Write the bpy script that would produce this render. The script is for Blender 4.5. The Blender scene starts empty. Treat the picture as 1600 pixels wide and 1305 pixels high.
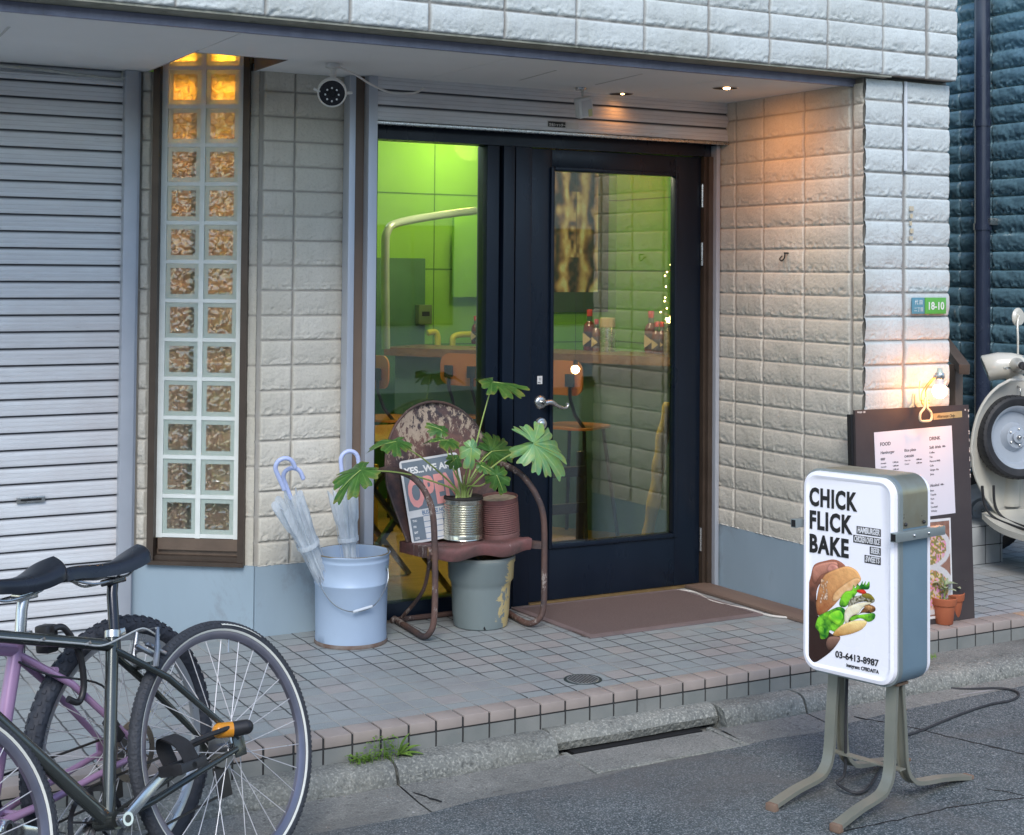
import bpy, bmesh, math, random
import numpy as np
from mathutils import Vector, Matrix
PI = math.pi
rad = math.radians
random.seed(7)
SC = bpy.context.scene
COL = SC.collection

# ---------------------------------------------------------------- camera
EYE = 1.49
F_PX, YAW, PIT, ROLL, CY = 2334.4, 0.509, -0.0275, 0.0086, -292.7
R0 = np.array([[math.cos(YAW), -math.sin(YAW), 0], [0, 0, -1], [math.sin(YAW), math.cos(YAW), 0]])
RP = np.array([[1, 0, 0], [0, math.cos(PIT), -math.sin(PIT)], [0, math.sin(PIT), math.cos(PIT)]])
RR = np.array([[math.cos(ROLL), -math.sin(ROLL), 0], [math.sin(ROLL), math.cos(ROLL), 0], [0, 0, 1]])
CAMR = RR @ RP @ R0
cam_data = bpy.data.cameras.new("camera")
cam = bpy.data.objects.new("camera", cam_data)
COL.objects.link(cam)
_r, _d, _f = CAMR
cam.matrix_world = Matrix(((_r[0], -_d[0], -_f[0], 0), (_r[1], -_d[1], -_f[1], 0), (_r[2], -_d[2], -_f[2], EYE), (0, 0, 0, 1)))
cam_data.sensor_fit = 'HORIZONTAL'
cam_data.sensor_width = 36.0
cam_data.lens = 36.0 * F_PX / 1600.0
cam_data.shift_y = CY / 1600.0
cam_data.clip_start = 0.05
cam_data.clip_end = 600
SC.camera = cam

# ---------------------------------------------------------------- light
SUN_EL, SUN_AZ = rad(41), rad(208)      # azimuth from +y towards +x: the sun stands behind the photographer
world = bpy.data.worlds.new("World")
SC.world = world
world.use_nodes = True
wn = world.node_tree.nodes
wl = world.node_tree.links
wn.clear()
w_out = wn.new('ShaderNodeOutputWorld'); w_bg = wn.new('ShaderNodeBackground'); w_sky = wn.new('ShaderNodeTexSky')
w_sky.sky_type = 'NISHITA'; w_sky.sun_disc = False
w_sky.sun_elevation = SUN_EL; w_sky.sun_rotation = SUN_AZ
w_sky.air_density = 1.0; w_sky.dust_density = 0.6; w_sky.ozone_density = 0.2
w_bg.inputs['Strength'].default_value = 0.13
wl.new(w_sky.outputs[0], w_bg.inputs[0]); wl.new(w_bg.outputs[0], w_out.inputs[0])
sun_d = bpy.data.lights.new("sun", 'SUN'); sun = bpy.data.objects.new("sun", sun_d); COL.objects.link(sun)
sun_d.energy = 1.05; sun_d.angle = rad(26); sun_d.color = (1.0, 0.96, 0.90)
_sd = Vector((math.sin(SUN_AZ) * math.cos(SUN_EL), math.cos(SUN_AZ) * math.cos(SUN_EL), math.sin(SUN_EL)))
sun.rotation_euler = _sd.to_track_quat('Z', 'Y').to_euler()
sun.location = (-3, -6, 9)
SC.view_settings.view_transform = 'Standard'; SC.view_settings.look = 'None'
SC.view_settings.exposure = 1.07; SC.view_settings.gamma = 1.0
SC.view_settings.use_curve_mapping = False
SC.cycles.max_bounces = 8; SC.cycles.transparent_max_bounces = 16
SC.cycles.caustics_reflective = False; SC.cycles.caustics_refractive = False
SC.cycles.sample_clamp_indirect = 6.0

def lamp(kind, loc, energy, color, size=0.05, rot=None, spot=None, blend=0.5):
    d = bpy.data.lights.new("lamp_light", kind); o = bpy.data.objects.new("lamp_light", d); COL.objects.link(o)
    d.energy = energy; d.color = color
    if kind == 'AREA': d.size = size
    else: d.shadow_soft_size = size
    if spot: d.spot_size = spot; d.spot_blend = blend
    o.location = loc
    if rot: o.rotation_euler = rot
    return o

# ---------------------------------------------------------------- materials
MATS = {}
class NT:
    def __init__(s, name):
        s.m = bpy.data.materials.new(name); s.m.use_nodes = True
        s.t = s.m.node_tree; s.n = s.t.nodes; s.l = s.t.links
        s.b = s.n['Principled BSDF']; s.out = s.n['Material Output']
    def new(s, kind, **kw):
        x = s.n.new('ShaderNode' + kind)
        for k, v in kw.items():
            if k in x.inputs.keys(): x.inputs[k].default_value = v
            else: setattr(x, k, v)
        return x
    def link(s, a, b): s.l.new(a, b)
    def coord(s, scale=(1, 1, 1), which='Object', rot=(0, 0, 0)):
        tc = s.new('TexCoord'); mp = s.new('Mapping')
        mp.inputs['Scale'].default_value = scale; mp.inputs['Rotation'].default_value = rot
        s.link(tc.outputs[which], mp.inputs['Vector']); return mp.outputs[0]
    def noise(s, vec, scale, detail=4, rough=0.55, dist=0.0):
        x = s.new('TexNoise'); x.inputs['Scale'].default_value = scale; x.inputs['Detail'].default_value = detail
        x.inputs['Roughness'].default_value = rough; x.inputs['Distortion'].default_value = dist
        s.link(vec, x.inputs['Vector']); return x.outputs['Fac']
    def ramp(s, fac, stops):
        r = s.new('ValToRGB'); e = r.color_ramp.elements
        while len(e) < len(stops): e.new(0.5)
        for el, (p, c) in zip(e, stops):
            el.position = p; el.color = (c, c, c, 1) if isinstance(c, (int, float)) else (*c, 1)
        s.link(fac, r.inputs[0]); return r.outputs[0]
    def mix(s, fac, a, b, mode='MIX'):
        x = s.new('Mix', data_type='RGBA', blend_type=mode)
        for inp, v in ((x.inputs[0], fac), (x.inputs[6], a), (x.inputs[7], b)):
            if hasattr(v, 'is_linked') or hasattr(v, 'node'): s.link(v, inp)
            elif isinstance(v, (int, float)): inp.default_value = v
            else: inp.default_value = (*v, 1)
        return x.outputs[2]
    def math(s, op, a, b=None, c=None):
        x = s.new('Math', operation=op)
        for i, v in enumerate((a, b, c)):
            if v is None: continue
            if isinstance(v, (int, float)): x.inputs[i].default_value = v
            else: s.link(v, x.inputs[i])
        return x.outputs[0]
    def bump(s, height, strength=0.3, dist=0.002, normal=None):
        b = s.new('Bump'); b.inputs['Strength'].default_value = strength; b.inputs['Distance'].default_value = dist
        s.link(height, b.inputs['Height'])
        if normal is not None: s.link(normal, b.inputs['Normal'])
        return b.outputs[0]
    def set(s, **kw):
        for k, v in kw.items():
            i = s.b.inputs[k.replace('_', ' ')]
            if isinstance(v, (int, float)): i.default_value = v
            elif isinstance(v, tuple): i.default_value = (*v, 1) if len(v) == 3 else v
            else: s.link(v, i)
        return s

def simple(name, c1, c2=None, scale=12, rough=0.6, metal=0.0, bump=0.0, bscale=60, spec=0.5, dirt=None, dirt_amt=0.45, dirt_scale=5, stretch=(1, 1, 1), rvar=0.12, coat=0):
    """painted / plastic / metal surface: two mottled tones, optional dirt patches, varied gloss and fine bump"""
    if name in MATS: return MATS[name]
    t = NT(name)
    v = t.coord(stretch)
    c2 = c2 or tuple(min(1, c * 0.8) for c in c1)
    n = t.noise(v, scale, 5)
    col = t.mix(t.ramp(n, [(0.35, 0), (0.68, 1)]), c1, c2)
    if dirt:
        dn = t.noise(v, dirt_scale, 8, 0.68, 0.4)
        col = t.mix(t.ramp(dn, [(dirt_amt + 0.08, 0), (dirt_amt + 0.22, 1)]), col, dirt)
    rn = t.noise(v, scale * 1.7, 3)
    r = t.new('MapRange'); t.link(rn, r.inputs[0]); r.inputs[3].default_value = max(0.03, rough - rvar); r.inputs[4].default_value = min(1, rough + rvar)
    t.set(Base_Color=col, Roughness=r.outputs[0], Metallic=metal, Specular_IOR_Level=spec)
    if coat: t.set(Coat_Weight=coat, Coat_Roughness=0.1)
    if bump:
        t.set(Normal=t.bump(t.noise(v, bscale, 4), bump, 0.002))
    MATS[name] = t.m
    return t.m

def vcol(name, rough=0.6, gain=1.0, bump=0.0, spec=0.4, emis=0.0):
    """base colour read from the mesh's colour attribute (prints, stone tones)"""
    if name in MATS: return MATS[name]
    t = NT(name); a = t.new('Attribute', attribute_name='tone')
    n = t.noise(t.coord(), 90, 4)
    col = t.mix(t.ramp(n, [(0.3, 0.0), (0.7, 0.12)]), a.outputs['Color'], (0.02, 0.02, 0.02))
    t.set(Base_Color=col, Roughness=rough, Specular_IOR_Level=spec)
    if emis: t.link(a.outputs['Color'], t.b.inputs['Emission Color']); t.b.inputs['Emission Strength'].default_value = emis
    if bump: t.set(Normal=t.bump(n, bump, 0.002))
    MATS[name] = t.m
    return t.m

def emit(name, color, strength):
    if name in MATS: return MATS[name]
    t = NT(name); t.set(Base_Color=color, Roughness=0.4)
    t.b.inputs['Emission Color'].default_value = (*color, 1); t.b.inputs['Emission Strength'].default_value = strength
    MATS[name] = t.m
    return t.m

def stone(name, light, dark, mortar, rough=0.85, gloss=False, warm=None):
    """split face block: 'tone' attribute r = block tone, g = mortar mask, b = relief"""
    t = NT(name); a = t.new('Attribute', attribute_name='tone'); sp = t.new('SeparateColor'); t.link(a.outputs['Color'], sp.inputs[0])
    v = t.coord()
    n1 = t.noise(v, 9, 6, 0.6); n2 = t.noise(v, 120, 5, 0.65); n3 = t.noise(t.coord((1, 1, 0.25)), 2.2, 6, 0.65)
    base = t.mix(sp.outputs[0], light, dark)
    base = t.mix(t.ramp(n1, [(0.35, 0), (0.75, 0.35)]), base, dark)
    base = t.mix(t.ramp(n3, [(0.46, 0), (0.70, 0.65)]), base, warm or dark)
    dr = t.noise(t.coord((5, 5, 0.35)), 6, 6, 0.7); base = t.mix(t.ramp(dr, [(0.54, 0), (0.74, 0.4)]), base, tuple(c * 0.72 for c in dark))
    base = t.mix(t.ramp(n2, [(0.30, 0.30), (0.5, 0)]), base, tuple(c * 0.55 for c in dark))
    col = t.mix(sp.outputs[1], base, mortar)
    t.set(Base_Color=col, Roughness=rough, Specular_IOR_Level=0.5 if gloss else 0.25)
    nb = t.bump(n2, 0.7 if not gloss else 0.15, 0.0025, None)
    nb = t.bump(t.noise(v, 38, 6, 0.7, 0.6), 0.42 if not gloss else 0.5, 0.005, nb)
    t.set(Normal=nb)
    MATS[name] = t.m
    return t.m

# ---------------------------------------------------------------- mesh builder
WM = {}
def wm(o): return WM.get(o.name, Matrix.Identity(4))

def tagit(o, label=None, cat=None, group=None, kind=None):
    if label: o['label'] = label
    if cat: o['category'] = cat
    if group: o['group'] = group
    if kind: o['kind'] = kind
    return o

def root(name, label, cat, loc, rotz=0, group=None, mat4=None):
    o = bpy.data.objects.new(name, None); COL.objects.link(o); o.empty_display_size = 0.1
    M = mat4 if mat4 is not None else Matrix.Translation(loc) @ Matrix.Rotation(rotz, 4, 'Z')
    o.matrix_world = M; WM[o.name] = M.copy()
    return tagit(o, label, cat, group)

class MB:
    def __init__(s): s.v = []; s.f = []; s.mi = []; s.cur = 0; s.T = None; s.tone = None
    def add(s, vs, fs):
        k = len(s.v)
        if s.T is not None: vs = [tuple(s.T @ Vector(p)) for p in vs]
        s.v.extend([tuple(p) for p in vs]); s.f.extend([tuple(i + k for i in f) for f in fs]); s.mi.extend([s.cur] * len(fs)); return s
    def box(s, x0, x1, y0, y1, z0, z1, bev=0.0, R=None, c=None):
        if bev > 0:
            bm = bmesh.new(); bmesh.ops.create_cube(bm, size=1)
            for v in bm.verts: v.co = Vector(((x0 + x1) / 2 + v.co.x * (x1 - x0), (y0 + y1) / 2 + v.co.y * (y1 - y0), (z0 + z1) / 2 + v.co.z * (z1 - z0)))
            bmesh.ops.bevel(bm, geom=bm.edges[:], offset=min(bev, abs(x1 - x0) * .45, abs(y1 - y0) * .45, abs(z1 - z0) * .45), segments=2, profile=0.6, affect='EDGES')
            vs = [v.co.copy() for v in bm.verts]; bm.verts.index_update(); fs = [[v.index for v in f.verts] for f in bm.faces]; bm.free()
        else:
            vs = [Vector(p) for p in ((x0, y0, z0), (x1, y0, z0), (x1, y1, z0), (x0, y1, z0), (x0, y0, z1), (x1, y0, z1), (x1, y1, z1), (x0, y1, z1))]
            fs = [(0, 3, 2, 1), (4, 5, 6, 7), (0, 1, 5, 4), (1, 2, 6, 5), (2, 3, 7, 6), (3, 0, 4, 7)]
        if R is not None:
            c = Vector(c) if c is not None else Vector(((x0 + x1) / 2, (y0 + y1) / 2, (z0 + z1) / 2))
            vs = [c + R @ (p - c) for p in vs]
        return s.add(vs, fs)
    def bar(s, a, b, w, h, up=(0, 0, 1), bev=0.0):
        """box beam from a to b, w across, h along up"""
        a = Vector(a); b = Vector(b); d = (b - a); L = d.length; d.normalize(); u = Vector(up); r = d.cross(u)
        if r.length < 1e-4: u = Vector((1, 0, 0)); r = d.cross(u)
        r.normalize(); u = r.cross(d)
        m = MB(); m.box(0, L, -w / 2, w / 2, -h / 2, h / 2, bev)
        return s.add([a + d * p[0] + r * p[1] + u * p[2] for p in m.v], m.f)
    def tube(s, pts, r, seg=10, cap=True, flat=None):
        pts = [Vector(p) for p in pts]; n = len(pts)
        rs = r if isinstance(r, (list, tuple)) else [r] * n
        if len(rs) != n: rs = list(np.interp(np.linspace(0, 1, n), np.linspace(0, 1, len(rs)), rs))
        t0 = (pts[1] - pts[0]).normalized(); ref = Vector((0, 0, 1)) if abs(t0.z) < 0.9 else Vector((1, 0, 0))
        nn = (ref - t0 * ref.dot(t0)).normalized(); vs = []; fs = []
        for i in range(n):
            t = (pts[min(i + 1, n - 1)] - pts[max(i - 1, 0)]).normalized()
            nn = (nn - t * nn.dot(t)); nn = nn.normalized() if nn.length > 1e-6 else t.orthogonal().normalized(); bb = t.cross(nn)
            for j in range(seg):
                a = 2 * PI * j / seg; q = math.sin(a) * (flat if flat else 1)
                vs.append(pts[i] + (nn * math.cos(a) + bb * q) * rs[i])
        for i in range(n - 1):
            for j in range(seg):
                k = (j + 1) % seg; fs.append((i * seg + j, i * seg + k, (i + 1) * seg + k, (i + 1) * seg + j))
        if cap: fs.append(tuple(range(seg))[::-1]); fs.append(tuple((n - 1) * seg + j for j in range(seg)))
        return s.add(vs, fs)
    def lathe(s, prof, c=(0, 0, 0), axis='Z', seg=32, closed=False, R=None):
        vs = []; fs = []; n = len(prof)
        for i in range(seg):
            a = 2 * PI * i / seg; ca, sa = math.cos(a), math.sin(a)
            for r, h in prof:
                p = {'Z': Vector((r * ca, r * sa, h)), 'Y': Vector((r * ca, h, r * sa)), 'X': Vector((h, r * ca, r * sa))}[axis]
                if R is not None: p = R @ p
                vs.append(p + Vector(c))
        m = n if closed else n - 1
        for i in range(seg):
            k = (i + 1) % seg
            for j in range(m):
                j2 = (j + 1) % n; fs.append((i * n + j, k * n + j, k * n + j2, i * n + j2))
        return s.add(vs, fs)
    def disc(s, c, r, nrm=(0, 0, 1), seg=24, r2=None):
        nrm = Vector(nrm).normalized(); u = nrm.orthogonal().normalized(); w = nrm.cross(u); c = Vector(c)
        vs = [c + (u * math.cos(2 * PI * i / seg) + w * math.sin(2 * PI * i / seg) * ((r2 or r) / r)) * r for i in range(seg)]
        return s.add(vs, [tuple(range(seg))])
    def prism(s, poly, O, U, V, N, d0, d1):
        """2-D outline (u,v) extruded along N between d0 and d1"""
        O = Vector(O); U = Vector(U); V = Vector(V); N = Vector(N); n = len(poly)
        vs = [O + U * p[0] + V * p[1] + N * d0 for p in poly] + [O + U * p[0] + V * p[1] + N * d1 for p in poly]
        fs = [tuple(range(n))[::-1], tuple(range(n, 2 * n))] + [(i, (i + 1) % n, n + (i + 1) % n, n + i) for i in range(n)]
        return s.add(vs, fs)
    def sphere(s, c, r, seg=16, ring=10, sc=(1, 1, 1)):
        pr = [(max(1e-5, r * math.sin(PI * i / ring)), -r * math.cos(PI * i / ring)) for i in range(ring + 1)]
        m = MB(); m.lathe(pr, (0, 0, 0), 'Z', seg)
        return s.add([(c[0] + p[0] * sc[0], c[1] + p[1] * sc[1], c[2] + p[2] * sc[2]) for p in m.v], m.f)
    def grid(s, P):
        """P: array (n,m,3)"""
        n, m = P.shape[:2]; k = [tuple(p) for p in P.reshape(-1, 3)]
        fs = [(i * m + j, i * m + j + 1, (i + 1) * m + j + 1, (i + 1) * m + j) for i in range(n - 1) for j in range(m - 1)]
        return s.add(k, fs)
    def build(s, name, mats, parent=None, smooth=35, origin=None, local=False, tone=None, weld=False):
        me = bpy.data.meshes.new(name)
        V = np.array(s.v, dtype=float)
        M = Matrix.Identity(4)
        if parent is not None:
            M = wm(parent)
            if not local:
                Mi = np.array(M.inverted()); V = V @ Mi[:3, :3].T + Mi[:3, 3]
        elif origin is not None:
            V = V - np.array(origin); M = Matrix.Translation(origin)
        me.from_pydata(V.tolist(), [], s.f)
        if not isinstance(mats, (list, tuple)): mats = [mats]
        for m in mats: me.materials.append(m)
        if len(mats) > 1: me.polygons.foreach_set('material_index', s.mi)
        if tone is not None:
            at = me.color_attributes.new('tone', 'FLOAT_COLOR', 'POINT')
            at.data.foreach_set('color', np.concatenate([tone, np.ones((len(tone), 1))], 1).astype(np.float32).ravel())
        bm = bmesh.new(); bm.from_mesh(me)
        if weld: bmesh.ops.remove_doubles(bm, verts=bm.verts[:], dist=1e-5)
        if tone is None: bmesh.ops.recalc_face_normals(bm, faces=bm.faces[:])
        bm.to_mesh(me); bm.free()
        if smooth:
            me.polygons.foreach_set('use_smooth', [True] * len(me.polygons))
            if smooth < 170: me.set_sharp_from_angle(angle=rad(smooth))
        o = bpy.data.objects.new(name, me); COL.objects.link(o)
        if parent is not None:
            o.parent = parent; WM[o.name] = M.copy()
        else:
            o.matrix_world = M; WM[o.name] = M.copy()
        return o

def catmull(P, n=8, closed=False):
    P = [Vector(p) for p in P]; out = []; m = len(P)
    rng = range(m if closed else m - 1)
    for i in rng:
        if closed: a, b, c, d = P[(i - 1) % m], P[i], P[(i + 1) % m], P[(i + 2) % m]
        else: a, b, c, d = P[max(i - 1, 0)], P[i], P[i + 1], P[min(i + 2, m - 1)]
        for k in range(n):
            t = k / n
            out.append(0.5 * ((2 * b) + (c - a) * t + (2 * a - 5 * b + 4 * c - d) * t * t + (3 * b - a - 3 * c + d) * t ** 3))
    if not closed: out.append(P[-1])
    return out

def copy_tree(o, parent=None):
    c = o.copy(); COL.objects.link(c)
    if parent is not None: c.parent = parent
    for ch in list(o.children): copy_tree(ch, c)
    return c

def text(mb, s, O, U, V, size, bold=0.0, xs=1.0, align='LEFT', depth=0.0006, shear=0.0, track=1.0, fit=None):
    """append lettering to a mesh builder: O origin on the surface, U along the line, V up the line"""
    cu = bpy.data.curves.new("lettering", 'FONT'); cu.body = s; cu.size = size; cu.offset = bold; cu.shear = shear
    cu.align_x = align; cu.extrude = depth; cu.space_character = track; cu.resolution_u = 3
    ob = bpy.data.objects.new("lettering", cu); COL.objects.link(ob)
    dg = bpy.context.evaluated_depsgraph_get(); me = bpy.data.meshes.new_from_object(ob.evaluated_get(dg))
    O = Vector(O); U = Vector(U); V = Vector(V); N = U.cross(V)
    if fit: xx = [v.co.x for v in me.vertices]; xs = fit / (max(xx) - min(xx))
    mb.add([O + U * (v.co.x * xs) + V * v.co.y + N * (v.co.z + 0.0002) for v in me.vertices], [tuple(p.vertices) for p in me.polygons])
    COL.objects.unlink(ob); bpy.data.objects.remove(ob); bpy.data.curves.remove(cu); bpy.data.meshes.remove(me)

# pixel helpers: only used to read real positions off measured planes
def ray(x, y): return CAMR.T @ np.array([(x - 800) / F_PX, (y - 652 - CY) / F_PX, 1.0])
def onz(x, y, z): d = ray(x, y); p = d * (z - EYE) / d[2]; return Vector((p[0], p[1], z))
def ony(x, y, Y): d = ray(x, y); p = d * Y / d[1]; return Vector((p[0], Y, p[2] + EYE))
def onx(x, y, X): d = ray(x, y); p = d * X / d[0]; return Vector((X, p[1], p[2] + EYE))
# ---------------------------------------------------------------- shared materials
m_alu = simple('aluminium', (0.50, 0.52, 0.55), (0.42, 0.44, 0.47), 6, 0.38, 0.75, 0.05, 200, dirt=(0.25, 0.22, 0.2), dirt_amt=0.6, stretch=(6, 6, 1))
m_steel = simple('brushed_steel', (0.62, 0.62, 0.60), (0.5, 0.5, 0.48), 30, 0.28, 0.95, 0.05, 300)
m_brown = simple('bronze_frame', (0.075, 0.055, 0.042), (0.055, 0.04, 0.03), 8, 0.42, 0.3, 0.05, 150, dirt=(0.13, 0.11, 0.09), dirt_amt=0.62)
m_brownlt = simple('bronze_sill', (0.16, 0.115, 0.085), (0.11, 0.08, 0.06), 8, 0.45, 0.25, 0.05, 150)
m_soffit = simple('soffit_paint', (0.84, 0.85, 0.84), (0.78, 0.79, 0.78), 1.5, 0.8, 0, 0.1, 90, dirt=(0.66, 0.67, 0.65), dirt_amt=0.6, dirt_scale=2)
m_soffline = simple('soffit_joint', (0.16, 0.16, 0.16), None, 20, 0.9)
m_fascia = simple('fascia_metal', (0.30, 0.31, 0.42), (0.24, 0.25, 0.34), 5, 0.45, 0.35, 0.06, 120, dirt=(0.22, 0.2, 0.18), dirt_amt=0.58, stretch=(4, 1, 1))
m_plinth = simple('plinth_paint', (0.30, 0.39, 0.46), (0.26, 0.34, 0.40), 2.5, 0.75, 0, 0.25, 35, dirt=(0.20, 0.23, 0.25), dirt_amt=0.48, dirt_scale=3, stretch=(1, 1, 0.5))
m_black = simple('black_door_paint', (0.005, 0.010, 0.020), (0.008, 0.014, 0.026), 5, 0.30, 0, 0.08, 60, spec=0.32, dirt=(0.018, 0.02, 0.027), dirt_amt=0.62, stretch=(1, 1, 0.3))
m_dark = simple('dark_void', (0.008, 0.008, 0.009), None, 5, 0.8)
m_rubber = simple('black_rubber', (0.022, 0.023, 0.026), (0.035, 0.036, 0.04), 20, 0.62, 0, 0.25, 180)
m_blackp = simple('black_plastic', (0.018, 0.018, 0.02), (0.028, 0.028, 0.03), 20, 0.42, 0, 0.1, 150)
m_white = simple('white_plastic', (0.72, 0.72, 0.70), (0.66, 0.66, 0.64), 10, 0.4, 0, 0.05, 90)
m_concrete = None

def glass_pane():
    t = NT('window_glass'); t.n.remove(t.b)
    tr = t.new('BsdfTransparent'); gl = t.new('BsdfGlossy'); gl.inputs['Roughness'].default_value = 0.015
    tr.inputs[0].default_value = (0.90, 0.94, 0.92, 1)
    fr = t.new('Fresnel'); fr.inputs[0].default_value = 1.62
    wv = t.bump(t.noise(t.coord(), 2.2, 1), 0.04, 0.01); t.link(wv, gl.inputs['Normal']); 
    mx = t.new('MixShader'); k = t.math('MULTIPLY', fr.outputs[0], 2.2)
    t.link(k, mx.inputs[0]); t.link(tr.outputs[0], mx.inputs[1]); t.link(gl.outputs[0], mx.inputs[2]); t.link(mx.outputs[0], t.out.inputs[0])
    return t.m
m_glass = glass_pane()

def shutter_mat(z0=0.03, pitch=0.0667):
    t = NT('shutter_slats'); v = t.coord((1, 1, 1)); 
    n = t.noise(t.coord((0.7, 1, 9)), 6, 7, 0.7); n2 = t.noise(t.coord((1, 1, 0.6)), 1.6, 5, 0.6)
    col = t.mix(t.ramp(n, [(0.3, 0), (0.75, 1)]), (0.74, 0.77, 0.80), (0.60, 0.61, 0.63))
    col = t.mix(t.ramp(n2, [(0.45, 0), (0.7, 0.45)]), col, (0.50, 0.44, 0.42))
    s = t.noise(t.coord((1.1, 1, 22)), 14, 6, 0.75); col = t.mix(t.ramp(s, [(0.62, 0), (0.72, 0.65)]), col, (0.11, 0.10, 0.11))
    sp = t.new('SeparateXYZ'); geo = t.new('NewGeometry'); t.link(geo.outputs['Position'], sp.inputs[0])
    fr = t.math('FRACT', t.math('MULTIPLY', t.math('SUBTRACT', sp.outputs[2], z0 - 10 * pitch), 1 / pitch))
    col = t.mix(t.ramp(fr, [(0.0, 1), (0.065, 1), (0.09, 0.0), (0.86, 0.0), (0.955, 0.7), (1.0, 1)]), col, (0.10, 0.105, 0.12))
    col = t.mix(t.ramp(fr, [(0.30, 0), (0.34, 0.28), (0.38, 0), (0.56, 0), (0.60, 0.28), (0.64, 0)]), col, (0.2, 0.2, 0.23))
    t.set(Base_Color=col, Roughness=0.5, Metallic=0.05, Normal=t.bump(t.noise(v, 150, 3), 0.08, 0.001))
    return t.m
m_shutter = shutter_mat(); m_shutter2 = shutter_mat(2.112)

def slab_mat(name, c1, c2, c3, speck=0.5, sp_scale=260, rough=0.9, bmp=0.6, bdist=0.003, stain=None):
    t = NT(name); v = t.coord()
    n = t.noise(v, 3.2, 7, 0.62); f = t.noise(v, sp_scale, 3, 0.6); g = t.noise(v, sp_scale * 0.33, 4, 0.7)
    col = t.mix(t.ramp(n, [(0.35, 0), (0.68, 1)]), c1, c2)
    col = t.mix(t.ramp(f, [(0.50, 0), (0.66, speck)]), col, c3)
    col = t.mix(t.ramp(g, [(0.30, 0.7), (0.45, 0)]), col, tuple(c * 0.35 for c in c1))
    if stain: col = t.mix(t.ramp(t.noise(v, 1.1, 6, 0.65, 0.5), [(0.5, 0), (0.66, 0.75)]), col, stain)
    vo = t.new('TexVoronoi'); vo.inputs['Scale'].default_value = sp_scale * 0.5; t.link(v, vo.inputs['Vector'])
    nb = t.bump(vo.outputs['Distance'], bmp * 0.6, bdist); nb = t.bump(g, bmp, bdist * 1.3, nb)
    t.set(Base_Color=col, Roughness=rough, Specular_IOR_Level=0.25, Normal=nb)
    return t.m
m_asphalt = slab_mat('asphalt', (0.062, 0.080, 0.086), (0.115, 0.132, 0.136), (0.42, 0.44, 0.45), 0.75, 190, 0.88, 1.0, 0.005, stain=(0.14, 0.135, 0.13))
m_gutter = slab_mat('gutter_concrete', (0.17, 0.175, 0.165), (0.25, 0.25, 0.23), (0.46, 0.46, 0.42), 0.5, 170, 0.92, 0.8, 0.004, stain=(0.105, 0.105, 0.1))
m_kerb = slab_mat('kerb_concrete', (0.17, 0.18, 0.17), (0.27, 0.275, 0.245), (0.48, 0.48, 0.43), 0.65, 120, 0.95, 1.0, 0.006, stain=(0.09, 0.095, 0.085))

def tile_mat(name='porch_tiles', base=((0.28, 0.325, 0.335), (0.34, 0.37, 0.37)), pink=(0.37, 0.325, 0.31), P=0.1, y0=4.476, x0=1.926):
    t = NT(name); tc = t.new('TexCoord'); sep = t.new('SeparateXYZ'); t.link(tc.outputs['Object'], sep.inputs[0])
    wob = t.noise(tc.outputs['Object'], 14, 3); wob = t.math('MULTIPLY', t.math('SUBTRACT', wob, 0.5), 0.012)
    u = t.math('MULTIPLY', t.math('ADD', t.math('SUBTRACT', sep.outputs[0], x0), wob), 1 / P)
    # rows: a cut row next to the nosing, then full tiles
    w = t.math('MULTIPLY', t.math('ADD', t.math('SUBTRACT', sep.outputs[1], y0 + 0.15), wob), 1 / P)
    fu = t.math('FRACT', t.math('ADD', u, 50)); fw = t.math('FRACT', t.math('ADD', w, 50))
    du = t.math('MINIMUM', fu, t.math('SUBTRACT', 1, fu)); dw = t.math('MINIMUM', fw, t.math('SUBTRACT', 1, fw))
    d = t.math('MINIMUM', du, dw)
    g = t.new('MapRange', interpolation_type='SMOOTHSTEP'); t.link(d, g.inputs[0]); g.inputs[1].default_value = 0.018; g.inputs[2].default_value = 0.042; g.inputs[3].default_value = 1; g.inputs[4].default_value = 0
    cell = t.new('CombineXYZ'); t.link(t.math('FLOOR', t.math('ADD', u, 50)), cell.inputs[0]); t.link(t.math('FLOOR', t.math('ADD', w, 50)), cell.inputs[1])
    wn_ = t.new('TexWhiteNoise'); t.link(cell.outputs[0], wn_.inputs[0])
    v = t.coord(); n = t.noise(v, 4, 6, 0.65); fine = t.noise(v, 260, 4, 0.6)
    col = t.mix(t.ramp(wn_.outputs[0], [(0, 0), (1, 1)]), base[0], base[1])
    col = t.mix(t.ramp(wn_.outputs[0], [(0.80, 0), (0.97, 0.55)]), col, pink)
    col = t.mix(t.ramp(n, [(0.42, 0), (0.72, 0.5)]), col, (0.21, 0.20, 0.205))
    col = t.mix(t.ramp(t.noise(v, 1.3, 4), [(0.5, 0), (0.75, 0.3)]), col, pink)
    col = t.mix(t.ramp(fine, [(0.35, 0.35), (0.55, 0)]), col, (0.12, 0.12, 0.12))
    # grout is dark and dirty outside, paler where worn
    gn = t.noise(v, 1.6, 2); gc = t.mix(t.ramp(gn, [(0.50, 0), (0.60, 1)]), (0.055, 0.058, 0.06), (0.34, 0.34, 0.32))
    col = t.mix(g.outputs[0], col, gc)
    t.set(Base_Color=col, Roughness=t.ramp(n, [(0.3, 0.42), (0.7, 0.65)]), Specular_IOR_Level=0.45)
    nb = t.bump(t.math('SUBTRACT', 1, g.outputs[0]), 0.9, 0.0025); nb = t.bump(fine, 0.25, 0.0008, nb)
    t.set(Normal=nb); return t.m
m_tiles = tile_mat()
m_tiles2 = tile_mat('porch_tiles_neighbour', ((0.40, 0.44, 0.47), (0.46, 0.48, 0.50)), (0.45, 0.43, 0.40), 0.107, 4.625, 4.63)
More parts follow.
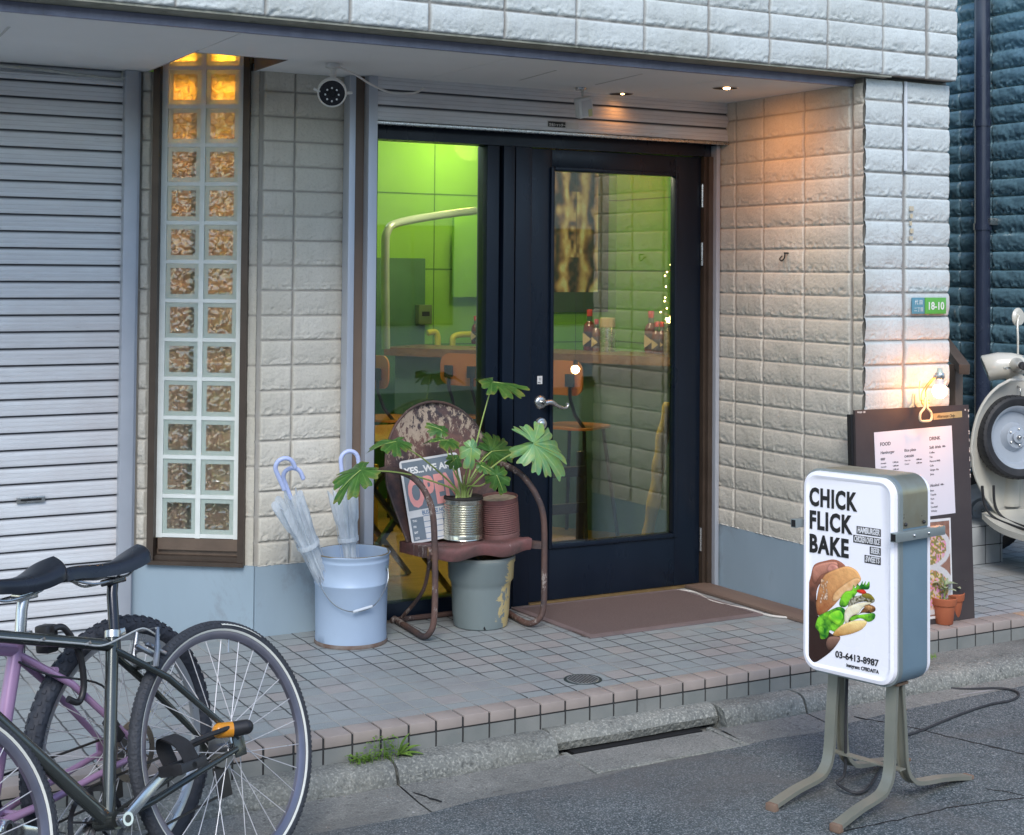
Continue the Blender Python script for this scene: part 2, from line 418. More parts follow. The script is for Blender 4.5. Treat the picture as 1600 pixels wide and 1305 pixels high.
m_nose = simple('nosing_tile', (0.38, 0.325, 0.295), (0.31, 0.27, 0.245), 7, 0.5, 0, 0.3, 200, dirt=(0.22, 0.2, 0.19), dirt_amt=0.55, dirt_scale=4)
m_riser = simple('riser_tile', (0.19, 0.205, 0.195), (0.25, 0.255, 0.24), 6, 0.6, 0, 0.5, 160, dirt=(0.15, 0.15, 0.14), dirt_amt=0.55)
m_grout = simple('dark_grout', (0.035, 0.036, 0.037), None, 30, 0.95, 0, 0.2)

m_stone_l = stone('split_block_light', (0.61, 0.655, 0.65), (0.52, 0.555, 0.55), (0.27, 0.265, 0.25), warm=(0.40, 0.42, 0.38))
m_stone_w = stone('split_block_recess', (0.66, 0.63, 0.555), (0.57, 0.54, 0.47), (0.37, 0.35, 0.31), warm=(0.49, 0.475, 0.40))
m_stone_t = stone('split_block_teal', (0.15, 0.27, 0.33), (0.10, 0.19, 0.24), (0.14, 0.25, 0.29), 0.14, True, warm=(0.07, 0.14, 0.17))

# ---------------------------------------------------------------- setting: road, gutter, kerb, porch
RZ = -0.15
mb = MB(); mb.box(-150, 150, -150, 4.8, RZ - 1, RZ - 0.012); mb.box(-150, 150, 60, 150, RZ - 1, RZ - 0.3)
tagit(mb.build('ground', m_gutter, smooth=0), kind='structure')
xs = list(np.linspace(-6, 12, 91)); P = []
rng = np.random.RandomState(3)
edge = [4.10 + 0.05 * (x - 1.6) + 0.012 * rng.randn() for x in xs]
mb = MB(); vs = []; fs = []
vs += [(-150, -60, RZ), (150, -60, RZ), (-150, 4.1, RZ), (150, 4.2, RZ)]
gx = []
for x, e in zip(xs, edge): gx.append([(x, -60, RZ), (x, 3.2, RZ), (x, e - 0.03, RZ + 0.001), (x, min(e, 4.28), RZ - 0.001)])
mb.grid(np.array(gx)); mb.box(-150, -6, -60, 4.1, RZ - 0.01, RZ); mb.box(12, 150, -60, 4.25, RZ - 0.01, RZ)
tagit(mb.build('road', m_asphalt, smooth=0), kind='structure')
# gutter sheet (concrete strip beside the kerb)
mb = MB(); pr = [(3.9, RZ - 0.004), (4.2, RZ - 0.0035), (4.30, RZ + 0.003), (4.36, RZ + 0.006)]
segs = [(-6, 2.03), (2.036, 2.66), (3.30, 3.70), (3.706, 6.2), (6.206, 12)]
for a, b in segs: mb.grid(np.array([[(x, y, z) for y, z in pr] for x in (a, b)]))
mb.box(2.66, 3.30, 3.9, 4.17, RZ - 0.02, RZ - 0.0035); mb.box(-6, 12, 3.9, 4.34, RZ - 0.05, RZ - 0.0125)
tagit(mb.build('gutter', m_gutter, smooth=0), kind='structure')
# kerb stones, rounded, irregular
def kerb_run(mb, x0, x1, yf=4.362, top=-0.082, bulge=0.0, foot=RZ + 0.004, seed=0):
    r = np.random.RandomState(seed); n = max(4, int((x1 - x0) / 0.03)); g = []
    f = np.cumsum(r.randn(n) * 0.0012); f -= np.linspace(f[0], f[-1], n)
    for i, x in enumerate(np.linspace(x0 + .003, x1 - .003, n)):
        e_ = min(1.0, min(i, n - 1 - i) / 2.5); bb_ = bulge * e_; y = yf + f[i] - bb_; t = top + f[i] * 0.6 + bb_ * 0.25 + r.randn() * 0.0007
        g.append([(x, 4.49, top - 0.006), (x, 4.45, top), (x, y + 0.042, t), (x, y + 0.020, t - 0.005), (x, y + 0.006, t - 0.016), (x, y - 0.004 , t - 0.036), (x, y - 0.012, foot), (x, y + 0.0, foot - 0.03)])
    g = np.array(g); mb.grid(g)
    for e in (g[0], g[-1]): mb.add([tuple(p) for p in e] + [(e[0][0], 4.49, -0.3), ], [tuple(range(len(e) + 1))])
mb = MB()
for i, (a, b) in enumerate([(-6, -3.3), (-3.3, -0.6), (-0.6, 2.03), (2.035, 2.63), (3.33, 3.70), (3.705, 6.2), (6.2, 9)]): kerb_run(mb, a, b, seed=i)
tagit(mb.build('kerb', m_kerb, smooth=50), kind='structure')
# catch basin: raised rounded lip over a black slot and a sunken lid
r_ = root('drain_inlet', 'concrete street drain with sunken lid and black slot under the kerb', 'drain', (3.0, 4.3, RZ))
mb = MB(); kerb_run(mb, 2.63, 3.33, 4.405, -0.078, 0.0, -0.112, 9); mb.build('kerb_lip', m_kerb, r_, 50)
mb = MB(); mb.box(2.70, 3.24, 4.374, 4.46, -0.17, -0.1475); mb.build('slot', m_dark, r_, 0)
mb = MB(); mb.box(2.69, 3.27, 4.195, 4.372, RZ - 0.02, RZ - 0.001, 0.003); mb.build('lid', m_gutter, r_, 0)
mb = MB(); mb.box(2.664, 2.686, 4.172, 4.40, RZ - .02, RZ + 0.001, .003); mb.box(3.274, 3.296, 4.172, 4.40, RZ - .02, RZ + 0.001, .003); mb.box(2.6865, 3.2735, 4.172, 4.191, RZ - .02, RZ + 0.001, .003); mb.build('lid_frame', m_kerb, r_, 0)

# porch slab, nosing and riser
mb = MB(); mb.box(-3, 4.43, 4.565, 5.86, -0.02, 0.0); mb.box(-3, 1.65, 5.86, 6.2, -0.02, 0.0)
tagit(mb.build('porch_floor', m_tiles, smooth=0), kind='structure')
mb = MB(); mb.box(-3, 4.43, 4.484, 6.2, -0.25, -0.0205); mb.box(4.43, 9, 4.634, 9, -0.25, -0.0205); mb.box(-3, 4.43, 4.4775, 4.484, -0.25, -0.004); mb.box(4.43, 9, 4.628, 4.634, -0.25, -0.004); mb.box(-3, 4.43, 4.484, 4.5645, -0.0205, -0.004); mb.box(4.43, 9, 4.634, 4.725, -0.0205, -0.004)
tagit(mb.build('porch_base', m_grout, smooth=0), kind='structure')
mb = MB(); mb.box(4.43, 7, 4.7255, 9, -0.0204, 0.0)
tagit(mb.build('neighbour_porch_floor', m_tiles2, smooth=0), kind='structure')
mb = MB(); rng = np.random.RandomState(5)
x = 1.926 - 0.1 * 48
while x < 4.40:
    j = rng.randn(4) * 0.0006
    mb.cur = 0; mb.box(x + .0035, x + .0965, 4.474 + j[0], 4.5615, -0.034, 0.0015 + j[1], 0.004)
    mb.cur = 1; mb.box(x + .0035, x + .0965, 4.4745 + j[2], 4.4772, -0.115, -0.039)
    x += 0.1
x = 4.43
while x < 7:
    mb.cur = 2 if rng.rand() < .35 else 0
    mb.box(x + .0035, x + .1035, 4.6245, 4.7225, -0.036, 0.001 + rng.randn() * 0.0005, 0.004)
    mb.cur = 1; mb.box(x + .0035, x + .1035, 4.6250, 4.6277, -0.115, -0.041); x += 0.107
m_nose2 = simple('nosing_tile_orange', (0.50, 0.32, 0.20), (0.44, 0.34, 0.27), 9, 0.5, 0, 0.3, 200)
tagit(mb.build('porch_edge', [m_nose, m_riser, m_nose2], smooth=40), kind='structure')
mb = MB(); mb.box(4.43, 9, 4.45, 4.64, -0.3, -0.09); mb.box(4.425, 4.43, 4.49, 4.62, -0.25, 0.0)
tagit(mb.build('kerb_backing', m_gutter, smooth=0), kind='structure')

# ---------------------------------------------------------------- split-face block walls
def smooth_noise(shape, cells, r):
    a = r.rand(cells[0] + 3, cells[1] + 3); h, w = shape
    y = np.linspace(0, cells[0] + .999, h); x = np.linspace(0, cells[1] + .999, w)
    yi = y.astype(int); xi = x.astype(int); fy = y - yi; fx = x - xi; fy = fy * fy * (3 - 2 * fy); fx = fx * fx * (3 - 2 * fx)
    A = a[yi][:, xi]; B = a[yi][:, xi + 1]; Cc = a[yi + 1][:, xi]; D = a[yi + 1][:, xi + 1]
    return (A * (1 - fx) + B * fx) * (1 - fy)[:, None] + (Cc * (1 - fx) + D * fx) * fy[:, None]

def block_wall(name, parent, O, U, N, W, z0, z1, joints, course=0.1023, zref=0.0, seed=0, mat=None, res=0.006, amp=1.0, mort=0.0035, wide=(), gloss=False):
    """stack-bonded split-face blocks as a relief mesh. joints = u positions of vertical joints, wide = wide sealant joints"""
    r = np.random.RandomState(seed); O = np.array(O, float); U = np.array(U, float); N = np.array(N, float)
    nu = max(6, int(W / res)); nv = max(6, int((z1 - z0) / res)); u = np.linspace(0, W, nu); z = np.linspace(z0, z1, nv)
    js = np.array(sorted([-1.0] + list(joints) + [W + 1.0])); ci = np.searchsorted(js, u, side='right') - 1
    hw = np.array([0.009 if any(abs(j - k) < 1e-4 for k in wide) else mort for j in js])
    du = np.minimum(u - js[ci] - hw[ci], js[ci + 1] - u - hw[ci + 1])
    q = (z - zref) / course; ri = np.floor(q).astype(int); fz = q - ri; dz = np.minimum(fz, 1 - fz) * course - mort * 0.8
    d = np.minimum(du[None, :], dz[:, None])
    rows = ri - ri.min(); cellid = rows[:, None] * 97 + ci[None, :] * 13
    h1 = (np.sin(cellid * 12.9898) * 43758.5453) % 1.0; h2 = (np.sin(cellid * 78.233 + 4.1) * 24634.6345) % 1.0
    n1 = smooth_noise((nv, nu), (max(2, int((z1 - z0) / 0.05)), max(2, int(W / 0.07))), r)
    n2 = smooth_noise((nv, nu), (max(2, int((z1 - z0) / 0.018)), max(2, int(W / 0.024))), r)
    n3 = smooth_noise((nv, nu), (max(2, int((z1 - z0) / 0.008)), max(2, int(W / 0.011))), r)
    ridge = 1 - np.abs(2 * n2 - 1)
    edge = np.clip(d / 0.009, 0, 1); edge = np.sqrt(edge * (2 - edge))
    fzz = np.repeat(fz[:, None], nu, 1)
    lip = np.clip((0.42 - fzz) / 0.42, 0, 1)      # the split leaves a belly low on each block
    chip = np.clip((n2 * 0.6 + n1 * 0.7) - 0.72, 0, 1) * 2.2
    terr = np.floor((n1 * 1.3 + n2 * 0.5 + h2) * 3.0) / 3.0
    hh = 0.004 + 0.0062 * np.sin(np.clip(1.15 - fzz, 0, 1) * PI * 0.9) + 0.0040 * (n1 - .5) + 0.0018 * (ridge - .5) * (0.2 + lip) + 0.0030 * (terr % 1.0 - .5) * (0.25 + lip) + 0.0012 * (n3 - .5) - 0.007 * chip * lip
    hh = hh + 0.0035 * (ridge ** 3 - .3) * lip - 0.0035 * (np.abs((n1 * 5 + n2 * 1.2) % 1.0 - .5) < .10) * (0.3 + lip)
    H = np.where(d <= 0, -0.002 + 0.0006 * (n3 - .5), 0.002 + edge * hh * 1.15) * amp
    Pn = O[None, None, :] + U[None, None, :] * u[None, :, None] + N[None, None, :] * H[:, :, None]
    Pn[:, :, 2] = z[:, None] + O[2]
    m = MB(); m.grid(Pn)
    mask = np.clip(1 - d / 0.0025, 0, 1)
    tone = np.stack([np.clip(h1 * 0.8 + 0.4 * (n1 - .5), 0, 1), mask, H * 50], -1).reshape(-1, 3)
    return m.build(name, mat, parent, 180, tone=tone)

B = root('shop_building', 'grey stone block shop building with recessed glazed entrance under a flat soffit', 'building', (3.2, 5.9, 0))
XR = 4.37; YU = 4.72; YP = 4.78; SOF = 2.30
# upper wall across the whole front, and its right return
uj = [j for j in np.arange(4.11 - 0.303 * 20, 4.7, 0.303) if j > -1.0]
uj = [j + 1.0 for j in uj if j < 4.5] + [5.663]
block_wall('upper_wall', B, (-1.0, YU, 0), (1, 0, 0), (0, -1, 0), 5.835, 2.332, 3.05, uj, zref=2.332 - 0.1023 * 5, seed=1, mat=m_stone_l, res=0.0052, amp=0.9, wide=(5.663,))
block_wall('upper_wall', B, (4.835, YU, 0), (0, 1, 0), (1, 0, 0), 1.2, 2.332, 3.05, [0.3, 0.6, 0.9], zref=2.332 - 0.1023 * 5, seed=2, mat=m_stone_l, res=0.012)
block_wall('pillar', B, (XR - 0.002, YP, 0), (1, 0, 0), (0, -1, 0), 0.482, 0.30, 2.318, [0.222], zref=2.333 - 0.1023 * 25, seed=3, mat=m_stone_l, res=0.005, amp=0.9, wide=(0.222,))
block_wall('pillar', B, (XR + .48, YP, 0), (0, 1, 0), (1, 0, 0), 1.2, 0.30, 2.318, [0.3, .6, .9], zref=2.333 - 0.1023 * 25, seed=4, mat=m_stone_l, res=0.012)
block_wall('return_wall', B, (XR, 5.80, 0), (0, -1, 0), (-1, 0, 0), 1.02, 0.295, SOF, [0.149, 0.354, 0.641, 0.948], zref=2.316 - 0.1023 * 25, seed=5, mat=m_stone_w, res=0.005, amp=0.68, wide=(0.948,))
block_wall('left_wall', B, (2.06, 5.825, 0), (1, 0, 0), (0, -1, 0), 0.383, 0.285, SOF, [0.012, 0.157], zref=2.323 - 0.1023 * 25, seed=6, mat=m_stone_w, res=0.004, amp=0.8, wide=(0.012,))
AW = Vector((1.60, 6.17, 0)); BW = Vector((2.06, 5.84, 0)); WU = (BW - AW).normalized(); WN = Vector((WU.y, -WU.x, 0)); WL = (BW - AW).length
def wpt(u, z, d=0.0): p = AW + WU * (u * WL) + WN * d; return (p.x, p.y, z)
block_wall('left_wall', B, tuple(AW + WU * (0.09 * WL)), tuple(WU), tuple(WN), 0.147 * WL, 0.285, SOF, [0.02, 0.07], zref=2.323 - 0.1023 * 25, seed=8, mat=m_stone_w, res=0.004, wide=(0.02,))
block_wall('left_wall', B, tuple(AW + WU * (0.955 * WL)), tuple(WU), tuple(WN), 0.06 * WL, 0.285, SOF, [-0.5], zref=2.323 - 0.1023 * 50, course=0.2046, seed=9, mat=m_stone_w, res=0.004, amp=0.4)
# cores behind the relief, plinths, sealant
mb = MB()
mb.box(-1, 4.832, YU + 0.006, 5.6, 2.334, 3.05); mb.box(XR + 0.004, XR + .478, YP + .006, 6.0, -.02, 2.334); mb.box(4.85, 5.97, 5.90, 5.945, 0, 3.05); mb.box(5.955, 5.975, 5.95, 9.1, 0, 3.05)
mb.box(2.064, 2.43, 5.832, 6.02, -.02, SOF); mb.box(-1, 1.0, 6.25, 6.5, 0, 3.05)
mb.box(-1, 5.6, 5.6, 8.9, 2.73, 3.05)
mb.build('wall_core', simple('core_render', (0.30, 0.29, 0.26), (0.24, 0.235, 0.21), 6, 0.9, 0, 0.3, 80, dirt=(0.16, 0.16, 0.14)), B, 0)
mb = MB(); mb.prism([(-1.0, 2.324), (4.47, 2.324), (4.47, 2.340), (-1.0, 2.340)], (0, 0, 0), (1, 0, 0), (0, 0, 1), (0, -1, 0), -4.85, -(YU + .004))
mb.build('drip_course', simple('mossy_mortar', (0.30, 0.30, 0.25), (0.22, 0.225, 0.18), 14, 0.95, 0, 0.6, 90, dirt=(0.10, 0.11, 0.08), dirt_amt=0.5, dirt_scale=9), B, 0)
# plinth
def plin(mb, O, U, N, W, h=0.285, t=0.02):
    O = Vector(O); U = Vector(U); N = Vector(N); mb.prism([(0, 0), (W, 0), (W, h), (0, h)], O, U, (0, 0, 1), N, -0.05, t)
for a in (((AW + WU * (0.08 * WL)), WU, WN, WL * 0.945, 0.286, 0.012), ((2.0675, 5.825, 0), (1, 0, 0), (0, -1, 0), 0.365, 0.284, 0.012), ((XR, 5.80, 0), (0, -1, 0), (-1, 0, 0), 1.0165, 0.295, 0.008), ((XR + .002, YP, 0), (1, 0, 0), (0, -1, 0), 0.478, 0.30, 0.004)):
    mb = MB(); plin(mb, *a); mb.build('plinth', m_plinth, B, 0)
m_chipe = simple('chipped_mortar', (0.62, 0.62, 0.58), (0.45, 0.44, 0.40), 40, 0.95, 0, 0.8, 120)
mb = MB(); r = np.random.RandomState(4)
for _ in range(60):
    y = 5.78 - r.rand() * 0.9; s = 0.004 + 0.009 * r.rand(); mb.sphere((XR - 0.008, y, 0.2965), s * 0.5, 6, 4, (0.7, 2.4, 0.5))
for _ in range(26):
    x = 2.08 + r.rand() * 0.34; s = 0.004 + 0.007 * r.rand(); mb.sphere((x, 5.813, 0.2855), s * 0.5, 6, 4, (2.4, 0.7, 0.5))
mb.build('mortar_chips', m_chipe, B, 60)['kind'] = 'stuff'
# soffit: two boards, window slot left open
mb = MB(); T0, T1 = SOF, SOF + 0.03
mb.box(-1, 1.672, 4.862, 6.3, T0, T1); mb.box(1.676, 2.045, 4.862, 5.455, T0, T1); mb.box(2.045, 2.742, 4.862, 5.90, T0, T1); mb.box(2.745, 3.80, 4.862, 5.90, T0, T1); mb.box(3.803, 4.385, 4.862, 5.90, T0, T1)
mb.box(1.676, 2.045, 5.455, 6.3, 2.62, 2.65)
mb.build('soffit', m_soffit, B, 0)
mb = MB(); mb.box(-1, 1.674, 4.86, 6.3, T0 + .0305, T0 + .034); mb.box(1.674, 2.047, 4.86, 5.454, T0 + .0305, T0 + .034); mb.box(2.047, 4.385, 4.86, 6.3, T0 + .0305, T0 + .034); mb.build('soffit_joint', m_soffline, B, 0)
mb = MB(); mb.box(1.670, 1.676, 5.40, 6.2, SOF - .001, 2.62); mb.box(1.676, 2.045, 5.449, 5.455, SOF - .001, 2.62)
mb.build('slot_trim', simple('slot_white', (0.5, 0.5, 0.5), None, 8, .7), B, 0)
mb = MB(); mb.box(2.039, 2.045, 5.455, 5.83, SOF - 0.001, 2.62); mb.build('slot_side', simple('slot_brown', (0.2, 0.15, 0.12), None, 8, .8), B, 0)
mb = MB(); mb.box(-1, 4.462, 4.84, 4.861, 2.290, 2.3235, 0.001); mb.box(4.457, 4.463, 4.80, 4.84, 2.290, 2.3235)
mb.build('fascia', m_fascia, B, 0)
# hatch lines on the soffit
for a, b in (((0.96, 5.21), (0.98, 5.70)), ((3.07, 5.15), (3.10, 5.5)), ((3.42, 5.05), (3.45, 5.45))):
    mb = MB(); mb.bar((a[0], a[1], SOF - .0006), (b[0], b[1], SOF - .0006), 0.010, 0.001); mb.build('soffit_tape', simple('soffit_tape', (0.5, 0.51, 0.49), (0.6, 0.61, 0.58), 30, 0.8), B, 0)

# ---- left garage shutter
def slats(mb, x0, x1, y, z0, z1, pitch=0.0667, depth=0.008, phase=0.0):
    prof = [(0.0, -1.0), (0.06, -1.0), (0.08, 0.75), (0.16, 1.0), (0.34, 1.02), (0.38, 0.92), (0.42, 1.02), (0.60, 1.0), (0.64, 0.9), (0.68, 0.98), (0.86, 0.85), (0.97, 0.45), (0.985, -1.0)]
    g = []; z = z0 - phase
    while z < z1:
        for a, d in prof: g.append((z + a * pitch, d))
        z += pitch
    g = [(min(max(a, z0), z1), d) for a, d in g]
    mb.grid(np.array([[(x, y - d * depth, a) for a, d in g] for x in (x0, x1)]))
G = m_shutter
mb = MB(); slats(mb, -1, 1.583, 6.13, 0.03, 2.262); mb.box(-1, 1.58, 6.14, 6.145, 0, 2.3); gs = mb.build('garage_shutter', G, B, 20)
mb = MB(); mb.box(1.583, 1.637, 6.085, 6.16, 0, SOF - .001, 0.003); mb.box(1.6375, 1.655, 6.12, 6.2, 0, SOF - .001); mb.build('guide_rail', simple('pale_guide', (0.47, 0.50, 0.55), (0.42, 0.45, 0.5), 5, 0.5, 0.3, dirt=(.3, .3, .32), dirt_amt=.62), gs)
mb = MB(); mb.tube(catmull([(-1, 6.118, 2.285), (0.3, 6.116, 2.288), (1.1, 6.116, 2.283), (1.4, 6.115, 2.270), (1.56, 6.113, 2.262), (1.60, 6.11, 2.28)]), 0.006, 6); mb.build('draught_cord', simple('pale_cord', (.55, .56, .52), None), gs)
p = ony(48, 780, 6.115); mb = MB(); mb.box(p.x - .055, p.x + .055, 6.108, 6.118, p.z - .012, p.z + .012, .003); h = mb.build('lock_plate', m_steel, gs); mb = MB(); mb.box(p.x - .04, p.x + .04, 6.105, 6.109, p.z - .004, p.z + .004); mb.build('slot', m_dark, gs)

# ---- glass block window in the angled wall
win = MB()
def wbar(m, u0, u1, z0, z1, d0, d1): m.prism([(u0 * WL, z0), (u1 * WL, z0), (u1 * WL, z1), (u0 * WL, z1)], AW, WU, (0, 0, 1), WN, d0, d1)
wbar(win, .236, .285, .300, 2.62, -.10, .028); wbar(win, .908, .955, .300, 2.62, -.10, .028); wbar(win, .236, .955, .284, .2995, -.10, .036); wbar(win, .2855, .9075, .300, .318, -.1, .010)
w = win.build('glass_block_window', m_brown, B, 0)
mb = MB(); wbar(mb, .30, .9, .340, .388, -.1, -.004); wbar(mb, .2855, .9075, .3185, .3395, -.1, -.02); wbar(mb, .236, .955, .2835, .2838, .0365, .037); mb.build('sill', m_brownlt, w, 0)
m_grid = simple('white_grid', (0.72, 0.76, 0.73), (0.64, 0.68, 0.65), 12, 0.6, 0, 0.1)
U0, U1, UM = .318, .872, .595; ph = .160; zb = .398
mb = MB(); D0, D1 = -.085, -.004
wbar(mb, .2855, U0 + .012, .3885, 2.62, D0, D1); wbar(mb, U1 - .012, .9075, .3885, 2.62, D0, D1); wbar(mb, UM - .018, UM + .018, .3885, 2.62, D0, D1)
zs = [zb + i * ph for i in range(15)]
for z in zs: wbar(mb, U0 + .012, UM - .018, z - .008, z + .008, D0, D1 - .0015); wbar(mb, UM + .018, U1 - .012, z - .008, z + .008, D0, D1 - .0015)
mb.build('grid', m_grid, w, 0)
def gb_mat():
    t = NT('glass_block'); t.set(Base_Color=(0.93, 0.97, 0.95), Roughness=0.06, Transmission_Weight=1.0, IOR=1.22, Specular_IOR_Level=0.6)
    v = t.coord(); n = t.noise(v, 48, 2, 0.5, 0.9)
    t.set(Normal=t.bump(n, 1.0, 0.02)); return t.m
def gb_mat2():
    t = NT('glass_block_wavy'); t.n.remove(t.b); v = t.coord(); n = t.noise(v, 44, 0, 0.5, 0.5); nb = t.bump(n, 1.0, 0.006)
    tr = t.new('BsdfTransparent'); tr.inputs[0].default_value = (.86, .93, .90, 1); tl = t.new('BsdfTranslucent'); tl.inputs[0].default_value = (.86, .84, .80, 1); gl = t.new('BsdfGlossy'); gl.inputs['Roughness'].default_value = .08; gl.inputs[0].default_value = (.9, .95, .93, 1)
    t.link(nb, tl.inputs['Normal']); t.link(nb, gl.inputs['Normal'])
    m1 = t.new('MixShader'); t.link(t.ramp(n, [(.35, .66), (.65, .90)]), m1.inputs[0]); t.link(tr.outputs[0], m1.inputs[1]); t.link(tl.outputs[0], m1.inputs[2])
    m2 = t.new('MixShader'); fr = t.new('Fresnel'); fr.inputs[0].default_value = 1.5; t.link(nb, fr.inputs['Normal']); t.link(t.math('ADD', t.math('MULTIPLY', fr.outputs[0], 1.2), .05), m2.inputs[0]); t.link(m1.outputs[0], m2.inputs[1]); t.link(gl.outputs[0], m2.inputs[2]); t.link(m2.outputs[0], t.out.inputs[0]); return t.m
m_gb = gb_mat2(); m_gbe = NT('glass_block_edge'); m_gbe.set(Base_Color=(0.62, 0.74, 0.69), Roughness=0.12); _tl = m_gbe.new('BsdfTranslucent'); _tl.inputs[0].default_value = (.8, .85, .8, 1); _ms = m_gbe.new('MixShader'); _ms.inputs[0].default_value = .45; m_gbe.link(m_gbe.b.outputs[0], _ms.inputs[1]); m_gbe.link(_tl.outputs[0], _ms.inputs[2]); m_gbe.link(_ms.outputs[0], m_gbe.out.inputs[0]); m_gbe = m_gbe.m
gw = (UM - .018 - (U0 + .012)) * WL
for i in range(14):
    for k, ua in enumerate((U0 + .012, UM + .018)):
        z0 = zs[i] + .0085; z1 = zs[i + 1] - .0085; mb = MB()
        for (a, d) in ((0.0, -.010),):
            m = .018
            O = AW + WU * (ua * WL + .0006)
            mb.cur = 0; mb.prism([(m, z0 + m), (gw - .001 - m, z0 + m), (gw - .001 - m, z1 - m), (m, z1 - m)], O, WU, (0, 0, 1), WN, d - .005, d)
        mb.cur = 1
        for q in ([(0, z0), (gw - .001, z0), (gw - .001 - m, z0 + m), (m, z0 + m)], [(0, z1), (m, z1 - m), (gw - .001 - m, z1 - m), (gw - .001, z1)], [(0, z0), (m, z0 + m), (m, z1 - m), (0, z1)], [(gw - .001, z0), (gw - .001, z1), (gw - .001 - m, z1 - m), (gw - .001 - m, z0 + m)]):
            mb.prism(q, O, WU, (0, 0, 1), WN, -.082, -.010)
        mb.build('glass_block', [m_gb, m_gbe], w, 0)
# room behind the glass blocks: pale plaster closet lit by a warm lamp high up and added fill lights
mb = MB(); wbar(mb, .20, 1.0, .2, 2.72, -.52, -.50); wbar(mb, .18, .20, .2, 2.72, -.5, -.09); wbar(mb, 1.0, 1.02, .2, 2.72, -.5, -.09); wbar(mb, .2, 1., .28, .30, -.5, -.1); wbar(mb, .2, 1., 2.70, 2.72, -.5, -.03); wbar(mb, .2, .236, .3, 2.7, -.1, -.03); wbar(mb, .955, 1.0, .3, 2.7, -.1, -.03)
mb.build('stair_room_wall', simple('cream_plaster', (0.62, 0.50, 0.44), (0.5, 0.4, 0.35), 9, 0.85), B, 0)
_c = AW + WU * (0.60 * WL) - WN * 0.27
lamp('POINT', (_c.x, _c.y, 2.40), 9, (1.0, 0.32, 0.02), 0.05)
_e = AW + WU * (0.60 * WL) - WN * 0.34
for z_, e_, c_ in ((2.05, 4.5, (1, .36, .07)), (1.68, 4.2, (1, .42, .14)), (1.32, 3.6, (1, .50, .28)), (0.98, 3.4, (1, .58, .42)), (0.62, 3.2, (1, .62, .52))): lamp('POINT', (_e.x, _e.y, z_), e_, c_, 0.07)  # fill lights without fixtures, added to brighten the lower blocks
mb = MB(); mb.sphere((_c.x, _c.y, 2.50), 0.04); ro = mb.build('stair_lamp', emit('warm_lamp', (1, .62, .25), 12), B)

# ---- shop front: shutter box, jambs, frames
GW = simple('guide_pale', (0.50, 0.54, 0.60), (0.44, 0.47, 0.53), 4, 0.42, 0.4, 0.04, dirt=(0.30, 0.29, 0.28), dirt_amt=0.62, stretch=(1, 1, .3))
mb = MB(); slats(mb, 2.536, 4.392, 5.722, 2.112, SOF, 0.0667, 0.007, 0.0); mb.box(2.53, 4.395, 5.726, 5.74, 2.11, SOF); es = mb.build('entrance_shutter', m_shutter2, B, 20)
mb = MB(); mb.box(2.536, 4.392, 5.704, 5.74, 2.100, 2.1135, 0.002); mb.build('bottom_rail', m_steel, es)
mb = MB()
for a in ((2.496, 2.536, 5.700, 5.775, 0, SOF - .001, .002), (2.424, 2.452, 5.735, 5.80, 0, SOF - .001, .002), (4.392, 4.402, 5.700, 5.775, 0, SOF - .001, .001), (4.330, 4.352, 5.755, 5.80, 0.0, 2.10, .001)):
    mb = MB(); mb.box(*a); mb.build('guide_rail', GW, es)
mb = MB(); mb.box(2.434, 2.58, 5.801, 6.03, 0, SOF - .001); mb.build('jamb_filler', m_dark, es, 0)
mb = MB(); mb.box(2.453, 2.4955, 5.748, 5.80, 0, SOF - .001); mb.build('filler_strip', simple('tan_strip', (0.20, 0.145, 0.105), (0.14, 0.1, 0.075), 3, .6, stretch=(1, 1, .4)), es, 0)
mb = MB(); q = ony(855, 190, 5.7135); mb.box(q.x, q.x + .098, 5.7125, 5.7145, q.z - .024, q.z + .006); mb.box(q.x + .1, q.x + .163, 5.7125, 5.7145, q.z - .025, q.z + .004) ; st = mb.build('maker_sticker', simple('sticker_white', (.6, .6, .58), None), es, 0)
mb = MB(); mb.box(q.x + .004, q.x + .094, 5.7115, 5.7125, q.z - .021, q.z + .003); mb.build('sticker_ground', m_blackp, es, 0)
mb = MB(); text(mb, '文化シャッター', (q.x + .008, 5.7112, q.z - .0165), (1, 0, 0), (0, 0, 1), .0145, 0.0002, .85); mb.build('sticker_lettering', simple('sticker_letters', (.75, .75, .72), None), es, 0)

DY = 5.84          # door plane
# fixed frame (black) around everything
mb = MB()
mb.box(2.536, 4.40, 5.80, 5.90, 2.0475, 2.30)
mb.box(2.536, 2.588, 5.81, 5.90, 0, 2.047, .003); mb.box(3.113, 3.175, 5.805, 5.90, 0, 2.047, .004); mb.box(3.188, 3.245, 5.79, 5.90, 0, 2.047, .004); mb.box(3.1755, 3.1875, 5.85, 5.9, 0, 2.047)
mb.box(3.2555, 3.338, 5.80, 5.90, 0, 2.047, .004); mb.box(3.2455, 3.255, 5.86, 5.9, 0, 2.047)
mb.box(2.589, 3.112, 5.82, 5.88, 0.0, 0.075, .003); mb.box(2.589, 3.112, 5.812, 5.799, 2.05, 2.056)
ent = mb.build('entrance_frame', m_black, B, 30)
mb = MB(); mb.box(4.305, 4.372, 5.78, 5.90, 0, 2.047, .003); mb.box(4.29, 4.3045, 5.80, 5.9, 0, 2.047); mb.build('hinge_jamb', m_brown, ent, 30)
mb = MB(); mb.box(2.586, 3.115, 5.846, 5.850, 0.07, 2.05); mb.build('window_pane', m_glass, ent, 0)
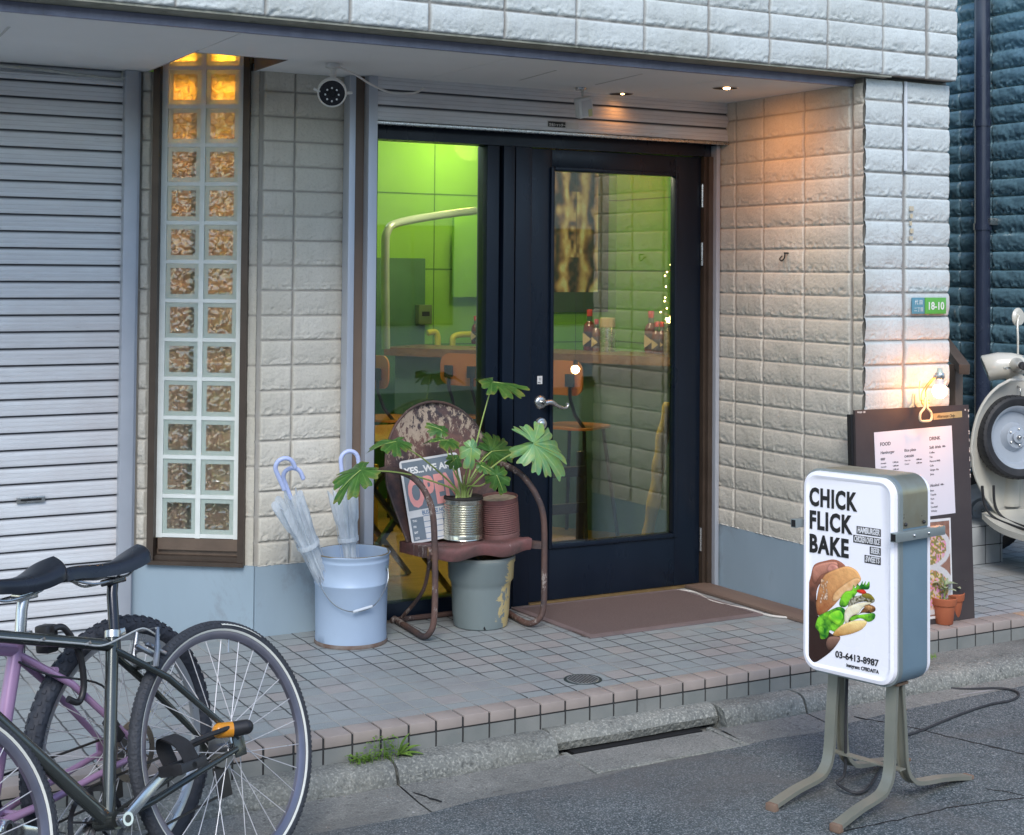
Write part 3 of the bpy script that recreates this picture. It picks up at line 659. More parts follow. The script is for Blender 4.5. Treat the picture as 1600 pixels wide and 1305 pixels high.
# door leaf
mb = MB(); L0, L1, Z0, Z1 = 3.343, 4.286, 0.012, 2.045; g0, g1, gz0, gz1 = 3.465, 4.128, 0.262, 1.945
yb, yf = 5.862, 5.820
mb.box(L0, g0 - .012, yf, yb, Z0, Z1, .003); mb.box(g1 + .012, L1, yf, yb, Z0, Z1, .003); mb.box(g0 - .0115, g1 + .0115, yf, yb, Z0, gz0 - .012, .002); mb.box(g0 - .0115, g1 + .0115, yf, yb, gz1 + .012, Z1, .002)
for a in ((g0 - .020, g0 - .002, gz0 - .020, gz1 + .020), (g1 + .002, g1 + .020, gz0 - .020, gz1 + .020)): mb.box(a[0], a[1], yf - .012, yb - .01, a[2], a[3], .004)
mb.box(g0 - .0015, g1 + .0015, yf - .012, yb - .01, gz0 - .020, gz0 - .002, .004); mb.box(g0 - .0015, g1 + .0015, yf - .012, yb - .01, gz1 + .002, gz1 + .020, .004)
dr = mb.build('entrance_door', m_black, B, 30)
mb = MB(); mb.box(g0 - .003, g1 + .003, 5.838, 5.842, gz0 - .003, gz1 + .003); mb.build('glass', m_glass, dr, 0)
for z in (1.86, 1.58, 0.22):
    mb = MB(); mb.tube([(4.289, 5.812, z - .055), (4.289, 5.812, z + .055)], .0075, 10); [mb.tube([(4.289, 5.812, z + k * .022 - .001), (4.289, 5.812, z + k * .022 + .001)], .0082, 10) for k in (-2, -1, 0, 1, 2)]
    mb.build('hinge', m_steel, dr)
hx, hz = 3.402, 0.902
mb = MB(); mb.lathe([(0.0001, -.012), (.020, -.012), (.026, -.009), (.030, -.004), (.032, 0)], (hx, yf, hz), 'Y', 28)
mb.tube([(hx, yf - .005, hz), (hx, yf - .05, hz)], .011, 16); 
mb.tube(catmull([(hx - .004, yf - .050, hz + .001), (hx + .025, yf - .053, hz + .004), (hx + .055, yf - .053, hz - .012), (hx + .085, yf - .052, hz - .024), (hx + .108, yf - .050, hz - .022), (hx + .116, yf - .049, hz - .010), (hx + .106, yf - .049, hz - .006)], 6), [.013, .0125, .009, .0065, .006, .0062, .005], 12)
mb.build('lever_handle', m_steel, dr, 50)
mb = MB(); mb.lathe([(0.0001, -.026), (.012, -.026), (.017, -.023), (.018, -.012), (.026, -.010), (.029, -.004), (.030, 0)], (hx + .002, yf, hz - .098), 'Y', 28); mb.build('lock_cylinder', m_steel, dr, 40)
mb = MB(); mb.box(hx - .018, hx + .008, yf - .0015, yf, hz + .082, hz + .118); mb.build('pull_sticker', simple('sticker_pale', (.7, .7, .68), None), dr, 0)
mb = MB(); text(mb, 'PULL', (hx - .0155, yf - .0015, hz + .086), (1, 0, 0), (0, 0, 1), .0085, .0002, .85); text(mb, '引', (hx - .010, yf - .0015, hz + .099), (1, 0, 0), (0, 0, 1), .013, 0); mb.build('sticker_lettering', m_blackp, dr, 0)
mb = MB(); mb.box(3.343, 4.36, 5.80, 5.90, 0.0, 0.010, .002); mb.build('threshold', simple('brass_threshold', (.30, .21, .09), (.2, .13, .06), 20, .5, .5), B, 30)
mb = MB(); mb.box(2.5, 3.34, 5.795, 5.9, 0.0, 0.006); mb.build('threshold', simple('grey_threshold', (.2, .17, .14), None, 20, .5, .3), B, 0)
# downlights
for i, (x, y) in enumerate(((3.984, 5.238), (3.722, 5.665))):
    mb = MB(); mb.lathe([(.054, SOF - .002), (.057, SOF - .003), (.059, SOF - .0005)], (x, y, 0), 'Z', 32); d = mb.build('downlight', m_white, B)
    mb = MB(); mb.lathe([(0.0001, SOF - .0012), (.0545, SOF - .0012)], (x, y, 0), 'Z', 32); mb.build('housing', m_dark, d, 0)
    mb = MB(); mb.sphere((x - .004, y - .018, SOF - .004), .016 if i == 0 else .008, 16, 8, (1, 1, .35)); mb.build('bulb', emit('halogen', (1, .55, .22), 14), d)
    lamp('SPOT', (x, y, SOF - .02), 6.5 if i == 0 else .6, (1.0, 0.36, 0.08), 0.05, (0, rad(-22) if i == 0 else 0, 0), rad(158), 1.0)
# ---------------------------------------------------------------- neighbour building at the right
NB = root('neighbour_building', 'dark teal stone block building beyond the alley behind the white scooter', 'building', (7.2, 6.0, 0))
block_wall('wall', NB, (6.9, 8.6, 0), (0, -1, 0), (-1, 0, 0), 4.2, 0.0, 3.6, [1.93, 2.18, 2.5, 2.82, 3.14, 3.46, 3.78, 1.6, 1.3, 1.0, .7, .4], course=0.109, seed=21, mat=m_stone_t, res=0.008, amp=2.6)
mb = MB(); mb.box(6.91, 8.5, 4.4, 8.6, 0, 3.6); mb.build('wall_core', m_stone_t, NB, 0, tone=np.zeros((8, 3)))
pipem = simple('navy_pipe', (0.022, 0.030, 0.055), (0.03, 0.04, 0.07), 4, 0.25, 0.0, 0.03, dirt=(0.1, 0.11, 0.12), dirt_amt=0.7)
dp = root('drain_pipe', 'dark navy drain pipe running up the teal block wall', 'pipe', (6.80, 6.45, 0))
mb = MB(); mb.tube([(6.80, 6.42, 0), (6.80, 6.42, 3.6)], .047, 20); mb.build('pipe', pipem, dp)
for z in (1.78, 2.4):
    mb = MB(); mb.lathe([(.0472, z - .02), (.053, z - .02), (.053, z + .02), (.0472, z + .02)], (6.80, 6.42, 0), 'Z', 20); mb.build('collar', pipem, dp)
mb = MB(); mb.box(6.80, 6.90, 6.36, 6.385, 1.79, 1.83); mb.build('bracket', m_steel, dp)
mb = MB(); mb.box(5.50, 6.05, 5.58, 6.3, 0.0, 0.195)
stp = root('tiled_step', 'low pale tiled step beside the scooter at the alley', 'step', (5.8, 5.9, 0))
mb.build('step_block', m_grout, stp, 0)
mb = MB()
for x in np.arange(5.50, 6.04, 0.107):
    for z in (0.003, 0.100): mb.box(x + .003, min(x + .104, 6.05), 5.574, 5.5795, z, z + .093, .002)
for y in np.arange(5.578, 6.25, 0.107):
    for z in (0.003, 0.100): mb.box(6.0505, 6.056, y + .003, y + .104, z, z + .093, .002)
    for x in np.arange(5.50, 6.04, 0.107): mb.box(x + .003, min(x + .104, 6.052), y, y + .101, .1955, .2015, .002)
mb.build('step_tiles', simple('step_tile', (.46, .48, .48), (.38, .40, .41), 8, .5, 0, .2, dirt=(.25, .25, .25), dirt_amt=.6), stp, 30)
mb = MB(); mb.box(6.06, 7.2, 6.25, 6.5, 0.0, 0.10, .004); mb.box(6.06, 7.2, 6.5, 6.8, 0.0, 0.20, .004); mb.build('stair', simple('dark_stair', (.12, .10, .095), (.08, .07, .07), 8, .7), stp, 30)
# brown sloping rail behind the pillar
hr = root('hand_rail', 'brown square metal hand rail sloping down behind the pillar corner', 'rail', (5.25, 5.25, 0))
a = ony(1470, 528, 5.6); b = ony(1507, 577, 5.1); mb = MB(); mb.bar(a, b, .05, .05, (0, 0, 1), .004); mb.build('rail', simple('brown_rail', (.16, .115, .09), (.12, .09, .07), 9, .4, .3), hr)
c = ony(1494, 572, 5.22); mb = MB(); mb.box(c.x - .025, c.x + .025, 5.20, 5.25, 0, c.z + .01, .004); mb.build('post', MATS['brown_rail'], hr)
# thin white conduit on the pillar joint
cd = MB(); cd.tube([(4.588, 4.764, 1.935), (4.588, 4.764, 2.318)], .0075, 8); tagit(cd.build('conduit', simple('pale_conduit', (.62, .66, .70), None, 5, .4), None, origin=(4.588, 4.764, 1.93)), 'thin pale conduit running up the joint of the stone pillar', 'pipe')

# address plate
ad = root('address_plate', 'small blue and green enamel address plate on the stone pillar', 'sign', (4.72, 4.76, 1.36))
x0, x1, x2 = 4.622, 4.697, 4.820
mb = MB(); mb.box(x0, x1 - .003, 4.758, 4.763, 1.322, 1.392, .001); mb.build('plate', simple('blue_enamel', (.10, .26, .34), (.13, .3, .37), 9, .4), ad)
mb = MB(); mb.box(x1, x2, 4.757, 4.763, 1.322, 1.392, .001); mb.build('plate', simple('green_enamel', (.10, .38, .06), (.12, .42, .08), 9, .4), ad)
mb = MB(); text(mb, '18-10', ((x1 + x2) / 2, 4.7569, 1.3405), (1, 0, 0), (0, 0, 1), .046, .0009, .92, 'CENTER'); mb.build('number_lettering', simple('white_letters', (.8, .82, .8), None), ad, 0); mb = MB(); text(mb, '代 田', ((x0 + x1) / 2, 4.7579, 1.364), (1, 0, 0), (0, 0, 1), .022, 0, .9, 'CENTER'); mb.build('kanji_lettering', MATS['white_letters'], ad, 0); mb = MB(); text(mb, '二丁目', ((x0 + x1) / 2, 4.7579, 1.334), (1, 0, 0), (0, 0, 1), .020, 0, .9, 'CENTER')
mb.build('lettering', simple('white_letters', (.8, .82, .8), None), ad, 0)
# hook on the return wall
hk = MB(); hk.tube(catmull([(4.352, 5.295, 1.57), (4.335, 5.29, 1.555), (4.335, 5.275, 1.548), (4.338, 5.262, 1.56), (4.340, 5.260, 1.582)], 5), .0035, 6); hk.tube([(4.365, 5.262, 1.582), (4.338, 5.262, 1.582)], .004, 6)
tagit(hk.build('wall_hook', m_blackp, None, origin=(4.36, 5.27, 1.57)), 'small black metal hook on the stone wall right of the door', 'hook')
# rust stain marks on pillar (print of old tape)
mb = MB(); q = ony(1424, 340, 4.762)
for i in range(5): mb.box(q.x - .012 + .004 * (i % 2), q.x + .012 - .005 * (i % 3), 4.760, 4.7615, q.z + .03 - i * .032, q.z + .05 - i * .032)
tagit(mb.build('tape_residue', simple('old_tape', (.55, .45, .28), (.48, .45, .38), 60, .9), None, 0, origin=(4.64, 4.76, 1.7)), 'yellowed peeling tape marks on the stone pillar above the address plate', 'tape')

# ---- security camera
sc = root('security_camera', 'white dome security camera with black face under the soffit', 'camera', (2.24, 5.52, SOF))
cx, cy, cz = 2.215, 5.42, 2.185
mb = MB(); mb.lathe([(.0001, SOF - .001), (.030, SOF - .001), (.030, SOF - .016), (.014, SOF - .022), (.012, cz + .04), (.02, cz + .03)], (cx + .02, cy + .04, 0), 'Z', 24); mb.build('mount', m_white, sc, 40)
rot = Matrix.Rotation(rad(-22), 3, 'Z') @ Matrix.Rotation(rad(18), 3, 'X')
mb = MB(); mb.lathe([(.0001, .05), (.036, .048), (.05, .03), (.057, 0.0), (.057, -.03), (.053, -.037), (.050, -.034)], (cx, cy, cz), 'Y', 32, R=rot); mb.build('housing', m_white, sc, 40)
mb = MB(); mb.lathe([(.0001, -.030), (.0505, -.030)], (cx, cy, cz), 'Y', 32, R=rot); mb.build('face', simple('camera_face', (.012, .012, .016), None, 5, .12), sc, 0)
mb = MB()
for i in range(8):
    a = 2 * PI * i / 8; p = rot @ Vector((.026 * math.cos(a), -.0312, .026 * math.sin(a) - .006)); mb.sphere((cx + p.x, cy + p.y, cz + p.z), .0042, 8, 5)
mb.build('led', simple('led_white', (.75, .78, .8), None, 5, .3), sc)
mb = MB(); mb.lathe([(.0001, -.033), (.014, -.033), (.016, -.0305)], (cx, cy, cz), 'Y', 20, R=rot); mb.build('lens', simple('lens_black', (.005, .005, .006), None, 5, .05), sc)
mb = MB(); mb.tube([(cx + .05, cy + .005, cz - .004), (cx + .088, cy + .01, cz + .002)], .006, 8); mb.tube([(cx - .05, cy - .005, cz - .004), (cx - .078, cy - .01, cz + .004)], .006, 8); mb.build('antenna', m_white, sc)
cb = MB(); cb.tube(catmull([(cx + .04, cy + .05, SOF - .006), (2.36, 5.52, SOF - .03), (2.46, 5.60, 2.248), (2.56, 5.63, 2.225), (2.64, 5.62, 2.226), (2.70, 5.66, 2.240), (2.735, 5.68, 2.262)], 8), .0045, 8)
tagit(cb.build('camera_cable', m_white, None, origin=(2.3, 5.5, 2.29)), 'thin white cable looping from the security camera towards the shutter', 'cable')
# ---- small sensor light
sl = root('sensor_light', 'small white box sensor hanging tilted from the soffit above the shutter', 'sensor', (3.47, 5.58, SOF))
M_ = Matrix.Rotation(rad(-14), 3, 'Y') @ Matrix.Rotation(rad(12), 3, 'X'); cxx, cyy, czz = 3.462, 5.56, 2.212
mb = MB(); mb.box(cxx - .042, cxx + .034, cyy - .02, cyy + .02, czz - .045, czz + .045, .010, R=M_); mb.build('body', m_white, sl)
mb = MB(); mb.box(cxx - .026, cxx + .026, cyy - .0215, cyy - .0195, czz - .034, czz + .034, R=M_, c=(cxx, cyy, czz)); mb.build('cover', simple('pale_grey', (.62, .64, .66), None, 5, .5), sl, 0)
mb = MB(); mb.box(cxx + .004, cxx + .024, cyy - .0225, cyy - .0212, czz - .04, czz - .008, R=M_, c=(cxx, cyy, czz)); mb.build('sticker', simple('yellow_paper', (.6, .58, .3), None), sl, 0)
mb = MB(); mb.tube([(cxx - .005, cyy, czz + .03), (cxx - .008, cyy + .01, SOF - .002)], .006, 8); mb.lathe([(.0001, SOF - .001), (.026, SOF - .001), (.024, SOF - .010), (.0001, SOF - .012)], (cxx - .008, cyy + .02, 0), 'Z', 18); mb.build('bracket', m_steel, sl)

# ---- doormat
dm = root('door_mat', 'reddish brown bordered door mat in front of the black door', 'mat', (3.7, 5.45, 0))
mt = NT('mat_weave'); vv = mt.coord(rot=(0, 0, rad(45))); ww = mt.new('TexWave', wave_type='BANDS'); ww.inputs['Scale'].default_value = 60; ww.inputs['Distortion'].default_value = 2.5; mt.link(vv, ww.inputs['Vector'])
n = mt.noise(mt.coord(), 6, 5); c_ = mt.mix(n, (.15, .11, .10), (.115, .088, .082)); c_ = mt.mix(mt.ramp(mt.noise(mt.coord(), 220, 3), [(.4, .5), (.55, 0)]), c_, (.06, .04, .04)); c_ = mt.mix(mt.math('MULTIPLY', ww.outputs['Fac'], .3), c_, (.26, .17, .15))
mt.set(Base_Color=c_, Roughness=.95, Normal=mt.bump(ww.outputs['Fac'], .6, .002))
mb = MB(); mb.box(3.262, 4.128, 5.205, 5.755, .002, .008); mb.build('pile', mt.m, dm, 0)
mb = MB(); q = [(3.240, 5.783), (3.268, 5.175), (4.158, 5.178), (4.135, 5.775)]; i_ = [(3.266, 5.757), (3.290, 5.200), (4.130, 5.203), (4.110, 5.75)]
vs = [(x, y, 0.001) for x, y in q] + [(x + (.004 if x > 3.7 else -.0) * 0, y, .0075) for x, y in q] + [(x, y, .0105) for x, y in i_] + [(x, y, .006) for x, y in i_]
fs = []
for k in range(4):
    n_ = (k + 1) % 4; fs += [(k, n_, 4 + n_, 4 + k), (4 + k, 4 + n_, 8 + n_, 8 + k), (8 + k, 8 + n_, 12 + n_, 12 + k)]
mb.add(vs, fs); mb.build('border', simple('mat_border', (.20, .15, .145), (.155, .118, .115), 9, .7, 0, .2), dm, 30)
# ---- wooden plank by the return wall, cable on floor
mb = MB(); R_ = Matrix.Rotation(rad(2), 3, 'Z'); mb.box(4.20, 4.335, 4.98, 5.80, .002, .016, .002, R=R_)
tagit(mb.build('floor_plank', simple('red_plank', (.20, .14, .105), (.15, .10, .08), 7, .6, stretch=(1, .2, 1)), None, origin=(4.27, 5.4, 0)), 'thin reddish wooden plank lying along the wall beside the mat', 'plank')
mb = MB(); pts = [onz(x, y, .006) for x, y in ((1058, 922), (1085, 925), (1110, 938), (1140, 946), (1170, 952), (1200, 961), (1235, 965), (1262, 967), (1300, 972))]
mb.tube(catmull(pts, 6), .005, 8); tagit(mb.build('floor_cable', simple('cream_cable', (.66, .63, .58), None, 5, .5), None, origin=(4.2, 5.5, 0)), 'pale cable snaking across the tiles from the mat corner', 'cable')
# ---- manhole grate in the porch
mh = root('floor_drain', 'small round slotted metal drain cover in the porch tiles', 'drain', (2.922, 4.675, 0))
mb = MB(); mb.lathe([(.060, .0015), (.070, .0015), (.073, -.003)], (2.922, 4.675, 0), 'Z', 36); mb.build('ring', simple('drain_ring', (.05, .07, .07), None, 9, .5, .4), mh)
mb = MB(); mb.lathe([(.0001, .0022), (.060, .0022), (.0605, 0)], (2.922, 4.675, 0), 'Z', 36); mb.build('cover', simple('drain_cover', (.38, .40, .40), (.3, .32, .32), 20, .45, .6), mh)
mb = MB()
for k in range(-4, 5):
    L = math.sqrt(.055 ** 2 - (k * .0115) ** 2); mb.box(2.922 + k * .0115 - .002, 2.922 + k * .0115 + .002, 4.675 - L, 4.675 + L, .0023, .0028)
mb.build('slots', m_dark, mh, 0)
# road cracks
mb = MB(); r = np.random.RandomState(2)
def crack(pts, w):
    P = [onz(x, y, RZ + .0012) for x, y in pts]; out = []
    for a, b in zip(P[:-1], P[1:]):
        n = max(2, int((b - a).length / .02))
        for i in range(n): out.append(a.lerp(b, i / n) + Vector((r.randn() * .0025, r.randn() * .0025, 0)))
    out.append(P[-1])
    for a, b in zip(out[:-1], out[1:]): mb.bar(a, b, w * (.5 + r.rand()), .0012)
crack([(1335, 1119), (1390, 1130), (1430, 1137), (1480, 1150), (1540, 1164), (1600, 1178)], .008); crack([(1310, 1300), (1400, 1281), (1480, 1262), (1560, 1250), (1600, 1246)], .004)
crack([(1540, 1232), (1570, 1236), (1600, 1243)], .004); crack([(610, 1228), (640, 1236), (690, 1252)], .006)
tagit(mb.build('road_crack', m_dark, smooth=0), kind='structure')
mb = MB()
for _ in range(170):
    x = 1.2 + r.rand() * 4.2; y = 2.7 + r.rand() * 1.45; s_ = .0012 + .0035 * r.rand() ** 2; a_ = r.rand() * 3
    mb.add([(x + s_ * k_ * math.cos(a_ + q_), y + s_ * k_ * math.sin(a_ + q_), RZ + .0025) for q_, k_ in ((0, 1), (1.3, 1.2), (2.8, .7), (4.4, 1.1))], [(0, 1, 2, 3)])
tagit(mb.build('road_grit', simple('pale_grit', (.6, .6, .58), (.45, .44, .42), 90, .8), smooth=0), 'scattered pale grit flecks on the dark asphalt of the street', 'grit', kind='stuff')
mb = MB(); P_ = [onz(x, y, RZ + .0016) for x, y in ((1418, 1081), (1470, 1088), (1500, 1086), (1562, 1077), (1500, 1070), (1460, 1069))]; mb.add(P_, [tuple(range(6))])
tagit(mb.build('road_patch', simple('pale_patch', (.33, .33, .33), (.25, .25, .25), 40, .9), smooth=0), kind='structure')

# ---------------------------------------------------------------- light box sign
E = np.array
ctr = Vector((3.293, 3.590, 0)); azs = rad(257.0)
sn = Vector((math.sin(azs), math.cos(azs), 0)); su = Vector((-sn.y, sn.x, 0))   # su: reader's right
su = -su if (su.dot(Vector((0, -1, 0))) < 0) else su
SG = root('light_box_sign', 'rounded white light box sign with a burger picture on four splayed steel legs', 'sign', (ctr.x, ctr.y, RZ))
Wd, Hh, Dp = 0.345, 0.635, 0.150; tilt = rad(1.6); bz = 0.232
upv = Vector((0, 0, 1)) * math.cos(tilt) - sn * -math.sin(tilt) * 1.0
upv = (Vector((0, 0, 1)) + su * -0.012 - sn * 0.018).normalized()
fu = (su - upv * su.dot(upv)).normalized(); fn = fu.cross(upv); fn = fn if fn.dot(sn) > 0 else -fn
BO = ctr + Vector((0, 0, bz))            # bottom centre of the box
def rrect(w, h, r, n=7, y0=0.0):
    o = []
    for cx_, cy_, a0 in ((w / 2 - r, y0 + r, -90), (w / 2 - r, y0 + h - r, 0), (-w / 2 + r, y0 + h - r, 90), (-w / 2 + r, y0 + r, 180)):
        for i in range(n + 1): a = rad(a0 + 90 * i / n); o.append((cx_ + r * math.cos(a), cy_ + r * math.sin(a)))
    return o
def loft(mb, rings, cap=(True, True)):
    n = len(rings[0]); vs = [p for rg in rings for p in rg]; fs = []
    for i in range(len(rings) - 1):
        for j in range(n): k = (j + 1) % n; fs.append((i * n + j, i * n + k, (i + 1) * n + k, (i + 1) * n + j))
    if cap[0]: fs.append(tuple(range(n))[::-1])
    if cap[1]: fs.append(tuple((len(rings) - 1) * n + j for j in range(n)))
    mb.add(vs, fs)
def sring(w, h, r, y0, d): return [BO + fu * x + upv * y + fn * d for x, y in rrect(w, h, r, 7, y0)]
m_sbody = simple('sign_steel_blue', (0.21, 0.31, 0.38), (0.18, 0.27, 0.34), 4, 0.42, 0.25, 0.08, 120, dirt=(0.30, 0.30, 0.27), dirt_amt=0.62, dirt_scale=3)
mb = MB(); hd = Dp / 2
loft(mb, [sring(Wd, Hh, .055, 0, -hd), sring(Wd, Hh, .055, 0, hd)]); body = mb.build('box_body', m_sbody, SG, 30)
m_srim = simple('sign_rim', (0.30, 0.34, 0.34), (0.25, 0.29, 0.29), 5, 0.4, 0.4, dirt=(.2, .13, .09), dirt_amt=.62)
mb = MB(); loft(mb, [sring(Wd + .006, Hh + .006, .057, -.003, hd - .012), sring(Wd + .006, Hh + .006, .057, -.003, hd + .008)]); mb.build('rim', m_srim, SG, 30)
m_top = simple('sign_top_steel', (0.34, 0.34, 0.27), (0.30, 0.27, 0.19), 9, 0.32, 0.6, 0.05, dirt=(0.20, 0.12, 0.07), dirt_amt=0.56, dirt_scale=4)
mb = MB()      # upper steel band over the shoulders
def arc_ring(off, d):
    pts = [(x, y) for x, y in rrect(Wd + off * 2, Hh + off * 2, .055 + off, 7, -off)]
    a = [p for p in pts if p[1] > Hh * .76]; a.sort(key=lambda p: math.atan2(p[1] - Hh * .75, p[0])); return [(Wd / 2 + off, Hh * .755)] + a + [(-Wd / 2 - off, Hh * .755)]
oo = arc_ring(.002, 0); mb.grid(np.array([[tuple(BO + fu * x + upv * y + fn * d) for x, y in oo] for d in (-hd, hd - .013)])); mb.build('top_band', m_top, SG, 30)
m_face = vcol('sign_print', 0.25, spec=0.5, emis=0.10)  # print glows faintly along with the panel
m_plas = simple('sign_acrylic', (0.84, 0.84, 0.88), (0.80, 0.80, 0.85), 3, 0.28, 0, 0.02, 40); m_plas.node_tree.nodes['Principled BSDF'].inputs['Emission Color'].default_value = (.86, .86, 1, 1); m_plas.node_tree.nodes['Principled BSDF'].inputs['Emission Strength'].default_value = 0.08  # faint glow added to whiten the sign face
for sgn in (1, -1):
    mb = MB(); a_ = hd + .008
    loft(mb, [sring(Wd - .006, Hh - .008, .052, .004, sgn * a_), sring(Wd - .010, Hh - .012, .050, .006, sgn * (a_ + .016)), sring(Wd - .030, Hh - .034, .042, .017, sgn * (a_ + .020)), sring(Wd - .046, Hh - .052, .034, .026, sgn * (a_ + .016)), sring(Wd - .048, Hh - .054, .034, .027, sgn * (a_ + .015))])
    mb.build('panel', m_plas, SG, 40)
# printed face: colours painted on a fine grid (a flat print)
FO = BO + fn * (hd + .008 + .0158); pw, phh = Wd - .080, Hh - .086
def in_poly(px, py, poly):
    poly = np.array(poly, float); x, y = px, py; ins = np.zeros(x.shape, bool); j = len(poly) - 1
    for i in range(len(poly)):
        xi, yi = poly[i]; xj, yj = poly[j]
        c = ((yi > y) != (yj > y)) & (x < (xj - xi) * (y - yi) / (yj - yi + 1e-9) + xi); ins ^= c; j = i
    return ins
def smpoly(P, n=6): return [(p.x, p.y) for p in catmull([(x, y, 0) for x, y in P], n, True)]
def paint(img, X, Y, poly, fn_, smooth_=True):
    m = in_poly(X, Y, smpoly(poly) if smooth_ else poly); c = fn_(X, Y); mf = m.astype(float)
    def bl(a, w):
        for ax in (0, 1):
            pad = [(0, 0), (0, 0)]; pad[ax] = (w + 1, w); cs = np.cumsum(np.pad(a, pad, mode='edge'), axis=ax); n_ = a.shape[ax]
            hi = np.take(cs, range(2 * w + 1, 2 * w + 1 + n_), axis=ax); lo = np.take(cs, range(0, n_), axis=ax); a = (hi - lo) / (2 * w + 1)
        return a
    b1 = bl(mf, 7); b2 = bl(mf, 3); gy, gx = np.gradient(b1); ny_, nx_ = np.gradient(n_tex)
    sh = (1 + 3.2 * (gy * 1.2 + gx * -.7)) * (.50 + .50 * np.clip(b2 * 2 - .9, 0, 1)) + 1.6 * (ny_ - nx_); cast = np.clip(bl(mf, 5), 0, 1)
    for k in range(3):
        img[..., k] = np.where(keepm, img[..., k] * (1 - .45 * cast), img[..., k])      # soft contact shade printed round each piece
        img[..., k] = np.where(m, np.clip(c[k] * np.clip(sh, .25, 1.7), 0, .95), img[..., k])
    keepm[m] = True
    return m
def burger():
    # u 0..1 left to right, v 0..1 top to bottom over the box outline, in the zoomed frame of the study
    nx, ny = 330, 400; us = np.linspace(.075, .92, nx); vs_ = np.linspace(.40, .955, ny)
    U_, V_ = np.meshgrid(us, vs_)
    TL, TR, BR, BL = (85 - 8, -729), (950, -672), (1005, 1236), (152, 1053)
    X = (TL[0] * (1 - U_) + TR[0] * U_) * (1 - V_) + (BL[0] * (1 - U_) + BR[0] * U_) * V_
    Y = (TL[1] * (1 - U_) + TR[1] * U_) * (1 - V_) + (BL[1] * (1 - U_) + BR[1] * U_) * V_
    r = np.random.RandomState(11); n1 = smooth_noise(X.shape, (22, 18), r); n2 = smooth_noise(X.shape, (70, 56), r); n3 = smooth_noise(X.shape, (9, 7), r)
    global n_tex, keepm; n_tex = smooth_noise(X.shape, (120, 100), r) * .10 + n2 * .14 + n1 * .2; keepm = np.zeros(X.shape, bool)
    img = np.zeros(X.shape + (3,)); img[...] = (.80, .81, .84)
    def shade(c0, c1, k): return [c0[i] * (1 - k) + c1[i] * k for i in range(3)]
    cl = lambda a: np.clip(a, 0, 1)
    paint(img, X, Y, [(215, 150), (250, 115), (330, 92), (400, 78), (460, 90), (520, 130), (510, 170), (420, 210), (300, 290), (262, 370), (265, 480), (285, 580), (400, 730), (500, 770), (440, 880), (330, 970), (250, 1005), (170, 985), (148, 850), (148, 560), (155, 380), (180, 300), (200, 220)],
          lambda X, Y: shade((.34, .12, .07), (.030, .014, .011), cl((Y - 150) / 300 * .95 + (n1 - .5) * .35 - (X - 250) / 900)))
    paint(img, X, Y, [(225, 150), (330, 108), (430, 100), (450, 140), (400, 185), (300, 220), (240, 300), (215, 240)], lambda X, Y: shade((.62, .27, .19), (.24, .09, .055), cl((Y - 110) / 190 + (n1 - .5) * .3)))
    paint(img, X, Y, [(380, 120), (440, 130), (455, 165), (400, 195), (350, 180)], lambda X, Y: shade((.75, .36, .28), (.5, .2, .15), cl(n1)))
    paint(img, X, Y, [(400, 770), (500, 775), (460, 850), (400, 890), (370, 830)], lambda X, Y: shade((.26, .14, .10), (.06, .03, .02), cl((Y - 780) / 120)))
    paint(img, X, Y, [(340, 215), (450, 160), (540, 135), (610, 160), (650, 200), (668, 262), (600, 330), (500, 410), (430, 490), (350, 560), (290, 585), (262, 500), (268, 400), (290, 300)],
          lambda X, Y: shade((.80, .42, .16), (.30, .09, .03), cl(.15 + (1 - (X - 260) / 420) * .55 + (Y - 350) / 700 + (n1 - .5) * .25 + (n2 - .5) * .12)))
    paint(img, X, Y, [(430, 380), (520, 300), (620, 240), (665, 262), (600, 340), (480, 430), (420, 450)], lambda X, Y: shade((.85, .56, .30), (.62, .30, .10), cl(n1 * .8)))
    for _ in range(26):
        x, y = 300 + r.rand() * 60, 260 + r.rand() * 200; s = 5 + 6 * r.rand(); paint(img, X, Y, [(x - s, y), (x, y - s * 1.7), (x + s, y), (x, y + s * 1.7)], lambda X, Y: shade((.85, .62, .48), (.8, .5, .3), n1))
    green = lambda X, Y: shade((.22, .62, .03), (.008, .13, .012), cl(.5 + (n3 - .5) * 1.6 + (n1 - .5) * 1.3 + (n2 - .5) * .5))
    paint(img, X, Y, [(745, 265), (715, 300), (715, 262), (690, 295), (685, 262), (660, 305), (640, 290), (620, 330), (605, 300), (590, 350), (530, 365), (490, 420), (480, 490), (540, 500), (600, 430), (660, 350), (745, 335)], green)
    paint(img, X, Y, [(480, 500), (420, 520), (340, 560), (290, 590), (262, 680), (300, 730), (320, 790), (380, 775), (400, 715), (455, 725), (520, 660), (540, 580), (530, 520)], green)
    paint(img, X, Y, [(400, 560), (480, 530), (520, 590), (480, 660), (430, 640), (380, 600)], lambda X, Y: shade((.42, .90, .05), (.10, .50, .02), cl(n1 * 1.2)))
    paint(img, X, Y, [(580, 430), (650, 395), (760, 400), (800, 430), (780, 460), (700, 450), (600, 480), (560, 500)], lambda X, Y: shade((.55, .52, .42), (.10, .09, .03), cl(n2 * 1.4 - .1)))
    paint(img, X, Y, [(700, 370), (760, 380), (800, 430), (750, 425), (680, 400)], lambda X, Y: shade((.40, .36, .05), (.2, .16, .02), n1))
    paint(img, X, Y, [(540, 520), (600, 480), (700, 455), (775, 460), (690, 510), (660, 555), (600, 590), (545, 650), (530, 600)], lambda X, Y: shade((.88, .84, .66), (.66, .56, .32), cl(n1 * .9)))
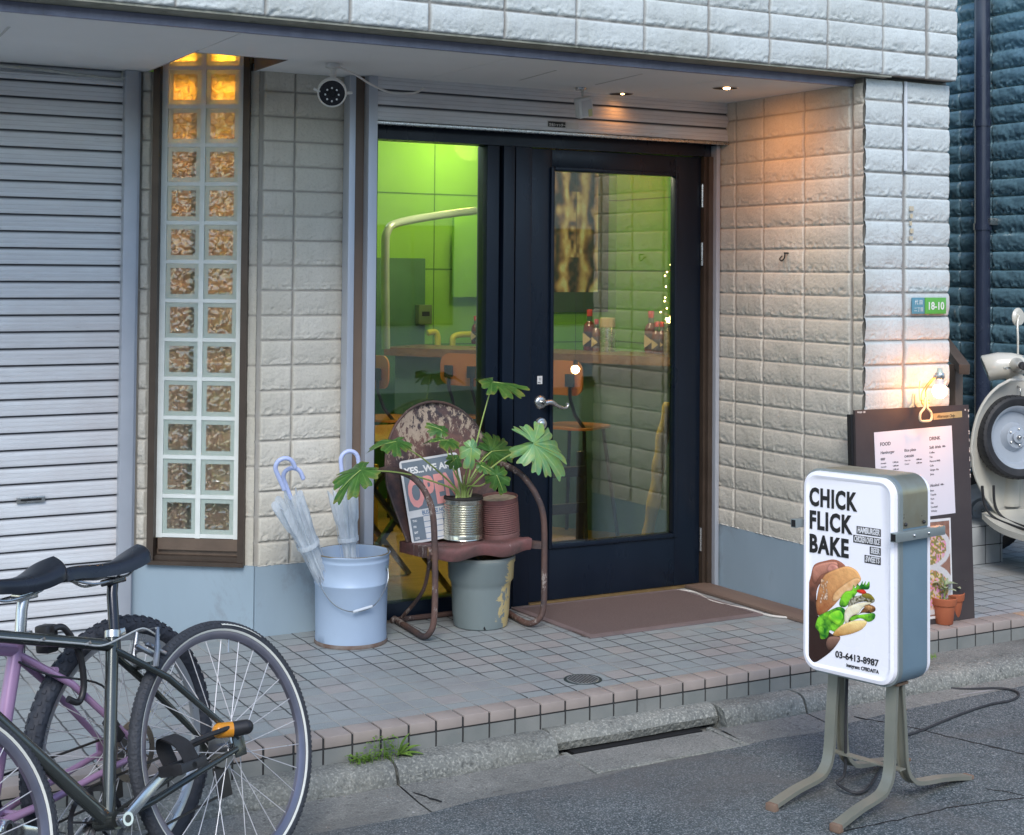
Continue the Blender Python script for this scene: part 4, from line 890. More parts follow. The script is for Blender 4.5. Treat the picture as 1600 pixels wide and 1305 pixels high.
    paint(img, X, Y, [(690, 520), (740, 475), (800, 490), (808, 530), (760, 552), (680, 555), (600, 620), (560, 650), (600, 580), (660, 560)], lambda X, Y: shade((.30, .13, .04), (.04, .015, .008), cl(n2 * 1.5 - .2)))
    paint(img, X, Y, [(720, 480), (780, 490), (770, 520), (710, 515)], lambda X, Y: shade((.62, .34, .14), (.25, .1, .03), n2))
    paint(img, X, Y, [(640, 345), (700, 342), (722, 370), (690, 382), (640, 366)], lambda X, Y: shade((.75, .05, .02), (.45, .02, .01), n1))
    paint(img, X, Y, [(580, 600), (640, 572), (720, 560), (800, 550), (805, 600), (750, 632), (680, 600), (600, 625)], green)
    paint(img, X, Y, [(430, 740), (500, 670), (560, 640), (640, 618), (735, 625), (705, 690), (620, 735), (520, 760), (450, 762)], lambda X, Y: shade((.90, .66, .28), (.50, .22, .05), cl((Y - 640) / 150 + (n1 - .5) * .6)))
    return us, vs_, img
us, vs_, img = burger()
# skip the plain background: keep only painted quads
Pg = np.array([[tuple(FO + fu * ((u - .5) * Wd) + upv * ((1 - v) * Hh) + fn * .0004) for u in us] for v in vs_])
keep = (np.abs(img - np.array((.80, .81, .84))).sum(-1) > .01)
mb = MB(); nv_, nu_ = keep.shape; idx = -np.ones(keep.shape, int); vs2 = []; tn = []; fs = []
k4 = keep.copy()
for i in range(nv_ - 1):
    for j in range(nu_ - 1):
        if keep[i, j] and keep[i, j + 1] and keep[i + 1, j] and keep[i + 1, j + 1]:
            q = []
            for (a, b) in ((i, j), (i + 1, j), (i + 1, j + 1), (i, j + 1)):
                if idx[a, b] < 0: idx[a, b] = len(vs2); vs2.append(tuple(Pg[a, b])); tn.append(img[a, b])
                q.append(idx[a, b])
            fs.append(tuple(q))
mb.add(vs2, fs); mb.build('burger_print', m_face, SG, 0, tone=np.array(tn))
m_ink = simple('black_ink', (0.012, 0.012, 0.014), None, 9, .4)
def ft(m, s_, u, v, size, **k): text(m, s_, FO + fu * ((u - .5) * Wd) + upv * ((1 - v) * Hh) + fn * .0006, fu, upv, size, **k)
mb = MB()
for s_, v, w_ in (('CHICK', .178, .525), ('FLICK', .293, .47), ('BAKE', .410, .43)): ft(mb, s_, .075, v, .0775, bold=.0030, track=1.13, fit=w_ * Wd)
ft(mb, '03-6413-8987', .37, .906, .0285, bold=.0006, fit=.46 * Wd); ft(mb, 'instgram: CFBDAITA', .49, .940, .0155, bold=.0003, fit=.34 * Wd)
mb.build('lettering', m_ink, SG, 0)
mb = MB(); mw = MB()
for s_, v, w_ in (('HAMBURGER', .288, .255), ('CHICKEN OVER RICE', .333, .290), ('BEER', .378, .115), ('SWEETS', .422, .170)):
    u1 = .850; u0 = u1 - w_; c_ = lambda u, vv: FO + fu * ((u - .5) * Wd) + upv * ((1 - vv) * Hh) + fn * .0005
    p4 = [c_(u0, v), c_(u1, v), c_(u1, v - .037), c_(u0, v - .037)]; mb.add([p + fn * .0002 for p in p4], [(0, 1, 2, 3)])
    ft(mw, s_, u0 + .011, v - .0065, .0245, bold=.0009, fit=(w_ - .022) * Wd, shear=.12, depth=.001)
mb.build('word_strip', m_ink, SG, 0); mw.build('strip_lettering', simple('print_white', (.8, .8, .82), None), SG, 0)
# clamping bars, screws
m_leg = simple('worn_leg_steel', (0.27, 0.28, 0.235), (0.33, 0.325, 0.27), 7, 0.45, 0.45, 0.1, 90, dirt=(0.22, 0.13, 0.07), dirt_amt=0.60, dirt_scale=6)
for sx in (1, -1):
    mb = MB(); c_ = BO + fu * sx * (Wd / 2 + .013) + upv * (Hh * .725); mb.bar(c_ - fn * (hd + .065), c_ + fn * (hd + .055), .022, .028, upv, .002); bar = mb.build('clamp_bar', m_srim, SG)
    mb = MB(); e_ = c_ + fn * (hd + .0552); mb.bar(e_ - fn * .0005, e_ + fn * .0004, .016, .022, upv); mb.build('bar_end', m_dark, bar, 0)
    mb = MB()
    for q_ in (.035, -.045): p_ = c_ + fu * sx * .0115 + fn * q_; mb.sphere(tuple(p_), .0055, 10, 6)
    mb.build('screw', m_steel, bar)
    mb = MB()
    for q_ in (.05, -.05): p_ = BO + fu * sx * (Wd / 2 + .004) + upv * (Hh * .775) + fn * q_; mb.sphere(tuple(p_), .006, 10, 6)
    mb.build('bolt', m_blackp, SG)
# legs: bent flat channel, splayed front and back
mb0 = MB(); c_ = BO - upv * .004; mb0.bar(c_ - fu * .135, c_ + fu * .135, .06, .008, upv, .001); mb0.build('base_plate', simple('rusty_plate', (.22, .12, .07), (.28, .2, .14), 12, .8, .2, .3), SG)
for sx in (1, -1):
    for sf in (1, -1):
        top = BO + fu * sx * .108 + fn * sf * .022 - upv * .006
        foot = ctr + fu * sx * .118 + fn * sf * (.315 if sf > 0 else .395) + Vector((0, 0, RZ + .012))
        k1 = ctr + fu * sx * .112 + fn * sf * .045 + Vector((0, 0, RZ + .115))
        pts = [top, top.lerp(k1, .5), k1, k1 + (foot - k1) * .10 + Vector((0, 0, -.035)), k1 + (foot - k1) * .24 + Vector((0, 0, -.036)), k1.lerp(foot, .6) + Vector((0, 0, -.012)), foot + Vector((0, 0, .006))]
        cv = catmull(pts, 5); mb = MB(); w_ = .037; rg = []
        for i, p in enumerate(cv):
            t = (cv[min(i + 1, len(cv) - 1)] - cv[max(i - 1, 0)]).normalized(); nrm = fu.cross(t).normalized(); nrm = nrm if nrm.dot(fn * sf + Vector((0, 0, .6))) > 0 else -nrm
            ins = -nrm * .013
            rg.append([p - fu * w_ / 2, p + fu * w_ / 2, p + fu * w_ / 2 + ins, p + fu * (w_ / 2 - .004) + ins, p + fu * (w_ / 2 - .004) - nrm * .004, p - fu * (w_ / 2 - .004) - nrm * .004, p - fu * (w_ / 2 - .004) + ins, p - fu * w_ / 2 + ins])
        loft(mb, rg); lg = mb.build('leg', m_leg, SG, 30)
        mb = MB(); e_ = foot + fn * sf * .004 + Vector((0, 0, -.006)); mb.bar(e_ - fn * sf * .012, e_ + fn * sf * .012, .036, .024, (0, 0, 1), .004); mb.build('foot_cap', simple('rusty_cap', (.20, .115, .075), (.27, .2, .15), 15, .8), lg)
for sx in (1, -1):
    a_ = ctr + fu * sx * .095 + fn * 0 + Vector((0, 0, RZ + .105))
mb = MB(); mb.bar(ctr - fu * .135 + Vector((0, 0, RZ + .115)), ctr + fu * .135 + Vector((0, 0, RZ + .115)), .03, .004, (0, 0, 1)); mb.build('cross_bar', m_leg, SG)
# power cable
zc = RZ + .006
mb = MB(); pts = [BO - fu * .07 - upv * .004 - fn * .0, ctr - fu * .075 + Vector((0, 0, .08)), ctr - fu * .078 + Vector((0, 0, RZ + .06)), ctr - fu * .085 + fn * .03 + Vector((0, 0, zc + .02))]
pts += [ctr - fu * .02 - fn * .03 + Vector((0, 0, zc + .002))]
pts += [onz(x, y, zc) for x, y in ((1400, 1160), (1440, 1141), (1500, 1116), (1545, 1101), (1580, 1094), (1592, 1086), (1585, 1079), (1560, 1075), (1500, 1076), (1455, 1071), (1410, 1064), (1370, 1052))]
mb.tube(catmull(pts, 7), .0048, 8); tagit(mb.build('power_cable', m_rubber, None, origin=(3.5, 3.6, RZ)), 'black power cable looping on the asphalt behind the light box sign', 'cable')
# ---------------------------------------------------------------- menu board leaning on the pillar
MX, MY = 4.628, 4.722; mt_ = rad(2.2)
MN = Vector((0.0, -math.cos(mt_), math.sin(mt_))); MU = Vector((1, 0, 0)); MV = Vector((0, math.sin(mt_), math.cos(mt_)))
MO = Vector((MX, MY, 0.0))
MBD = root('menu_board', 'tall dark menu board with pinned paper menu leaning against the stone pillar', 'menu board', (MX, MY + .01, 0))
m_board = simple('board_black', (0.042, 0.034, 0.036), (0.055, 0.045, 0.045), 5, 0.6, 0, 0.15, 60, dirt=(0.12, 0.10, 0.09), dirt_amt=0.68)
def mpt(u, v, d=0): return MO + MU * u + MV * v + MN * d
def mrect(mb, u0, u1, v0, v1, d0, d1, rot=0):
    c = ((u0 + u1) / 2, (v0 + v1) / 2); P = [(u0, v0), (u1, v0), (u1, v1), (u0, v1)]
    P = [(c[0] + (x - c[0]) * math.cos(rot) - (y - c[1]) * math.sin(rot), c[1] + (x - c[0]) * math.sin(rot) + (y - c[1]) * math.cos(rot)) for x, y in P]
    mb.prism(P, MO, MU, MV, MN, d0, d1)
mb = MB(); mrect(mb, -.327, .327, 0, .923, -.012, 0); mb.build('panel', m_board, MBD, 0)
mb = MB(); mrect(mb, -.340, .30, 0.0, .905, -.036, -.0125); mb.build('back_panel', simple('board_back', (.015, .015, .017), None, 5, .6), MBD, 0)
mb = MB(); r = np.random.RandomState(3)
for _ in range(16): v = .6 + r.rand() * .3; mrect(mb, .322, .3275, v, v + .003 + .01 * r.rand(), -.004, .0006)
for _ in range(7): u = -.318 + r.rand() * .04; mrect(mb, u, u + .004 + .008 * r.rand(), .908 + r.rand() * .006, .918, -.001, .0006)
mrect(mb, .302, .309, .898, .905, 0, .0008)
mb.build('paint_chips', simple('chip_pale', (.5, .42, .36), (.6, .58, .55), 40, .9), MBD, 0)
mb = MB(); mrect(mb, .115, .285, .868, .895, 0, .001, .03); mb.build('tape_label', simple('kraft_tape', (.42, .34, .17), (.35, .28, .13), 20, .6), MBD, 0)
mb = MB(); text(mb, 'Afternoon Only', mpt(.135, .873, .0012) , MU, (MV + MU * .0), .019, bold=.0002, shear=.3, xs=.85, depth=.0002); mb.build('tape_lettering', m_ink, MBD, 0)
def paper_mat():
    t = NT('menu_paper'); v = t.coord(); n = t.noise(v, 5, 4); t.set(Base_Color=t.mix(n, (.74, .72, .76), (.66, .64, .70)), Roughness=.5, Normal=t.bump(n, .3, .004)); return t.m
m_paper = paper_mat()
pr = -.012
def pc(u, v): return (u * math.cos(pr) - v * math.sin(pr), u * math.sin(pr) + v * math.cos(pr))
mb = MB(); PU0, PU1, PV0, PV1 = -.222, .225, .455, .832; mrect(mb, PU0, PU1, PV0, PV1, .0002, .0012, .022); mb.build('menu_sheet', m_paper, MBD, 0)
mb = MB(); SU = (MU * math.cos(.022) + MV * math.sin(.022)); SV = (MV * math.cos(.022) - MU * math.sin(.022)); SO = mpt((PU0 + PU1) / 2, (PV0 + PV1) / 2, .0014) - SU * ((PU1 - PU0) / 2) - SV * ((PV1 - PV0) / 2)
def mtx(s, x, y, size, **k): text(mb, s, SO + SU * x + SV * y, SU, SV, size, depth=.0002, **k)
mtx('FOOD', .030, .318, .021, bold=.0004); mtx('DRINK', .312, .322, .021, bold=.0004)
mtx('Hamburger', .030, .284, .017, bold=.0002, shear=.15); mtx('Rice plate', .164, .284, .017, bold=.0002, shear=.15); mtx('Soft drink', .310, .286, .017, bold=.0003); mtx('500~', .386, .288, .010, bold=.0004)
for s_, x, y in (('BEEF', .030, .258), ('CHICKEN', .164, .260), ('LAMB', .028, .176), ('LAMB', .163, .176)): mtx(s_, x, y, .0125, bold=.0003)
r = np.random.RandomState(9)
for x, ys, prc in ((.030, (.242, .227, .212), 1), (.164, (.244, .229), 1), (.028, (.160,), 1), (.163, (.160,), 1), (.03, (.105, .09), 1), (.163, (.075, .06), 1)):
    for y in ys: mtx(['Classic', 'Cheese', 'Avocado', 'Over rice'][r.randint(4)], x, y, .0085, bold=.0001); mtx(['1,100 yen', '1,200 yen', '1,300 yen'][r.randint(3)], x + .066, y, .0085, bold=.0003)
for i, s_ in enumerate(('Coffee', 'Tea', 'Flavored Milk', 'Cola', 'Ginger Ale', 'Juice')): mtx(s_, .308, .266 - i * .0185, .0115, bold=.0001)
mtx('Alcohol', .305, .124, .017, bold=.0003); mtx('600~', .366, .126, .010, bold=.0004)
for i, s_ in enumerate(('Beer', 'Tequila', 'Rum', 'Gin', 'Cocktail', 'Whisky')): mtx(s_, .304, .104 - i * .0175, .0115, bold=.0001)
mb.build('menu_lettering', simple('menu_ink', (.05, .04, .05), None), MBD, 0)
# lower poster with two plates of food
nx, ny = 90, 110; us = np.linspace(0, 1, nx); vs_ = np.linspace(0, 1, ny); U_, V_ = np.meshgrid(us, vs_); r = np.random.RandomState(6)
n1 = smooth_noise(U_.shape, (26, 22), r); n2 = smooth_noise(U_.shape, (50, 42), r); img = np.zeros(U_.shape + (3,)); img[...] = np.array((.28, .15, .11))[None, None]; img *= (.8 + .4 * n1)[..., None]
for (cu_, cv_, ru, rv) in ((.62, .28, .40, .22), (.60, .72, .45, .27)):
    d = np.sqrt(((U_ - cu_) / ru) ** 2 + ((V_ - cv_) / rv) ** 2)
    for k, c in enumerate((.62, .60, .60)): img[..., k] = np.where(d < 1, c, img[..., k])
    m = d < .78; img[..., 0] = np.where(m, .25 + .45 * (n2 > .5), img[..., 0]); img[..., 1] = np.where(m, .22 + .4 * (n2 > .52) * n1, img[..., 1]); img[..., 2] = np.where(m, .08 + .4 * (n2 > .62), img[..., 2])
mb = MB(); mb.grid(np.array([[tuple(mpt(-.11 + .30 * u, .43 - .395 * v, .0012)) for u in us] for v in vs_])); mb.build('food_poster', vcol('food_print', .35), MBD, 0, tone=img.reshape(-1, 3))
mb = MB()
for a in ((-.122, -.110, .023, .442), (.190, .198, .023, .442), (-.110, .190, .431, .442), (-.110, .190, .023, .034)): mrect(mb, *a, 0, .002)
mb.build('poster_border', simple('poster_white', (.75, .75, .75), None, 9, .4), MBD, 0)

# clip lamp on the board's top edge
CL = root('clip_lamp', 'glowing bare bulb clip lamp clamped on top of the menu board', 'lamp', (4.64, 4.70, .90))
m_cream = simple('cream_clip', (.62, .56, .40), (.55, .48, .33), 10, .4)
tp = Vector((4.640, 4.708, .905))
mb = MB()
lp = [(-.004, .075), (-.008, .045), (-.010, .028), (-.030, .010), (-.034, -.012), (-.026, -.024), (0, -.026), (.026, -.024), (.034, -.012), (.030, .010), (.010, .028), (.008, .045), (.004, .075)]
mb.tube(catmull([tp + Vector((x, -.012, y - .01)) for x, y in lp], 5), .0052, 8); mb.tube(catmull([tp + Vector((x, .058, y - .0)) for x, y in lp], 5), .0045, 8)
mb.build('clip', m_cream, CL)
mb = MB(); 
for dx in (-.012, .012): mb.tube(catmull([tp + Vector((dx, -.012, .03)), tp + Vector((dx * 1.2, .0, .055)), tp + Vector((dx * .6 + .008, .0, .10)), tp + Vector((.016 + dx * .4, -.055, .158))], 6), .0028, 8)
mb.tube([tp + Vector((-.020, -.01, .040)), tp + Vector((.020, -.01, .040))], .004, 8); mb.tube([tp + Vector((-.020, -.01, .052)), tp + Vector((.020, -.01, .052))], .003, 8)
mb.tube(catmull([tp + Vector((-.022, 0, .05)), tp + Vector((-.026, 0, .10)), tp + Vector((-.022, .0, .135))], 5), .0015, 6)
mb.build('wire_arm', simple('brass_wire', (.6, .45, .15), None, 9, .35, .7), CL)
bl = Vector((4.664, 4.640, 1.000))
mb = MB(); mb.lathe([(.0001, .098), (.010, .096), (.013, .080), (.018, .074), (.018, .066)], bl, 'Z', 20); mb.build('socket_cap', simple('socket_green', (.55, .6, .5), None, 9, .4), CL)
mb = MB(); mb.lathe([(.0185, .076), (.0205, .072), (.0205, .058), (.0185, .052), (.0165, .050)], bl, 'Z', 20); mb.tube([bl + Vector((-.032, 0, .064)), bl + Vector((.024, 0, .064))], .005, 8); mb.build('socket', m_steel, CL)
mb = MB(); mb.lathe([(.0165, .050), (.017, .035), (.020, .022), (.024, .012)], bl, 'Z', 20); mb.build('bulb_collar', simple('bulb_collar', (.75, .66, .66), None, 9, .4), CL)
mb = MB(); mb.sphere(bl, .0315, 20, 14); bb_ = mb.build('bulb', emit('bulb_glow', (1.0, .66, .30), 13), CL); bb_.visible_shadow = True
lamp('POINT', (bl.x, bl.y - .002, bl.z - .001), 7.5, (1.0, .27, .03), .036)

# ---------------------------------------------------------------- two small terracotta pots
m_terra = simple('terracotta', (.42, .125, .055), (.36, .10, .045), 9, .8, 0, .15, 120, dirt=(.45, .25, .17), dirt_amt=.62)
m_soil = simple('potting_soil', (.03, .018, .012), (.06, .04, .03), 60, .95, 0, .8, 90)
def leaf_mat(name, c1, c2, sheen=.25, vein=None):
    t = NT(name); v = t.coord(); n = t.noise(v, 25, 4); col = t.mix(t.ramp(n, [(.35, 0), (.7, 1)]), c1, c2)
    if vein:
        a_ = t.new('Attribute', attribute_name='tone'); s_ = t.new('SeparateColor'); t.link(a_.outputs['Color'], s_.inputs[0]); col = t.mix(s_.outputs[0], col, vein); col = t.mix(t.math('MULTIPLY', s_.outputs[1], t.ramp(t.noise(v, 40, 3), [(.45, 0), (.6, 1)])), col, (.30, .26, .06))
    t.set(Base_Color=col, Roughness=.38, Specular_IOR_Level=.45, Subsurface_Weight=0.0, Normal=t.bump(t.noise(v, 60, 3), .25, .002)); t.b.inputs['Transmission Weight'].default_value = 0
    tr = t.new('BsdfTranslucent'); t.link(col, tr.inputs[0]); ms = t.new('MixShader'); ms.inputs[0].default_value = sheen; t.link(t.b.outputs[0], ms.inputs[1]); t.link(tr.outputs[0], ms.inputs[2]); t.link(ms.outputs[0], t.out.inputs[0]); return t.m
m_young = leaf_mat('young_leaf', (.36, .46, .28), (.50, .58, .40)); m_stem = simple('green_stem', (.20, .30, .08), (.28, .36, .12), 20, .5)
def simple_leaf(mb, base, d, up, L, w, droop=.3, n=7):
    base = Vector(base); d = Vector(d).normalized(); up = Vector(up).normalized(); s_ = d.cross(up).normalized(); up = s_.cross(d); g = []
    for i in range(n + 1):
        t = i / n; c = base + d * (L * t) + up * (L * (.25 * t - droop * t * t)); ww = w * math.sin(PI * min(1, t * .92 + .04)) ** .8
        g.append([tuple(c - s_ * ww + up * ww * .25), tuple(c), tuple(c + s_ * ww + up * ww * .25)])
    mb.grid(np.array(g))
for i, (x, y, lab) in enumerate(((4.757, 4.705, 'small terracotta pot with pale seedling, nearest the light box sign'), (4.858, 4.760, 'small terracotta pot with green seedling, on the right behind its twin'))):
    T = root('potted_seedling', lab, 'potted plant', (x, y, 0), group='small terracotta pots beside the menu board')
    mb = MB(); mb.lathe([(.0001, .004), (.0335, .004), (.034, .0015), (.0365, .004), (.0455, .082), (.0505, .0825), (.052, .086), (.0545, .112), (.0525, .1145), (.0485, .112), (.0455, .092)], (x, y, 0), 'Z', 36); mb.build('pot', m_terra, T, 40)
    mb = MB(); mb.lathe([(.0001, .099), (.02, .1), (.0468, .096)], (x, y, 0), 'Z', 24); mb.build('soil', m_soil, T)
    mb = MB(); hs = .075 if i == 0 else .065; mb.tube([(x, y, .095), (x + .004, y, .095 + hs)], [.0035, .0025], 8)
    for k in range(3): mb.tube([(x + r.randn() * .01, y + r.randn() * .01, .096), (x + r.randn() * .02, y, .108)], .0015, 6)
    mb.build('stem', m_stem, T)
    mb = MB(); top = Vector((x + .004, y, .093 + hs)); r = np.random.RandomState(40 + i)
    for k in range(7 if i == 0 else 9):
        a = 2 * PI * k / 7 + r.rand() * .5; z = -.012 * (k % 3) - .004; simple_leaf(mb, top + Vector((0, 0, z)), (math.cos(a), math.sin(a), .15 + r.rand() * .2), (0, 0, 1), .052 + .02 * r.rand(), .014, .35)
    simple_leaf(mb, top, (-.1, 0, 1), (-1, 0, .2), .045, .007, .0); simple_leaf(mb, top, (.2, -.2, 1), (1, 0, .2), .03, .008, .1)
    mb.build('leaves', m_young, T, 60)

# ---------------------------------------------------------------- metal shell back chair
CH = root('metal_garden_chair', 'rusty metal shell back garden chair carrying cans and a plant beside the door', 'chair', (2.9, 5.6, 0))
def rust_mat(name, base, pale, rust, amt=.5, grad=None):
    t = NT(name); v = t.coord(); n = t.noise(v, 7, 6, .65, .5); f = t.noise(t.coord((1, 1, .55)), 38, 8, .78, .3); g = t.noise(v, 90, 5, .7)
    col = t.mix(t.ramp(n, [(.38, 0), (.62, 1)]), base, rust)
    thr = t.math('ADD', f, t.math('MULTIPLY', t.math('SUBTRACT', t.noise(v, 3.4, 2), .5), .55))
    if grad is not None:
        sp = t.new('SeparateXYZ'); t.link(t.coord(), sp.inputs[0]); mr = t.new('MapRange'); t.link(sp.outputs[2], mr.inputs[0]); mr.inputs[1].default_value = grad[0]; mr.inputs[2].default_value = grad[1]; mr.inputs[3].default_value = -.12; mr.inputs[4].default_value = .07
        thr = t.math('ADD', thr, mr.outputs[0])
    pk = t.ramp(thr, [(amt, 0), (amt + .02, 1)])
    col = t.mix(pk, col, t.mix(g, pale, tuple(c * .62 for c in pale)))
    rr = t.ramp(g, [(.3, .5), (.7, .85)]); t.set(Base_Color=col, Roughness=rr, Metallic=.1, Normal=t.bump(thr, .35, .002, t.bump(g, .4, .0015))); return t.m
m_shell = rust_mat('peeling_paint', (.045, .036, .043), (.50, .40, .31), (.16, .085, .07), .56, grad=(.45, .80))
m_ctube = rust_mat('rusty_tube', (.06, .045, .045), (.36, .31, .28), (.125, .07, .055), .60)
m_seat = rust_mat('red_seat_paint', (.20, .085, .08), (.42, .36, .33), (.10, .06, .055), .62)
hx_ = 2.888; SW = .235
# shell back: lofted outline, slightly dished, leaning back
g = []
for i in range(25):
    t = 1 - (1 - i / 24) ** 1.8; z = .36 + t * .565
    w_ = SW * 1.09 * math.sqrt(max(0, 1 - max(0, (t - .42) / .58) ** 2.3)) * (0.80 + .20 * min(1, t / .4))
    w_ = max(w_, .012); row = []
    for j in range(25):
        q_ = -1 + j / 12; y = 5.70 + (z - .36) * .20 - .034 * q_ * q_ * (1 - t * .4) + .010 * math.cos(q_ * PI * 3) * .35 * (1 - t)
        if t > .93 : y += .004
        row.append((hx_ - .036 + .030 * (1 - t) ** 2 + q_ * w_, y, z))
    g.append(row)
g = np.array(g); mb = MB(); mb.grid(g); g2 = g.copy(); g2[..., 1] += .004; mb.grid(g2[::-1])
edge_pts = [tuple(p) for p in g[:, 0]] + [tuple(p) for p in g[::-1, -1]]
bk = mb.build('backrest', m_shell, CH, 60)
mb = MB(); mb.tube([Vector(p) + Vector((0, .004, 0)) for p in edge_pts], .006, 8); mb.build('rolled_edge', m_ctube, bk)
# seat pan
g = []
for i in range(18):
    t = i / 17; y = 5.425 + t * .33
    row = []
    for j in range(25):
        q_ = -1 + j / 12; w_ = SW * (1.02 - .10 * t) ; edge_ = abs(q_) ** 8
        z = .376 - .022 * t + .012 * (1 - q_ * q_) * (-.6) + .006 * math.cos(q_ * PI * 2) * (1 - t) - .006 * edge_
        x = hx_ + .01 + q_ * w_
        if t < .12: z += .004 * math.sin(t / .12 * PI)
        row.append((x, y + .012 * q_ * q_ * (1 - t), z))
    g.append(row)
g = np.array(g); fr_ = []
for dz, dy in ((-.004, -.006), (-.014, -.009), (-.026, -.006), (-.042, -.004), (-.052, .002)):
    k = g[0].copy(); k[:, 1] += dy; k[:, 2] += dz + .004 * np.cos(np.linspace(-1, 1, 25) * PI * 2.0); fr_.append(k)
full = np.array(fr_[::-1] + list(g)); mb = MB(); mb.grid(full)
for c_ in (0, -1):
    sd = g[:, c_]; lo = sd.copy(); lo[:, 2] -= .045; mb.grid(np.array([sd, lo]))
mb.build('seat', m_seat, CH, 50)
mb = MB()
for x, y in ((2.668, 5.418), (2.70, 5.50)): mb.sphere((x, y, .352), .007, 8, 5)
mb.build('rivet', m_ctube, CH)
# arms and legs: one bent tube each side + sled base
for s_, x0, pts in ((-1, 2.68, [(2.578, 5.745, .650), (2.580, 5.66, .666), (2.592, 5.55, .668), (2.612, 5.46, .648), (2.648, 5.425, .585), (2.672, 5.415, .49), (2.682, 5.415, .25), (2.677, 5.412, .09), (2.664, 5.425, .036), (2.656, 5.465, .0150), (2.662, 5.56, .0145), (2.682, 5.80, .0145)]),
                    (1, 3.185, [(3.105, 5.745, .650), (3.100, 5.64, .664), (3.100, 5.53, .655), (3.118, 5.455, .622), (3.160, 5.425, .545), (3.186, 5.415, .45), (3.190, 5.415, .25), (3.186, 5.412, .09), (3.168, 5.425, .036), (3.146, 5.465, .0150), (3.148, 5.56, .0145), (3.185, 5.79, .0145)])):
    mb = MB(); mb.tube(catmull(pts, 7), .0128, 12); mb.build('arm_leg_tube', m_ctube, CH)
    mb = MB(); mb.bar((x0, 5.425, .345), (x0 - s_ * .03, 5.46, .345), .02, .03); mb.build('bracket', m_ctube, CH)
mb = MB(); mb.tube([(2.66, 5.785, .0125), (3.17, 5.785, .0125)], .0115, 10); mb.build('sled_bar', m_ctube, CH)
mb = MB(); mb.tube(catmull([(2.70, 5.50, .33), (2.72, 5.60, .17), (2.70, 5.77, .02)], 5), .008, 8); mb.build('brace', m_ctube, CH); mb = MB(); mb.tube(catmull([(3.10, 5.50, .33), (3.10, 5.62, .17), (3.13, 5.77, .02)], 5), .008, 8); mb.build('brace', m_ctube, CH)

# open sign resting on the seat against the backrest
OP = root('open_sign', 'small framed plate reading YES WE ARE OPEN leaning on the chair back', 'sign', (2.80, 5.62, .36))
ON = Vector((-.12, -.97, .20)).normalized(); OU = Vector((.985, -.12, .02)); OU = (OU - ON * OU.dot(ON)).normalized(); OU = (OU + Vector((0, 0, -.0))).normalized(); OV = ON.cross(OU); OV = OV if OV.z > 0 else -OV
a_ = rad(5.5); OU, OV = OU * math.cos(a_) + OV * math.sin(a_), OV * math.cos(a_) - OU * math.sin(a_)
OO = Vector((2.815, 5.628, .368))
def orr(w, h, r, d, y0=0): return [OO + OU * x + OV * y + ON * d for x, y in rrect(w, h, r, 4, y0)]
mb = MB(); loft(mb, [orr(.262, .345, .014, 0), orr(.262, .345, .014, .004)]); mb.build('plate', simple('plate_white', (.68, .68, .68), None, 9, .4), OP, 30)
def orect(mb, u0, u1, v0, v1, d=.0046): mb.prism([(u0, v0), (u1, v0), (u1, v1), (u0, v1)], OO, OU, OV, ON, .004, d)
mb = MB(); orect(mb, -.122, .122, .135, .336); orect(mb, -.122, -.065, .010, .105); mb.build('navy_ground', simple('plate_navy', (.17, .21, .25), None, 9, .35), OP, 0)
mb = MB(); text(mb, 'YES...WE ARE', OO + OU * -.114 + OV * .286 + ON * .0048, OU, OV, .038, bold=.0014, fit=.225, depth=.0003); mb.build('lettering', simple('letter_white', (.8, .8, .8), None), OP, 0)
mb = MB(); text(mb, 'OPEN', OO + OU * -.113 + OV * .152 + ON * .0048, OU, OV, .160, bold=.0075, fit=.226, depth=.0003, track=1.08); mb.build('lettering', simple('letter_red', (.84, .36, .34), None, 9, .4), OP, 0)
mb = MB(); text(mb, 'BUSINESS HOURS', OO + OU * 0 + OV * .112 + ON * .0045, OU, OV, .024, bold=.0004, xs=.72, align='CENTER', depth=.0002)
for k in range(5): orect(mb, -.065, .122, .010 + k * .0237, .0122 + k * .0237)
orect(mb, .02, .0215, .010, .105); mb.build('table_lines', simple('line_blue', (.06, .16, .33), None, 9, .4), OP, 0)
mb = MB()
for k, s_ in enumerate(('SUN', 'SAT', 'FRI', 'THU')): text(mb, s_, OO + OU * -.114 + OV * (.0165 + k * .0237) + ON * .0048, OU, OV, .012, bold=.0004, xs=.8, depth=.0003)
mb.build('day_lettering', MATS['letter_white'], OP, 0)

# tin can with the big plant, rusty can
def can(mb, c, r_, h, n=13, R=None, amp=.0022, open_=True):
    pf = [(.0001, 0), (r_ * .97, 0), (r_ * 1.02, .003), (r_ * .99, .008)]
    for i in range(n * 6 + 1): t = i / (n * 6); pf.append((r_ + amp * math.cos(2 * PI * t * n), .022 + t * (h - .038)))
    pf += [(r_ * .99, h - .008), (r_ * 1.03, h - .004), (r_ * 1.03, h), (r_ * .98, h)]
    if open_: pf += [(r_ * .96, h - .03), (.0001, h - .032)]
    mb.lathe(pf, c, 'Z', 48, R=R)
cA = Vector((2.905, 5.605, .366))
PC = root('plant_tin', 'shiny ribbed tin can planted with a large lobed leaf houseplant on the chair seat', 'potted plant', tuple(cA))
m_tin = simple('tin_plate', (.62, .62, .54), (.50, .49, .40), 9, .22, .95, .05, 160, dirt=(.35, .30, .2), dirt_amt=.66)
mb = MB(); can(mb, cA, .0815, .168); mb.build('can', m_tin, PC, 60)
mb = MB(); mb.lathe([(.078, .160), (.084, .172), (.080, .180), (.072, .176), (.0001, .172)], cA, 'Z', 40); mb.build('soil', simple('dark_soil', (.02, .018, .016), (.035, .03, .026), 60, .9, 0, .7, 70), PC)
